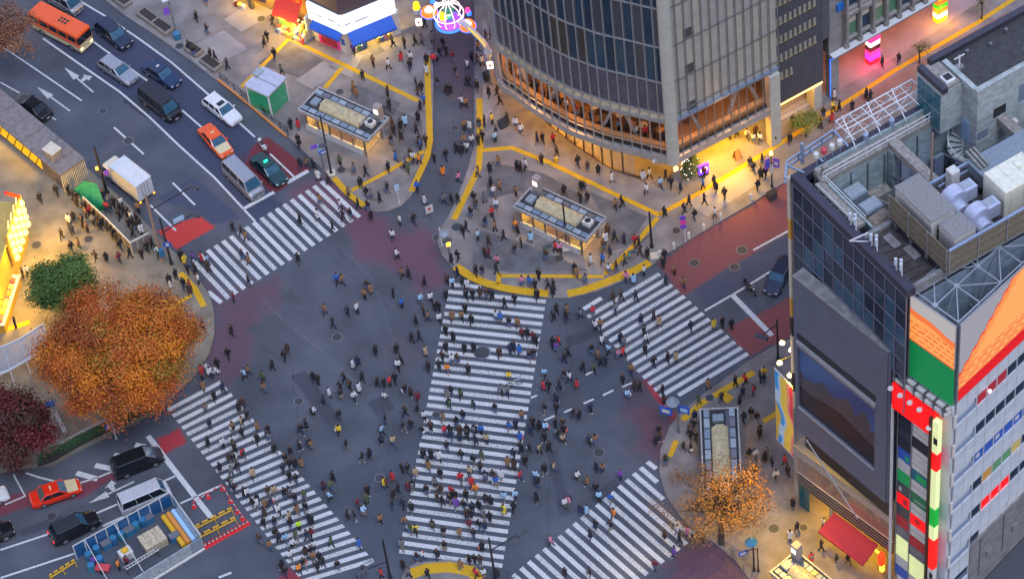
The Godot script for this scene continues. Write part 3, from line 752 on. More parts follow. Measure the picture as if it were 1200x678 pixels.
func curved_building():
	var o := Vector3(16.78, 0, -9.22)
	var t := thing("glass_building", "curved glass corner building with a warm lit cafe storey over the square", "building")
	var raw: Array = [Vector2(1.62,-22.38),Vector2(2.85,-20.52),Vector2(4.61,-18.11),Vector2(6.35,-16.18),Vector2(7.94,-14.53),Vector2(9.38,-13.47),Vector2(10.78,-12.43),Vector2(12.2,-11.65),Vector2(13.73,-10.83),Vector2(15.25,-9.99),Vector2(16.78,-9.22)]
	var head: Vector2 = raw[0]
	raw = [head + Vector2(4.6, -16), head + Vector2(1.6, -9.5), head + Vector2(0.2, -4.2)] + raw
	var cp := smooth(raw)
	var cor := Vector2(o.x, o.z)
	var az := deg_to_rad(-26.0)
	var rd := Vector2(cos(az), sin(az)); var ro := Vector2(-rd.y, rd.x)
	var rl := 12.0
	var rend := cor + rd * rl
	var full := cp + [cor + rd * 4.0, cor + rd * 8.0, rend]
	var HS := [10.9, 15.1, 19.7, 24.6, 29.4, 34.0]
	# floor slabs
	put("slab", wall_band(full, 4.5, 5.25, 0.35, 0.7), M.mullion, t)
	put("slab", wall_band(full, 9.75, 10.2, 0.2, 0.6), M.mullion, t)
	var po := PackedVector2Array()
	for p in full: po.append(p)
	po.append(rend - ro * 22.0); po.append(head + Vector2(4.6, -16))
	var fl := MB.new()
	fl.prism(po, 4.75, 5.0, true)
	put("cafe_floor", fl, M.wood_floor, t)
	var ce := MB.new()
	ce.prism(po, 9.7, 9.95, true)
	put("ceiling", ce, M.cream, t)
	var rf := MB.new()
	rf.prism(po, 33.6, 34.0, true)
	put("roof", rf, M.concrete, t)
	# behind the cafe: a warm wall set back
	var back := []
	for i in cp.size():
		var d: Vector2 = (cp[mini(i + 1, cp.size() - 1)] - cp[maxi(i - 1, 0)]).normalized()
		back.append(cp[i] - Vector2(-d.y, d.x) * 4.6)
	put("cafe_wall", wall_band(back, 5.0, 9.7, 0.0, 0.2), M.cafe_wall, t)
	put("cafe_wall", wall_band([cor - ro * 5.0 + rd * 1.0, rend - ro * 5.0], 5.0, 9.7, 0.0, 0.2), M.cafe_wall, t)
	# cream band over the cafe on the curve, one plate to a bay
	var st := along(cp, 0.98)
	for i in st.size() - 1:
		var a: Vector2 = st[i][0]; var b: Vector2 = st[i + 1][0]
		var d := (b - a).normalized(); var s := Vector2(-d.y, d.x)
		put("band_plate", panel(a + d * 0.04 + s * 0.05, b - d * 0.04 + s * 0.05, 10.22, 10.95, s), M.cream_lit, t)
		for k in HS.size() - 1:
			var y0: float = HS[k] + 0.07; var y1: float = HS[k + 1] - 0.07
			var mt: Material = M.glass_smoky if k == 0 else ([M.glass_blue, M.glass_blue2, M.glass_blue3, M.glass_grey, M.glass_brown, M.glass_blue3][rng.randi() % 6])
			var ti := s.rotated(rng.randf_range(-0.012, 0.012))
			put("pane", panel(a + d * 0.03, b - d * 0.03, y0, y1, ti, 0.06), mt, t)
	for y in HS: put("rail", wall_band(cp, y - 0.07, y + 0.07, 0.12, 0.2), M.mullion, t)
	put("cafe_glazing_rail", wall_band(cp, 6.05, 6.15, 0.1, 0.08), M.mullion, t)
	var fi := 0
	for s in st:
		var d: Vector2 = s[1]; var q := Vector2(-d.y, d.x)
		var p: Vector2 = s[0] + q * 0.28
		var m := MB.new()
		m.box(v3(p, 4.52), Vector3(0.05, 29.4, 0.2), -atan2(d.y, d.x))
		put("mullion", m, M.mullion, t)
	# cafe counter, seats along the window
	put("counter", wall_band(full, 5.6, 5.98, -0.35, 0.55), M.wood_lit, t)
	put("parapet", wall_band(full, 5.0, 5.5, -0.1, 0.08), M.dark, t)
	for i in range(4, st.size() - 1, 7):
		var d: Vector2 = st[i][1]; var q := Vector2(-d.y, d.x)
		var p: Vector2 = st[i][0] - q * 1.5
		for sg in [-1, 1]:
			one_bar("truss_member", v3(p, 9.7), v3(p + d * sg * 1.9, 5.0), 0.24, 0.3, M.edge_steel, t)
	for u in [2.2, 8.8]:
		for sg in [-1, 1]:
			one_bar("truss_member", v3(cor + rd * (u + sg * 0.2) - ro * 1.2, 9.7), v3(cor + rd * (u + sg * 1.9) - ro * 1.2, 5.0), 0.24, 0.3, M.edge_steel, t)
	# low tables and seats seen in the lit storey
	for i in range(2, st.size() - 2):
		var d: Vector2 = st[i][1]; var q := Vector2(-d.y, d.x)
		var p: Vector2 = st[i][0] - q * rng.randf_range(2.3, 3.8)
		var m := MB.new()
		m.cyl(v3(p, 5.0), v3(p, 5.7), 0.04, 0.04, 6)
		m.cyl(v3(p, 5.7), v3(p, 5.74), 0.42, 0.42, 10)
		put("cafe_table", m, [M.wood_lit, M.cream, M.dark][i % 3], t)
		p = st[i][0] - q * 1.15 + d * 0.3
		m = MB.new()
		m.cyl(v3(p, 5.0), v3(p, 5.62), 0.05, 0.05, 6)
		m.cyl(v3(p, 5.62), v3(p, 5.72), 0.2, 0.2, 10)
		put("stool", m, M.dark, t)
	# right face: pale panels
	var n := 13
	for i in n:
		var a := cor + rd * (rl * i / n + 0.5 / n); var b := cor + rd * (rl * (i + 1) / n - 0.5 / n)
		for k in HS.size() - 1:
			var y0: float = (10.25 if k == 0 else HS[k] + 0.08); var y1: float = HS[k + 1] - 0.08
			var mt: Material = [M.panel_a, M.panel_b, M.panel_c][rng.randi() % 3]
			put("panel", panel(a, b, y0, y1, ro), mt, t)
			if i == 2:
				put("vent", panel(a + ro * 0.06, b + ro * 0.06, y0 + 0.1, y0 + 1.2, ro), M.vent_dark, t)
	for y in HS: put("rail", wall_band([cor, rend], y - 0.07, y + 0.07, 0.12, 0.2), M.mullion_dark, t)
	for i in n + 1:
		var p := cor + rd * (rl * i / n) + ro * 0.26
		if i == 0: continue
		one_box("mullion", v3(p, 4.52), Vector3(0.055, 29.4, 0.14), M.mullion_dark, t, -az)
	put("sash_rail", wall_band([cor, rend], 10.02, 10.24, 0.32, 0.3), M.blue_steel, t)
	# corner and end columns
	one_cyl("corner_column", v3(cor - ro * 0.1, 4.5), v3(cor - ro * 0.1, 34.0), 0.62, 0.62, M.column_paint, t, 20)
	one_box("end_column", v3(rend - rd * 0.65 + ro * 0.1, 0.13), Vector3(1.15, 9.6, 0.9), M.column_paint, t, -az)
	# Y-shaped support under the corner
	var foot := Vector3(17.14,0,-11.54)
	one_bar("support", foot + Vector3(0, 0.1, 0), foot + Vector3(-0.1, 2.6, 0.6), 0.9, 0.7, M.mullion, t)
	for sg in [-1, 1]:
		one_bar("support_arm", foot + Vector3(-0.1, 2.4, 0.6), v3(cor - ro * 1.2 + rd * sg * 1.5, 4.6), 0.35, 0.4, M.mullion, t)
	one_box("wall_lantern", foot + Vector3(-0.1, 1.9, 1.05), Vector3(0.45, 0.6, 0.1), M.lamp_warm, t, -az)
	# recessed shop front on the ground floor
	var gp := smooth([Vector2(3.78,-27.5),Vector2(4.11,-24.09),Vector2(5.48,-21.01),Vector2(7.29,-18.23),Vector2(9.48,-15.42),Vector2(11.47,-13.24),Vector2(13.77,-11.7)])
	var gs := along(gp, 1.25)
	put("shop_back_wall", wall_band([gp[0] + Vector2(5.5, -1.5), gp[int(gp.size() / 2.0)] + Vector2(4.2, -4.2), gp[gp.size() - 1] + Vector2(1.5, -5)], 0.13, 4.5, 0.0, 0.2), M.shop_dark, t)
	for i in gs.size() - 1:
		var a: Vector2 = gs[i][0]; var b: Vector2 = gs[i + 1][0]
		var d := (b - a).normalized(); var s := Vector2(-d.y, d.x)
		put("shop_pane", panel(a, b, 0.2, 4.4, s, 0.04), M.shop_glass, t)
		one_box("shop_post", v3(a, 0.13), Vector3(0.09, 4.4, 0.14), M.bronze, t, -atan2(d.y, d.x))
		# shelves of goods under small lamps
		if i > 0 and i < 10:
			var p := (a + b) / 2 - s * 1.6
			one_box("display_shelf", v3(p, 0.13), Vector3(1.0, 1.15, 0.5), M.wood_lit, t, -atan2(d.y, d.x))
			for j in 5:
				var e := MB.new()
				e.box(v3(p + d * (j - 2) * 0.2, 1.28), Vector3(0.13, rng.randf_range(0.15, 0.4), 0.2), rng.randf() * 0.6)
				put("boxed_goods", e, M["goods%d" % (rng.randi() % 6)], t)
			for j in 3:
				var q := v3(p + d * (j - 1) * 0.32 + s * 0.3, 3.9 - (j % 2) * 0.4)
				one_cyl("pendant_lamp", q, q + Vector3(0, 0.22, 0), 0.15, 0.09, M.lamp_warm, t, 8)
	put("shop_sill", wall_band(gp, 0.1, 0.22, 0.1, 0.25), M.bronze, t)
	# glowing ceiling over the entrance on the right face
	var ec := cor + rd * 6.2 - ro * 1.6
	one_box("ceiling_light_panel", v3(ec, 4.42), Vector3(9.0, 0.06, 2.4), M.lamp_yellow, t, -az)
	area(v3(ec + ro * 0.3, 4.3), v3(ec + ro * 0.3, 0), Vector2(8.0, 1.6), Color(1.0, 0.75, 0.05), 85.0, t)
	var wc := cor + rd * 6.0 - ro * 5.5
	one_box("entrance_wall", v3(wc, 0.13), Vector3(11.0, 4.4, 0.2), M.shop_wall, t, -az)
	for k in 5:
		one_box("entrance_door", v3(cor + rd * (2.4 + k * 1.9) - ro * 5.38, 0.14), Vector3(1.7, 2.6, 0.06), M.shop_glass, t, -az)
	one_box("green_exit_sign", v3(cor + rd * 9.4 - ro * 1.9, 3.3), Vector3(0.6, 0.3, 0.1), M.exit_green, t, -az)
	# lights of the cafe and the shop
	for i in [6, 13, 20, 26]:
		if i < st.size():
			var d: Vector2 = st[i][1]; var q := Vector2(-d.y, d.x)
			var p: Vector2 = st[i][0] - q * 2.2
			one_cyl("cafe_lamp", v3(p, 9.35), v3(p, 9.6), 0.2, 0.2, M.lamp_orange, t, 12)
			lamp(v3(p, 9.2), Color(1.0, 0.7, 0.36), 4.5, 0.2, t)
	for u in [2.5, 8.5]:
		one_cyl("cafe_lamp", v3(cor + rd * u - ro * 2.4, 9.35), v3(cor + rd * u - ro * 2.4, 9.6), 0.2, 0.2, M.lamp_orange, t, 12)
		lamp(v3(cor + rd * u - ro * 2.4, 9.2), Color(1.0, 0.7, 0.36), 4.0, 0.2, t)
	for i in [2, 5, 8, 11]:
		if i < gs.size():
			var d: Vector2 = gs[i][1]; var q := Vector2(-d.y, d.x)
			lamp(v3(gs[i][0] - q * 1.6, 3.5), Color(1.0, 0.72, 0.25), 16.0, 0.2, t)
	# the tree and the purple box sign by the corner
	var tr := thing("christmas_tree", "small dark decorated conifer with white lights at the corner support", "tree", Vector3(18.6,0.13,-11.27))
	var cr := MB.new()
	var lt := MB.new()
	cr.use_c = false
	for i in 260:
		var h := rng.randf()
		var r := 1.0 * (1.0 - h) + 0.06
		var an := rng.randf() * TAU
		var p := Vector3(cos(an) * r * sqrt(rng.randf()), 0.35 + h * 3.4, sin(an) * r * sqrt(rng.randf()))
		var e := Vector3(cos(an), -0.35, sin(an)) * rng.randf_range(0.25, 0.45)
		var s := Vector3(-sin(an), 0.1, cos(an)) * 0.13
		cr.quad(p - s, p + e * 0.9 - s * 0.2, p + e, p + s)
		if i % 6 == 0: lt.box(p + e * 0.8, Vector3.ONE * 0.055)
	put("crown", cr, M.conifer, tr)
	put("fairy_lights", lt, M.lamp_white, tr).set_meta("kind", "stuff")
	one_cyl("trunk", Vector3.ZERO, Vector3(0, 3.2, 0), 0.12, 0.03, M.bark, tr, 7)
	var sg2 := thing("box_sign", "glowing purple box sign standing beside the decorated conifer", "sign", Vector3(19.73,0.13,-11.07), deg_to_rad(20))
	one_box("panel", Vector3(0, 0.25, 0), Vector3(1.1, 1.3, 0.2), M.neon_purple, sg2)
	one_box("print", Vector3(0, 0.6, 0.103), Vector3(0.7, 0.5, 0.006), M.lamp_white, sg2)
	one_box("foot", Vector3(0, 0, 0), Vector3(0.9, 0.25, 0.35), M.dark, sg2)

func far_shops():
	# grey perforated block
	var az := deg_to_rad(-27.0)
	var t := thing("grey_block", "grey finely ribbed block with rows of small slot windows", "building", Vector3(27.09,0,-15.33), -az)
	one_box("wall", Vector3(3.05, 3.6, -3.0), Vector3(6.1, 32.0, 6.0), M.grey_mesh, t)
	for i in 24: one_box("rib", Vector3(0.12 + i * 0.255, 3.65, 0.02), Vector3(0.07, 31.9, 0.06), M.grey_mesh, t)
	for r in 7:
		for k in 9:
			if r == 0 and k > 3: continue
			var w := one_box("window", Vector3(0.62 + k * 0.56, 7.0 + r * 2.45, 0.035), Vector3(0.3, 0.85, 0.08), M.slot_glass, t)
			one_box("sill", Vector3(0.62 + k * 0.56, 6.93 + r * 2.45, 0.06), Vector3(0.42, 0.06, 0.16), M.brass, w)
	one_box("side_wing", Vector3(6.55, 9.0, -2.6), Vector3(0.85, 26.0, 5.0), M.grey_mesh, t)
	one_box("light_strip", Vector3(3.05, 3.42, -0.1), Vector3(5.9, 0.14, 0.3), M.lamp_warm, t)
	area(Vector3(3.05, 3.38, -0.1), Vector3.ZERO, Vector2(5.6, 0.25), Color(1, 0.72, 0.35), 7.0, t).rotation = Vector3(-PI / 2, 0, 0)
	one_box("back_wall", Vector3(3.0, 0.13, -3.4), Vector3(6.4, 3.5, 0.3), M.shop_wall, t)
	one_box("pillar", Vector3(5.5, 0.13, -0.7), Vector3(0.9, 3.47, 1.3), M.column_paint, t)
	for i in 3: one_box("step", Vector3(2.8, 0.13 + i * 0.15, -1.0 - i * 0.5), Vector3(5.0, 0.15, 0.5), M.kerb, t)
	# narrow brown house with an upright sign
	t = thing("narrow_house", "narrow dark house squeezed between the grey block and the white arcade", "building", Vector3(32.48,0,-20.53), -az)
	one_box("wall", Vector3(0.6, 0.13, -3.2), Vector3(1.5, 30, 4.0), M.concrete_warm, t)
	one_box("shopfront", Vector3(0.45, 0.13, -1.1), Vector3(1.0, 2.6, 0.1), M.dark, t)
	one_box("upright_sign", Vector3(0.1, 3.0, -0.8), Vector3(0.22, 5.4, 1.0), M.brown_sign, t)
	one_box("sign_print", Vector3(0.215, 3.8, -0.8), Vector3(0.012, 1.1, 0.6), M.cream, t)
	# white arcade with deep window frames
	az = deg_to_rad(-28.5)
	t = thing("white_arcade", "pale building with deep window frames above an open pink lit arcade", "building", Vector3(33.32,0,-19.01), -az)
	var L := 17.0
	one_box("wall", Vector3(L / 2 + 0.1, 5.9, -4.2), Vector3(L + 0.1, 28, 8), M.pale_wall, t)
	one_box("corner_pier", Vector3(0.55, 0.13, -0.3), Vector3(1.05, 5.75, 0.7), M.pale_wall, t)
	one_box("fascia", Vector3(L / 2, 5.35, 0.0), Vector3(L, 0.6, 0.5), M.pale_wall, t)
	one_box("blue_neon", Vector3(L / 2, 5.6, 0.27), Vector3(L, 0.07, 0.05), M.neon_blue, t)
	one_box("blue_neon", Vector3(0.0, 0.3, 0.08), Vector3(0.07, 5.3, 0.05), M.neon_blue, t)
	one_box("canopy", Vector3(L / 2, 6.0, 0.28), Vector3(L, 0.12, 0.7), M.white_steel, t)
	for i in 9:
		var x := 2.7 + i * 1.62
		one_box("frame_post", Vector3(x - 0.81, 6.6, 0.12), Vector3(0.3, 27, 0.75), M.pale_wall, t, 0.0, 0.08)
		one_box("bracket", Vector3(x - 0.81, 6.15, 0.2), Vector3(0.5, 0.5, 0.6), M.pale_wall, t, 0.0, 0.1)
		for r in 4:
			var y := 6.9 + r * 3.9
			var w := one_box("window", Vector3(x, y + 0.25, -0.15), Vector3(1.2, 2.9, 0.1), [M.green_glass, M.glass_blue, M.green_glass2][(i + r) % 3], t)
			one_box("frame", Vector3(x, y - 0.1, -0.02), Vector3(1.3, 0.3, 0.4), M.pale_wall, w, 0.0, 0.05)
			one_box("lintel", Vector3(x, y + 3.15, 0.08), Vector3(1.4, 0.5, 0.55), M.pale_wall, w, 0.0, 0.08)
			one_box("blind", Vector3(x, y + 1.9 + 0.5 * ((i * 3 + r) % 3), -0.085), Vector3(1.1, 0.7, 0.02), M.cream, w)
	one_box("blue_emblem", Vector3(1.55, 11.2, -0.1), Vector3(1.2, 0.9, 0.2), M.blue_sign, t)
	one_box("arcade_back", Vector3(L / 2 + 1, 0.13, -8.2), Vector3(L + 2, 5.6, 0.2), M.pale_wall, t)
	one_box("arcade_ceiling_light", Vector3(L / 2 + 1, 5.7, -2.5), Vector3(L - 2, 0.06, 0.4), M.lamp_warm, t)
	var al := area(Vector3(L / 2 + 1, 5.55, -2.0), Vector3.ZERO, Vector2(L - 2, 1.2), Color(1, 0.55, 0.3), 26.0, t)
	al.rotation = Vector3(-PI / 2, 0, 0)
	var cols := [[Vector3(38.29,0.13,-23.26), ["neon_pink", "neon_white", "dark", "neon_pink", "neon_purple", "neon_red"], Color(1, 0.1, 0.25)], [Vector3(45.88,0.13,-27.78), ["neon_yellow", "neon_orange", "neon_green", "neon_orange", "neon_white", "neon_yellow"], Color(1, 0.65, 0.1)]]
	for c in cols:
		var k := thing("light_column", "striped glowing column, " + ("red pink and purple" if c[0].x < 33 else "yellow green and orange") + ", in the arcade", "column light", c[0], -az, "glowing columns in the arcade")
		for i in 6:
			one_box("band", Vector3(0, i * 0.62, 0), Vector3(1.35, 0.56, 0.9), M[c[1][5 - i]], k, 0.0, 0.12)
		one_cyl("core", Vector3(0, 0.0, 0), Vector3(0, 3.68, 0), 0.3, 0.3, M.dark, k)
		lamp(Vector3(0.3, 0.9, 1.1), c[2], 2.2, 0.5, k)
		lamp(Vector3(-1.1, 1.4, 0.3), c[2], 2.2, 0.5, k)

# ---------- facade plates: corners given as [u, h] pairs in the parent's x, y ----------
func plate(called: String, f: Array, off: float, thick: float, mt: Material, parent: Node) -> MeshInstance3D:
	var p := pa(f)
	var a := 0.0
	for i in p.size():
		var r := p[(i + 1) % p.size()]
		a += p[i].x * r.y - r.x * p[i].y
	if a < 0: p.reverse()
	var b := MB.new()
	var fr := []; var bk := []
	for v in p:
		fr.append(Vector3(v.x, v.y, off)); bk.append(Vector3(v.x, v.y, off - thick))
	b.ring(bk, fr)
	b.fan(fr, true); b.fan(bk, false)
	if p.size() == 4:
		b.use_uv = true
	return put(called, b, mt, parent)
func rect(called: String, u0: float, h0: float, u1: float, h1: float, off: float, thick: float, mt: Material, parent: Node) -> MeshInstance3D:
	return plate(called, [u0, h0, u1, h0, u1, h1, u0, h1], off, thick, mt, parent)
func picture(called: String, u0: float, h0: float, u1: float, h1: float, off: float, im: Image, e: float, parent: Node) -> MeshInstance3D:
	# a flat print or screen
	var m := StandardMaterial3D.new()
	im.generate_mipmaps()
	m.albedo_texture = ImageTexture.create_from_image(im)
	m.roughness = 0.35
	if e > 0.0:
		m.emission_enabled = true; m.emission_texture = m.albedo_texture; m.emission_energy_multiplier = e
		m.albedo_color = Color(0.25, 0.25, 0.25)
	var a := []
	a.resize(Mesh.ARRAY_MAX)
	a[Mesh.ARRAY_VERTEX] = PackedVector3Array([Vector3(u0, h0, off), Vector3(u0, h1, off), Vector3(u1, h1, off), Vector3(u1, h0, off)])
	a[Mesh.ARRAY_NORMAL] = PackedVector3Array([Vector3.BACK, Vector3.BACK, Vector3.BACK, Vector3.BACK])
	a[Mesh.ARRAY_TEX_UV] = PackedVector2Array([Vector2(0, 1), Vector2(0, 0), Vector2(1, 0), Vector2(1, 1)])
	a[Mesh.ARRAY_INDEX] = PackedInt32Array([0, 1, 2, 0, 2, 3])
	var am := ArrayMesh.new()
	am.add_surface_from_arrays(Mesh.PRIMITIVE_TRIANGLES, a)
	return put(called, am, m, parent)
func paint_image(w: int, h: int, fn: Callable) -> Image:
	var im := Image.create(w, h, false, Image.FORMAT_RGB8)
	for y in h:
		for x in w: im.set_pixel(x, y, fn.call(float(x) / w, float(y) / h))
	return im
func rail_run(pts: Array, hgt: float, step: float, mt: Material, parent: Node, r := 0.025, bars := 2):
	for i in pts.size() - 1:
		var a: Vector3 = pts[i]; var b: Vector3 = pts[i + 1]
		for k in bars: one_bar("rail", a + Vector3(0, hgt * (k + 1.0) / bars, 0), b + Vector3(0, hgt * (k + 1.0) / bars, 0), r * 2, r * 2, mt, parent)
		var n := maxi(1, int(a.distance_to(b) / step))
		for j in n + (1 if i == pts.size() - 2 else 0):
			var p := a.lerp(b, float(j) / n)
			one_box("post", p, Vector3(r * 2, hgt, r * 2), mt, parent)

func screen_building():
	var az := -27.0
	# local x runs back along the roof, z along the glass front towards the viewer's right
	var t := thing("screen_building", "dark glass office block with a large framed video screen and cluttered roof", "building", Vector3(22.4, 0, 29.13), deg_to_rad(27.0))
	var W := 14.5; var D := 27.0
	one_box("core", Vector3(D / 2 + 3.2, 8.45, 6.2), Vector3(D, 27.9, 12.0), M.dark_wall, t)
	one_box("core", Vector3(D / 2 + 6.5, 0.13, 6.2), Vector3(D, 8.2, 12.0), M.dark_wall, t)
	# glass front
	var gl := Node3D.new()
	gl.name = "glass_front"
	t.add_child(gl)
	gl.transform = Transform3D(Basis(Vector3(0, 0, 1), Vector3.UP, Vector3(-1, 0, 0)), Vector3.ZERO)
	var nc := 11
	for c in nc:
		for r in 18:
			if r > 6: continue
			var u0 := 0.25 + (W - 0.3) / nc * c; var h1 := 42.2 - r * 1.98
			var o := rng.randf_range(-0.02, 0.02)
			rect("pane", u0 + 0.03, h1 - 1.93, u0 + (W - 0.3) / nc - 0.03, h1, 0.05 + o, 0.06, [M.glass_navy, M.glass_navy2, M.glass_navy, M.glass_navy3][rng.randi() % 4], gl)
	for c in nc + 1: rect("mullion", 0.22 + (W - 0.3) / nc * c, 28.3, 0.28 + (W - 0.3) / nc * c, 42.3, 0.12, 0.1, M.mullion_thin, gl)
	for r in 8: rect("transom", 0.25, 42.2 - r * 1.98 - 0.01, W - 0.05, 42.2 - r * 1.98 + 0.05, 0.11, 0.1, M.mullion_thin, gl)
	# flank towards the street
	for c in 14:
		for r in 9:
			one_box("side_pane", Vector3(1.2 + c * 1.9, 24.0 + r * 2.0, 0.02), Vector3(1.8, 1.9, 0.1), [M.glass_navy, M.glass_navy2][rng.randi() % 2], t)
	# parapet rim
	one_box("parapet", Vector3(0.3, 42.2, W / 2), Vector3(0.75, 0.8, W + 0.1), M.rim_dark, t)
	one_box("parapet", Vector3(6.3, 42.2, 0.35), Vector3(11.3, 0.8, 0.75), M.rim_dark, t)
	one_box("parapet", Vector3(5.8, 42.2, W - 0.2), Vector3(10.3, 0.75, 0.35), M.concrete, t)
	# pit floor and roof deck
	one_box("pit_floor", Vector3(13.2, 36.4, 4.2), Vector3(25.5, 0.3, 7.6), M.roof_dark, t)
	one_box("roof_deck", Vector3(2.3, 41.6, 11.0), Vector3(3.3, 0.3, 6.9), M.roof_brown, t)
	one_box("roof_deck", Vector3(15.5, 41.6, 11.0), Vector3(23.1, 0.3, 6.8), M.roof_dark, t)
	one_box("deck_edge", Vector3(13.3, 36.6, 7.6), Vector3(25.0, 5.4, 0.35), M.teal_wall, t)
	one_box("deck_kerb", Vector3(2.4, 41.9, 7.75), Vector3(3.5, 0.35, 0.4), M.concrete, t)
	for k in [[1.9, 9.2], [2.4, 11.0]]: one_box("roof_slab", Vector3(k[0] + 0.7, 41.9, k[1]), Vector3(0.7, 0.12, 1.4), M.concrete, t)
	# walkway behind the street parapet with a teal inner wall
	one_box("walkway", Vector3(7.6, 42.4, 1.3), Vector3(12.2, 0.5, 1.2), M.walk_top, t)
	one_box("walkway_wall", Vector3(7.6, 36.6, 1.78), Vector3(12.4, 5.8, 0.24), M.teal_wall, t)
	one_box("walkway_edge", Vector3(7.6, 42.9, 0.85), Vector3(12.0, 0.5, 0.14), M.teal_wall, t)
	rail_run([Vector3(1.6, 42.9, 1.86), Vector3(13.8, 42.9, 1.86)], 0.95, 1.9, M.white_steel, t)
	one_box("front_walkway", Vector3(1.35, 42.3, 4.3), Vector3(0.75, 0.4, 5.4), M.walk_top, t)
	rail_run([Vector3(1.75, 42.7, 1.9), Vector3(1.75, 42.7, 7.0)], 0.7, 1.7, M.white_steel, t)
	rail_run([Vector3(0.95, 42.7, 1.9), Vector3(0.95, 42.7, 7.0)], 0.4, 2.6, M.white_steel, t, 0.02, 1)
	one_box("pit_column", Vector3(8.0, 36.6, 2.3), Vector3(0.6, 6.0, 0.7), M.teal_wall, t)
	one_box("pit_wall", Vector3(2.15, 36.6, 4.6), Vector3(0.2, 5.6, 5.6), M.teal_wall, t)
	one_box("duct", Vector3(5.2, 36.7, 2.4), Vector3(4.6, 2.2, 1.0), M.walk_top, t)
	# beams over the pit
	one_bar("beam", Vector3(8.2, 42.9, 1.7), Vector3(8.2, 42.9, 7.5), 0.85, 0.7, M.walk_top, t)
	one_bar("beam", Vector3(16.4, 42.9, 4.9), Vector3(16.4, 42.9, 7.5), 0.85, 0.7, M.walk_top, t)
	# cabinets
	for k in [[3.3, 2.7, 38.6], [3.4, 4.6, 38.6]]:
		one_box("cooling_cabinet", Vector3(k[0] + 0.6, 36.7, k[1] + 0.1), Vector3(1.7, 4.4, 1.3), M.cabinet, t, 0.0, 0.06)
		one_box("cabinet_top", Vector3(k[0] + 0.6, 41.1, k[1] + 0.1), Vector3(1.5, 0.08, 1.1), M.cabinet_light, t)
	one_box("brown_duct", Vector3(3.6, 36.7, 6.3), Vector3(2.0, 4.8, 1.2), M.duct_brown, t, 0.15, 0.2)
	# violet lamps in the pit
	for k in 3:
		one_box("violet_lamp", Vector3(9.6 + k * 0.9, 36.9 + k * 0.25, 4.2), Vector3(0.5, 0.1, 1.8), M.neon_purple, t)
	for k in 10:
		one_box("pit_machine", Vector3(9.0 + k * 1.25, 36.7, 4.6 + 1.4 * sin(k * 2.3)), Vector3(0.9, rng.randf_range(0.8, 2.4), 0.9), [M.cabinet, M.dark, M.steel_dull][k % 3], t, 0.0, 0.05)
	# spiral stair
	var sc := Vector3(14.1, 37.0, 3.3)
	one_cyl("stair_post", sc, sc + Vector3(0, 6.2, 0), 0.14, 0.14, M.white_steel, t)
	for k in 17:
		var a := k * 0.42
		var b := MB.new()
		b.X = Transform3D(Basis(Vector3.UP, -a), sc + Vector3(0, 0.3 + k * 0.3, 0))
		b.prism(PackedVector2Array([Vector2(0.1, -0.06), Vector2(1.25, -0.3), Vector2(1.25, 0.3), Vector2(0.1, 0.06)]), 0.0, 0.06, true)
		put("tread", b, M.stair_grey, t)
		var e := sc + Vector3(cos(a) * 1.25, 0.3 + k * 0.3, sin(a) * 1.25)
		one_bar("baluster", e, e + Vector3(0, 0.9, 0), 0.03, 0.03, M.white_steel, t)
		var e2 := sc + Vector3(cos(a + 0.42) * 1.25, 0.6 + k * 0.3, sin(a + 0.42) * 1.25)
		one_bar("handrail", e + Vector3(0, 0.9, 0), e2 + Vector3(0, 0.9, 0), 0.05, 0.05, M.white_steel, t)
	# penthouse
	var ph := one_box("penthouse_wall", Vector3(20.5, 36.7, 2.45), Vector3(13.0, 10.3, 4.9), M.pale_teal, t)
	one_box("penthouse_wing", Vector3(13.0, 42.4, 1.5), Vector3(2.1, 4.5, 3.1), M.pale_teal, t)
	one_box("penthouse_roof", Vector3(20.4, 46.95, 2.4), Vector3(12.6, 0.1, 4.4), M.roof_black, ph)
	one_box("rim", Vector3(20.2, 46.9, 0.05), Vector3(14.2, 0.6, 0.55), M.rim_dark, ph)
	one_box("rim", Vector3(20.4, 46.9, 4.7), Vector3(13.0, 0.55, 0.42), M.pale_teal, ph)
	one_box("rim", Vector3(14.05, 46.9, 2.6), Vector3(0.42, 0.5, 3.9), M.pale_teal, ph)
	one_box("rim", Vector3(12.2, 46.9, 1.6), Vector3(0.5, 0.55, 3.2), M.rim_dark, ph)
	one_box("wing_top", Vector3(13.0, 46.9, 1.7), Vector3(1.5, 0.3, 2.6), M.walk_top, ph)
	for k in [Vector3(13.1, 47.2, 2.3), Vector3(20.2, 47.05, 3.6)]:
		one_box("hatch", k, Vector3(0.9, 0.25, 0.9), M.white_steel, ph, 0.0, 0.06)
		one_box("hatch_lid", k + Vector3(0, 0.25, 0), Vector3(0.6, 0.06, 0.6), M.dark, ph)
	one_bar("mast", Vector3(14.6, 47.05, 1.8), Vector3(14.6, 48.4, 1.8), 0.09, 0.09, M.white_steel, ph)
	one_bar("mast_arm", Vector3(14.1, 48.3, 1.8), Vector3(15.1, 48.3, 1.8), 0.07, 0.07, M.white_steel, ph)
	one_box("mast_foot", Vector3(14.6, 47.05, 1.8), Vector3(0.6, 0.3, 0.5), M.concrete, ph)
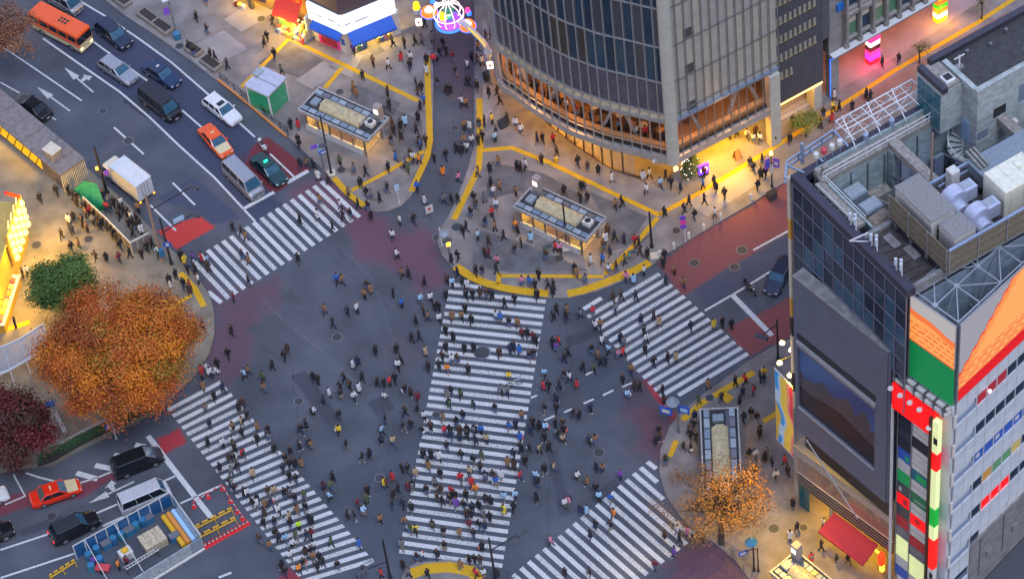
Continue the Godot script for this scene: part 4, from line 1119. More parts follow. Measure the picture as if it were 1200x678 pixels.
	for k in [[16.2, 43.4, 1.2, 1.0, "dark"], [18.7, 43.6, 1.3, 1.9, "window_grey"], [21.6, 43.6, 1.3, 1.9, "window_grey"], [14.6, 41.8, 1.0, 0.9, "window_grey"], [24.4, 43.6, 1.3, 1.9, "window_grey"]]:
		var w := one_box("window", Vector3(k[0], k[1], 4.88), Vector3(k[2], k[3], 0.1), M[k[4]], t)
		one_box("window_frame", Vector3(k[0], k[1] - 0.08, 4.92), Vector3(k[2] + 0.16, 0.08, 0.14), M.pale_teal, w)
		if k[3] > 1.5: one_box("window_bar", Vector3(k[0], k[1], 4.94), Vector3(0.06, k[3], 0.03), M.pale_teal, w)
	one_box("door", Vector3(13.98, 41.0, 3.6), Vector3(0.08, 2.2, 1.0), M.door_blue, t)
	one_box("door", Vector3(12.1, 37.0, 2.7), Vector3(0.9, 2.6, 0.3), M.window_grey, t)
	for c in 3:
		for r in 2: one_box("corner_pane", Vector3(11.97, 42.6 + r * 2.0, 0.6 + c * 0.95), Vector3(0.08, 1.9, 0.88), M.glass_teal, t)
	one_box("flank_wall", Vector3(11.5, 30.5, 14.25), Vector3(22.0, 11.7, 0.3), M.flank_blue, t)
	one_box("front_wall", Vector3(0.45, 28.2, W / 2), Vector3(0.3, 13.9, W - 0.4), M.dark_wall, t)
	# platform with slatted screens, cooling units
	one_box("platform", Vector3(9.0, 42.9, 11.2), Vector3(11.4, 0.2, 7.0), M.roof_dark, t)
	for k in 4: one_box("platform_leg", Vector3(4.0 + k * 3.0, 41.9, 8.3), Vector3(0.3, 1.0, 0.3), M.concrete, t)
	for k in 4: one_box("platform_leg", Vector3(3.7, 41.9, 8.3 + k * 1.9), Vector3(0.3, 1.0, 0.3), M.concrete, t)
	for k in 9:
		one_box("slat", Vector3(3.35, 43.0 + k * 0.28, 11.45), Vector3(0.09, 0.24, 7.1), M["slat%d" % (k % 3)], t)
		one_box("slat", Vector3(8.9, 43.0 + k * 0.28, 14.95), Vector3(11.0, 0.24, 0.09), M["slat%d" % ((k + 1) % 3)], t)
	for k in 4: one_box("slat_post", Vector3(3.28, 42.9, 7.95 + k * 2.3), Vector3(0.1, 2.65, 0.12), M.concrete, t)
	for k in 5: one_box("slat_post", Vector3(3.4 + k * 2.7, 42.9, 15.03), Vector3(0.12, 2.65, 0.1), M.concrete, t)
	one_box("screen_cap", Vector3(8.9, 45.52, 14.95), Vector3(11.0, 0.1, 0.22), M.blue_steel, t)
	var u1 := one_box("cooling_unit", Vector3(5.0, 43.1, 10.0), Vector3(2.2, 2.75, 4.4), M.unit_white, t, 0.0, 0.05)
	one_box("unit_top", Vector3(5.0, 45.86, 10.0), Vector3(2.3, 0.1, 4.5), M.unit_top, u1)
	var u2 := one_box("cooling_unit", Vector3(5.3, 43.1, 13.5), Vector3(2.0, 2.6, 1.9), M.unit_white, t, 0.0, 0.05)
	one_box("unit_top", Vector3(5.3, 45.71, 13.5), Vector3(2.05, 0.08, 1.95), M.unit_top, u2)
	one_box("unit_box", Vector3(5.1, 43.1, 12.35), Vector3(1.2, 1.6, 0.35), M.dark, t)
	for k in [[7.6, 10.3], [7.9, 12.7]]:
		var c := Vector3(k[0], 44.5, k[1])
		var bl := one_cyl("blower", c + Vector3(-0.1, 0, -0.5), c + Vector3(-0.1, 0, 0.55), 1.0, 1.0, M.blower, t, 22)
		one_cyl("inlet", c + Vector3(-0.2, -0.4, 0.55), c + Vector3(-0.2, -0.4, 1.3), 0.66, 0.62, M.blower, bl, 18)
		one_box("outlet", c + Vector3(1.0, -0.7, 0), Vector3(1.5, 1.3, 1.0), M.blower, bl)
		one_box("motor", c + Vector3(1.1, 0.6, -0.1), Vector3(0.8, 0.06, 0.6), M.cabinet_light, bl)
		one_box("stand", c + Vector3(0, -1.4, 0.3), Vector3(1.8, 0.6, 1.9), M.cabinet, bl)
	var tk := one_box("water_tank", Vector3(11.8, 43.1, 11.9), Vector3(3.6, 2.8, 2.6), M.tank, t, 0.0, 0.06)
	for k in 3: one_box("tank_rib", Vector3(10.6 + k * 1.2, 43.2, 13.22), Vector3(0.08, 2.6, 0.05), M.tank, tk)
	for k in 4: one_box("tank_ridge", Vector3(10.05 + k * 1.17, 45.9, 11.9), Vector3(0.07, 0.05, 2.5), M.tank, tk)
	one_box("tank_ridge", Vector3(11.8, 45.9, 11.9), Vector3(3.5, 0.05, 0.07), M.tank, tk)
	one_cyl("tank_lid", Vector3(12.7, 45.9, 11.5), Vector3(12.7, 46.02, 11.5), 0.4, 0.4, M.tank, tk, 16)
	one_box("small_box", Vector3(8.9, 43.1, 8.4), Vector3(0.8, 2.0, 0.8), M.unit_white, t, 0.0, 0.05)
	one_box("deck_duct", Vector3(14.4, 43.1, 8.9), Vector3(7.2, 1.0, 2.3), M.cabinet, t)
	for k in 5: one_cyl("duct_port", Vector3(11.2 + k * 0.75, 43.6, 10.05), Vector3(11.2 + k * 0.75, 43.6, 10.12), 0.2, 0.2, M.dark, t, 12)
	for k in 3: one_bar("pipe", Vector3(11.1 + k * 0.35, 44.6, 7.2), Vector3(11.1 + k * 0.35, 44.3, 9.1), 0.16, 0.16, M.walk_top, t)
	one_bar("gantry_beam", Vector3(3.6, 43.9, 7.75), Vector3(22.0, 43.9, 7.75), 0.22, 0.3, M.blue_steel, t)
	one_bar("gantry_beam", Vector3(8.0, 43.2, 7.85), Vector3(22.0, 43.2, 7.85), 0.14, 0.18, M.blue_steel, t)
	rail_run([Vector3(7.2, 42.2, 7.35), Vector3(14.5, 42.2, 7.35)], 0.9, 1.0, M.white_steel, t, 0.02)
	for k in 8: one_bar("gantry_post", Vector3(4.0 + k * 2.4, 42.0, 7.8), Vector3(4.0 + k * 2.4, 43.9, 7.8), 0.12, 0.12, M.blue_steel, t)
	one_bar("flag_pole", Vector3(7.9, 41.9, 7.1), Vector3(7.9, 48.6, 7.1), 0.13, 0.13, M.pole_rust, t)
	# aerials and floodlights on the front parapet
	for k in [6.8, 9.4, 12.4]:
		for j in 3:
			var p := Vector3(0.55 + 0.25 * (j % 2), 42.9, k + j * 0.32)
			one_bar("aerial_post", p, p + Vector3(0, 1.5, 0), 0.08, 0.08, M.white_steel, t)
			one_box("aerial", p + Vector3(-0.12, 0.8, 0), Vector3(0.16, 0.75, 0.2), M.aerial, t, 0.0, 0.03)
	one_bar("davit_arm", Vector3(0.6, 44.0, 8.9), Vector3(-0.7, 43.4, 8.3), 0.09, 0.09, M.white_steel, t)
	one_bar("davit_arm", Vector3(0.6, 43.0, 8.9), Vector3(-0.7, 43.4, 8.3), 0.07, 0.07, M.white_steel, t)
	for k in 4:
		var p := Vector3(2.0 + k * 0.75, 43.0, 0.5)
		one_bar("floodlight_post", p, p + Vector3(0, 1.1, 0), 0.07, 0.07, M.blue_steel, t)
		one_box("floodlight", p + Vector3(0, 1.1, -0.05), Vector3(0.4, 0.5, 0.4), [M.unit_white, M.red_paint, M.unit_white, M.unit_white][k], t, 0.3 * k, 0.08)
	for k in 2: one_box("floodlight", Vector3(1.5 + k * 0.6, 43.4, 1.35), Vector3(0.5, 0.5, 0.4), M.walk_top, t, 0.2, 0.05)
	for k in [6.5, 9.0]: one_cyl("vent_pot", Vector3(k, 42.95, 0.75), Vector3(k, 44.0, 0.75), 0.22, 0.22, M.blue_steel, t, 10)
	# steel frames hung outside the street parapet
	var gy := 43.2
	for z in [-1.9, -0.7]:
		one_bar("scaffold_rail", Vector3(5.6, gy + 0.6, z), Vector3(13.0, gy + 0.6, z), 0.09, 0.09, M.white_steel, t)
		one_bar("scaffold_rail", Vector3(5.6, gy - 0.4, z), Vector3(13.0, gy - 0.4, z), 0.09, 0.09, M.white_steel, t)
		for k in 7: one_bar("scaffold_post", Vector3(5.6 + k * 1.23, gy - 0.4, z), Vector3(5.6 + k * 1.23, gy + 0.6, z), 0.07, 0.07, M.white_steel, t)
		for k in 6: one_bar("scaffold_brace", Vector3(5.6 + k * 1.23, gy + (0.6 if k % 2 else -0.4), z), Vector3(6.83 + k * 1.23, gy + (-0.4 if k % 2 else 0.6), z), 0.05, 0.05, M.white_steel, t)
	for k in 7: one_bar("scaffold_tie", Vector3(5.6 + k * 1.23, gy + 0.6, -1.9), Vector3(5.6 + k * 1.23, gy + 0.6, 0.6), 0.06, 0.06, M.white_steel, t)
	for k in 3: one_bar("scaffold_arm", Vector3(6.2 + k * 2.4, gy + 0.8, -1.9), Vector3(6.2 + k * 2.4 - 0.8, gy + 0.1, 1.0), 0.08, 0.08, M.white_steel, t)
	for q in [[Vector3(0.2, 43, -0.9), Vector3(5.0, 43, -1.4)], [Vector3(0.2, 43.6, -0.9), Vector3(5.0, 43.6, -1.4)], [Vector3(-0.9, 43, 0.4), Vector3(0.2, 43, -0.9)], [Vector3(-0.9, 43.6, 0.4), Vector3(0.2, 43.6, -0.9)], [Vector3(5.0, 43.6, -1.4), Vector3(5.0, 43.4, 0.5)], [Vector3(2.6, 43.2, -1.1), Vector3(2.6, 43.2, 0.5)], [Vector3(0.2, 43.2, -0.9), Vector3(0.9, 43.0, 0.4)]]:
		one_bar("cradle_rail", q[0], q[1], 0.14, 0.16, M.blue_steel, t)
	for k in 5: one_bar("cradle_post", Vector3(0.2 + k * 1.2, 43, -0.9 - k * 0.125), Vector3(0.2 + k * 1.2, 43.6, -0.9 - k * 0.125), 0.1, 0.1, M.blue_steel, t)
	one_bar("cradle_mast", Vector3(1.4, 43, -0.5), Vector3(1.4, 45.2, -0.5), 0.22, 0.22, M.blue_steel, t)

	# pipes, cables and small gear scattered on the roofs
	for k in 12: one_bar("roof_pipe", Vector3(3.8 + k * 1.4, 43.15, 8.2 + 0.1 * (k % 3)), Vector3(5.0 + k * 1.4, 43.15 + 0.2 * (k % 2), 9.6 + 0.4 * (k % 4)), 0.1, 0.1, [M.steel_dull, M.walk_top, M.dark][k % 3], t)
	for k in 9: one_box("roof_gear", Vector3(9.6 + k * 0.75, 43.1, 9.7 + 0.35 * (k % 2)), Vector3(0.45, 0.4 + 0.25 * (k % 3), 0.4), [M.cabinet, M.dark, M.unit_top, M.steel_dull][k % 4], t, 0.0, 0.04)
	for k in 8: one_bar("pit_pipe", Vector3(2.8 + k * 2.4, 39.0 + 0.5 * (k % 3), 2.2), Vector3(4.6 + k * 2.4, 39.0 + 0.5 * (k % 3), 7.2), 0.14, 0.14, [M.steel_dull, M.walk_top][k % 2], t)
	for k in 6: one_bar("wall_pipe", Vector3(4.2 + k * 1.6, 37.0, 1.97), Vector3(4.2 + k * 1.6, 42.2, 1.97), 0.08, 0.08, M.steel_dull, t)
	for k in 7: one_bar("roof_cable", Vector3(0.9 + 0.3 * (k % 2), 41.93, 8.2 + k * 0.8), Vector3(3.1, 41.93, 8.6 + k * 0.75), 0.05, 0.04, M.dark, t)
	for k in 16: one_box("parapet_clip", Vector3(0.62, 43.0, 0.9 + k * 0.85), Vector3(0.12, 0.1, 0.08), M.steel_dull, t)
	for k in 5: one_cyl("penthouse_vent", Vector3(16.0 + k * 1.9, 47.05, 1.0 + 0.5 * (k % 2)), Vector3(16.0 + k * 1.9, 47.5, 1.0 + 0.5 * (k % 2)), 0.14, 0.14, M.steel_dull, t, 8)
	for k in 3: one_box("wall_unit", Vector3(17.3 + k * 2.9, 41.6, 5.2), Vector3(0.9, 0.7, 0.5), M.unit_white, t, 0.0, 0.04)

	# framed screen, turned a little off the glass
	var s := Node3D.new()
	s.name = "screen_frame"
	t.add_child(s)
	s.global_transform = Transform3D(facing(55.98), Vector3(20.8, 0, 29.95))
	rect("surround", 2.05, 25.55, 12.6, 34.0, 0.0, 1.0, M.frame_slate, s)
	rect("surround", 2.05, 14.6, 12.6, 17.9, 0.0, 1.0, M.frame_slate, s)
	rect("surround", 2.05, 17.9, 2.4, 25.55, 0.0, 1.0, M.frame_slate, s)
	rect("surround", 11.3, 17.9, 12.6, 25.55, 0.0, 1.0, M.frame_slate, s)
	plate("ledge", [2.0, 34.0, 12.7, 34.0, 12.7, 34.15, 2.0, 34.15], 0.04, 1.2, M.concrete, s)
	rect("return", 12.6, 14.7, 12.9, 34.0, -0.1, 1.6, M.frame_slate, s)
	for r in 13:
		for c in 2: rect("pane", 12.95 + c * 0.85, 8.6 + r * 1.98, 13.75 + c * 0.85, 10.5 + r * 1.98, -0.7, 0.08, [M.glass_navy, M.glass_navy2][(r + c) % 2], s)
	rect("flank", 12.9, 8.4, 14.7, 34.4, -0.85, 0.2, M.mullion_thin, s)
	rect("slit", 2.4, 26.7, 11.4, 27.5, 0.012, 0.01, M.dark, s)
	rect("bar", 2.4, 26.1, 11.4, 26.55, 0.12, 0.14, M.mullion, s)
	rect("screen_border", 2.4, 17.7, 11.3, 17.92, 0.08, 0.1, M.mullion, s)
	rect("screen_back", 2.4, 17.92, 11.3, 25.55, -0.25, 0.3, M.dark, s)
	var pic := paint_image(160, 110, func(x: float, y: float) -> Color:
		var hill := 0.4 + 0.06 * sin(x * 9.0) + 0.03 * sin(x * 31.0)
		for k in [[0.3, 0.1, 0.3], [0.62, 0.09, 0.24], [0.84, 0.08, 0.22]]:
			var dx: float = absf(x - k[0]) / k[1]
			if dx < 1.0: hill = minf(hill, k[2] + 0.12 * dx * dx)
		if y > 0.62 + 0.05 * sin(x * 7.0 + 1.0): return Color(0.06, 0.055, 0.1).lerp(Color(0.12, 0.09, 0.14), 0.5 + 0.5 * sin(x * 23.0 + y * 17.0))
		if y < hill: return Color(0.12, 0.2, 0.4).lerp(Color(0.2, 0.3, 0.5), 0.5 + 0.5 * sin(x * 5.0 + y * 6.0))
		return Color(0.2, 0.19, 0.25).lerp(Color(0.24, 0.22, 0.25), clampf(0.5 + 0.4 * sin(x * 14.0) + 0.2 * sin(x * 33.0 + y * 21.0), 0, 1)))
	picture("screen", 2.45, 17.95, 11.25, 25.5, -0.2, pic, 0.32, s)
	# slanted underside
	plate("soffit", [2.2, 11.4, 12.4, 11.4, 12.4, 14.6, 2.2, 14.6], -0.9, 0.1, M.dark, s)
	one_bar("strut", Vector3(3.4, 14.4, 0.1), Vector3(9.6, 9.6, 0.2), 0.09, 0.12, M.edge_steel, s)

	# podium
	var p := Node3D.new()
	p.name = "podium"
	t.add_child(p)
	p.global_transform = Transform3D(facing(52.0), Vector3(22.21,0,28.76))
	var PL := 11.25
	rect("slab", -0.1, 7.35, PL, 8.3, 0.1, 1.4, M.mullion, p)
	plate("slab_top", [-0.1, 8.3, PL, 8.3, PL, 8.42, -0.1, 8.42], 0.12, 3.0, M.unit_top, p)
	rect("restaurant_back", 0.0, 4.6, PL, 7.35, -3.4, 0.2, M.cafe_wall, p)
	plate("restaurant_floor", [0, 4.4, PL, 4.4, PL, 4.6, 0, 4.6], 0.0, 3.5, M.wood_floor, p)
	for k in 9:
		rect("restaurant_pane", PL / 9 * k + 0.03, 5.0, PL / 9 * (k + 1) - 0.03, 7.35, 0.0, 0.04, M.shop_glass, p)
		one_box("restaurant_table", Vector3(PL / 9 * (k + 0.5), 4.6, -1.5), Vector3(0.7, 0.75, 0.7), M.wood_lit, p)
		one_cyl("restaurant_lamp", Vector3(PL / 9 * (k + 0.5), 6.6, -1.0), Vector3(PL / 9 * (k + 0.5), 6.85, -1.0), 0.14, 0.08, M.lamp_warm, p, 8)
		for j in 3:
			one_cyl("bottle", Vector3(PL / 9 * (k + 0.2 + 0.3 * j), 5.35, -1.6), Vector3(PL / 9 * (k + 0.2 + 0.3 * j), 5.75, -1.6), 0.06, 0.03, M["goods%d" % ((k + j) % 6)], p, 6)
	for k in 3: lamp(Vector3(2.0 + k * 3.6, 6.9, -1.3), Color(1, 0.62, 0.2), 1.1, 0.2, p)
	for k in 4:
		rect("fascia", 0.0, 3.3 + k * 0.42, PL, 3.65 + k * 0.42, 0.05, 0.12, M.rim_dark, p)
		rect("fascia_line", 0.0, 3.66 + k * 0.42, PL, 3.71 + k * 0.42, 0.07, 0.1, M.mullion, p)
	rect("shop_back", 0.0, 0.13, PL, 3.3, -3.0, 0.2, M.shop_wall, p)
	rect("corner_post", -0.05, 0.13, 0.35, 8.3, 0.05, 0.4, M.mullion, p)
	rect("post", 4.0, 0.13, 4.3, 3.4, 0.05, 0.4, M.mullion, p)
	rect("shop_window", 0.4, 0.2, 1.6, 3.2, 0.0, 0.06, M.glass_teal, p)
	one_box("entrance_lamp", Vector3(2.8, 3.2, -1.0), Vector3(2.0, 0.08, 1.4), M.lamp_yellow, p)
	area(Vector3(2.8, 3.1, -0.7), Vector3.ZERO, Vector2(2.0, 1.4), Color(1, 0.77, 0.1), 14.0, p).rotation = Vector3(-PI / 2 + 0.5, 0, 0)
	one_box("awning_lamp", Vector3(7.4, 1.95, 0.05), Vector3(4.6, 0.08, 0.2), M.lamp_yellow, p)
	area(Vector3(7.4, 1.85, 0.2), Vector3.ZERO, Vector2(4.4, 0.3), Color(1, 0.77, 0.1), 13.0, p).rotation = Vector3(-PI / 2 + 0.6, 0, 0)
	var aw := MB.new()
	var A0 := Vector3(4.6, 3.15, 0.1); var A1 := Vector3(9.7, 3.15, 0.1); var A2 := Vector3(9.7, 2.35, 2.1); var A3 := Vector3(4.6, 2.35, 2.1); var dn := Vector3(0, -0.06, 0)
	aw.quad(A3, A2, A1, A0); aw.quad(A0 + dn, A1 + dn, A2 + dn, A3 + dn); aw.quad(A3 + dn * 4, A2 + dn * 4, A2, A3); aw.quad(A3 + dn * 4, A3, A0, A0 + dn); aw.quad(A1 + dn, A1, A2, A2 + dn * 4)
	put("awning", aw, M.awning_red, p)
	one_box("lantern", Vector3(10.35, 1.4, 0.45), Vector3(0.5, 1.5, 0.5), M.lantern_red, p, 0.0, 0.08)
	one_box("shop_sign", Vector3(10.35, 0.3, 0.35), Vector3(0.3, 1.0, 0.3), M.lamp_yellow, p)
	# upright sign strip and spotlights at the street corner
	for k in 12:
		var h0 := 13.5 + k * 2.4
		one_box("sign_segment", Vector3(0.35, h0, -0.55), Vector3(0.7, 2.3, 0.4), [M.cream, M.dark, M.cream, M.cream, M.dark, M.orange_paint, M.cream, M.cream, M.cream, M.orange_paint, M.cream, M.cream][k], t, 0.0, 0.08)
	for k in [[-0.2, 22.2], [-0.5, 19.8], [0.5, 17.4], [0.7, 20.6]]:
		var c := Vector3(k[0] - 0.4, k[1], -1.0)
		one_bar("spot_arm", c + Vector3(0, 0.25, 0), Vector3(0.4, k[1] + 0.5, -0.5), 0.07, 0.07, M.dark, t)
		one_cyl("spotlight", c + Vector3(0, -0.1, 0), c + Vector3(0, 0.18, 0), 0.24, 0.12, M.spot, t, 12)
		spot(c + Vector3(-0.1, -0.3, -0.1), Vector3(-0.45, -1, 0.5), Color(1, 0.78, 0.1), 130.0, 42.0, t)
	# painted banner hung beside the corner
	var b := thing("banner", "tall banner painted in yellow blue and pink waves hung at the corner", "banner", Vector3(22.4, 0, 29.13), deg_to_rad(27.0))
	var bn := Node3D.new()
	bn.name = "cloth_frame"
	b.add_child(bn)
	bn.transform = Transform3D(Basis(Vector3(0, 0, 1), Vector3.UP, Vector3(-1, 0, 0)), Vector3.ZERO)
	rect("cloth", -3.1, 6.6, -0.5, 16.2, 0.0, 0.05, M.cream, bn)
	rect("hem", -3.15, 6.5, -0.45, 6.6, 0.02, 0.09, M.white_steel, bn)
	rect("hem", -3.15, 16.2, -0.45, 16.3, 0.02, 0.09, M.white_steel, bn)
	var art := paint_image(60, 160, func(x: float, y: float) -> Color:
		var w := x + 0.16 * sin(y * 7.0) + 0.07 * sin(y * 17.0 + 1.0)
		if w < 0.1: return Color(0.85, 0.7, 0.2)
		if w < 0.3 and sin(y * 14.0) > -0.3: return Color(0.2, 0.62, 0.9)
		if w < 0.42: return Color(0.75, 0.85, 0.9)
		if w < 0.78: return Color(0.97, 0.83, 0.28)
		if w < 0.92: return Color(0.95, 0.6, 0.5)
		return Color(0.85, 0.2, 0.25))
	picture("print", -3.08, 6.62, -0.52, 16.18, 0.012, art, 0.0, bn)

func sign_building():
	# white office block with stacked signs; left face and right face meet at a corner
	var t := thing("sign_building", "white office block covered with stacked red green and white signs", "building", Vector3(32.13, 0, 45.09))
	var core := MB.new()
	core.prism(pa([32.0, 45.0, 28.9, 40.8, 38.0, 27.0, 44.0, 27.0, 47.4, 32.2]), 0.0, 31.9)
	put("core", core, M.white_panel, t).position = Vector3(-32.13, 0, -45.09)
	var l := Node3D.new()
	l.name = "left_face"
	t.add_child(l)
	l.global_transform = Transform3D(facing(53.35), Vector3(29.25, 0, 41.22))
	# billboard top
	rect("billboard", -0.1, 36.95, 4.85, 42.0, 0.25, 0.15, M.board_grey, l)
	rect("green_board", -0.25, 32.5, 4.75, 36.9, 0.22, 0.15, M.sign_green, l)
	var dots := paint_image(150, 150, func(x: float, y: float) -> Color:
		var g := Color(0.72, 0.7, 0.7)
		var o := Color(1.0, 0.66, 0.35); var rd := Color(0.95, 0.26, 0.1)
		var edge := 0.24 + 0.12 * x + 0.02 * sin(x * 9.0)
		if y < edge: return g
		if y < edge + 0.13 and (int(x * 75) + int(y * 75)) % 2 == 0: return rd
		var st := fmod(y * 9.0 + 0.3 * sin(floor(x * 3.0)), 1.0)
		return rd if (st < 0.22 and y > 0.5 and sin(x * 50.0 + floor(y * 9.0) * 3.0) > -0.5) or y > 0.97 else o)
	picture("print", -0.1, 36.95, 4.85, 42.0, 0.26, dots, 0.45, l)
	for k in 6: rect("ledge_bar", -0.7 + k, 31.2, -0.62 + k, 32.4, 0.75, 0.6, M.vent_dark, l)
	rect("ledge", -0.8, 31.3, 4.6, 31.6, 0.7, 0.8, M.unit_white, l)
	rect("ledge", -0.8, 31.9, 4.6, 32.1, 0.5, 0.4, M.unit_white, l)
	rect("red_box_sign", -0.85, 27.9, 3.5, 31.0, 0.75, 0.5, M.sign_red, l)
	for k in 5:
		var c := Vector3(-0.75 + k * 1.0, 30.6 - (0.0 if k < 4 else 1.4), 1.05)
		one_cyl("disc_lamp", c, c + Vector3(0, 0.12, 0), 0.24, 0.18, M.unit_white, l, 14)
		one_bar("disc_arm", c, c + Vector3(0, 0.0, -0.35), 0.05, 0.05, M.unit_white, l)
	one_cyl("pipe", Vector3(-0.95, 0.13, 0.55), Vector3(-0.95, 28.0, 0.55), 0.13, 0.13, M.unit_white, l)
	rect("face", -0.8, 0.13, 3.2, 28.0, -0.02, 0.4, M.board_grey, l)
	# two columns of panels, top to bottom: [height, left material, right material]
	var rows := [[27.8, "glass_navy", "cream2"], [26.5, "glass_navy", "cream2"], [25.2, "glass_navy2", "glass_navy"], [23.8, "glass_navy", "cream2"], [22.5, "sign_blue", "cream2"], [21.0, "unit_white", "sign_bluegreen"], [19.6, "sign_green", "cream2"], [18.0, "photo_dark", "sign_green2"], [16.5, "sign_red", "cream2"], [15.0, "photo_dark", "sign_red"], [13.5, "sign_crimson", "cream2"], [12.0, "concrete", "sign_crimson"], [10.6, "lamp_pale", "concrete"], [9.2, "lamp_pale", "lamp_pale"], [7.8, "unit_white", "lamp_pale"], [6.4, "sign_blue", "unit_white"]]
	for i in rows.size():
		var h1: float = rows[i][0]; var h0: float = (rows[i + 1][0] if i + 1 < rows.size() else 5.0)
		rect("panel", -0.72, h0 + 0.05, 0.72, h1 - 0.05, 0.12, 0.1, M[rows[i][1]], l)
		rect("panel", 0.8, h0 + 0.05, 2.95, h1 - 0.05, 0.12, 0.1, M[rows[i][2]], l)
		if String(rows[i][2]) == "cream2": rect("joint", 0.8, (h0 + h1) / 2 - 0.02, 2.95, (h0 + h1) / 2 + 0.02, 0.13, 0.02, M.vent_dark, l)
	for k in [[-0.55, 20.2, 0.6, 0.9, "unit_white"], [0.1, 21.4, 0.4, 0.5, "sign_green"], [1.3, 19.9, 1.1, 0.8, "sign_green"], [-0.5, 16.9, 0.3, 0.5, "unit_white"], [1.2, 17.0, 1.2, 0.1, "unit_white"], [1.3, 14.1, 0.5, 0.5, "sign_crimson"], [0.0, 15.4, 0.45, 0.7, "sign_crimson"]]:
		rect("sign_mark", k[0], k[1], k[0] + k[2], k[1] + k[3], 0.14, 0.02, M[k[4]], l)
	for u in [-0.76, 0.72, 2.95]: rect("face_bar", u, 5.0, u + 0.08, 27.9, 0.2, 0.2, M.mullion_dark, l)
	# upright corner sign
	var seg := [[29.3, 30.4, "lamp_pale"], [26.4, 29.3, "lamp_pale"], [24.2, 26.4, "sign_red"], [19.2, 24.2, "lamp_pale"], [16.8, 19.2, "neon_sign_green"], [15.0, 16.8, "lamp_pale"], [10.9, 15.0, "sign_red_lit"], [9.2, 10.9, "cream2"], [5.0, 9.2, "sign_blue"]]
	for q in seg:
		rect("corner_sign", 3.55, q[0] + 0.03, 4.1, q[1] - 0.03, 0.95, 0.5, M[q[2]], l)
	rect("corner_sign_edge", 3.2, 5.0, 3.45, 30.5, 0.98, 0.6, M.bronze, l)
	rect("corner_sign_mark", 3.7, 27.6, 4.1, 28.4, 0.97, 0.02, M.dark, l)
	rect("corner_sign_mark", 3.75, 9.6, 4.1, 10.4, 0.97, 0.02, M.dark, l)
	# right face
	var r := Node3D.new()
	r.name = "right_face"
	t.add_child(r)
	r.global_transform = Transform3D(facing(-40.0), Vector3(32.13, 0, 45.09))
	rect("billboard", 0.12, 32.9, 16.0, 42.0, 0.2, 0.15, M.board_grey, r)
	var big := paint_image(360, 200, func(x: float, y: float) -> Color:
		var g := Color(0.62, 0.62, 0.66); var o := Color(1.0, 0.68, 0.38); var rd := Color(0.96, 0.2, 0.12)
		var X := x * 16.0; var Y := y * 9.1
		if Y > 7.6: return Color(0.9, 0.08, 0.1) if sin(X * 9.0) * sin(Y * 11.0) < 0.6 or Y > 8.4 else Color(0.75, 0.05, 0.08)
		var edge := 5.6 - maxf(0.0, X - 0.2) * 0.95 + 0.12 * sin(X * 7.0)
		if Y < edge: return g
		if Y < edge + 0.25: return rd
		if Y < edge + 1.2 and (int(X * 14) + int(Y * 14)) % 2 == 0: return Color(0.98, 0.5, 0.25)
		if Y > 5.4 and fmod(Y * 2.3, 1.0) < 0.24 and sin(X * 4.0 + floor(Y * 2.3) * 2.0) > -0.7: return rd
		return o)
	picture("print", 0.12, 32.9, 16.0, 42.0, 0.21, big, 0.45, r)
	# rows of white panels and window bands
	for row in 8:
		var h := 30.3 - row * 3.72
		for k in 13:
			var u0 := 0.25 + k * 1.24
			rect("white_panel", u0 + 0.02, h + 0.75, u0 + 1.22, h + 1.95, 0.1, 0.12, M.white_panel, r)
			rect("white_panel", u0 + 0.02, h + 1.98, u0 + 1.22, h + 3.05, 0.1, 0.12, M.white_panel2, r)
			var m := "glass_navy2"
			if row == 0 and k >= 2 and k <= 4: m = "sign_crimson"
			if row == 2 and k >= 2: m = "sign_blue"
			if row == 3 and k >= 3 and k <= 6: m = ["orange_paint", "goods4", "goods4", "goods1"][k - 3]
			if row == 4 and k >= 3 and k <= 5: m = "sign_red"
			if row == 5 and k >= 3: m = "white_panel"
			if k > 1 or row > 5: rect("window", u0 + 0.04, h - 0.62, u0 + 1.2, h + 0.72, 0.0, 0.06, M[m], r)
			if k > 1: rect("window_post", u0 - 0.03, h - 0.65, u0 + 0.03, h + 0.75, 0.08, 0.1, M.white_panel, r)
			if m.begins_with("sign_blue") and k % 2 == 0: rect("sign_mark", u0 + 0.3, h - 0.2, u0 + 0.8, h + 0.25, 0.02, 0.02, M.unit_white, r)
			if row == 0 and k == 3: one_cyl("flood_lamp", Vector3(u0, h + 0.2, 0.3), Vector3(u0 + 0.05, h + 0.4, 0.3), 0.12, 0.12, M.lamp_white, r, 8)
		# the corner bay is an open balcony with rails
		rect("balcony_back", 0.25, h - 0.7, 2.7, h + 0.72, -0.9, 0.1, M.dark_wall, r)
		for k in 3: rect("balcony_rail", 0.2, h - 0.6 + k * 0.24, 2.7, h - 0.52 + k * 0.24, 0.02, 0.05, M.blue_steel, r)
		rect("balcony_post", 0.0, h - 0.75, 0.25, h + 0.75, 0.1, 0.12, M.cream2, r)
	rect("base_wall", 2.75, 0.0, 17.0, 11.3, 0.16, 0.4, M.concrete, r)
	for k in 4: rect("wall_pipe", 4.0 + k * 3.1, 6.0, 4.08 + k * 3.1, 11.0, 0.22, 0.06, M.steel_dull, r)
	for k in 3: rect("wall_box", 5.0 + k * 3.4, 7.4, 5.6 + k * 3.4, 8.2, 0.3, 0.16, M.unit_top, r)
	var hill := MB.new()
	var e := r.transform.basis
	var q0 := Vector3(32.13, 0, 45.09)
	hill.quad(q0 + e * Vector3(2.0, 4.2, 0.3), q0 + e * Vector3(2.0, 4.2, 14), q0 + e * Vector3(26, 6.0, 14), q0 + e * Vector3(26, 6.0, 0.3))
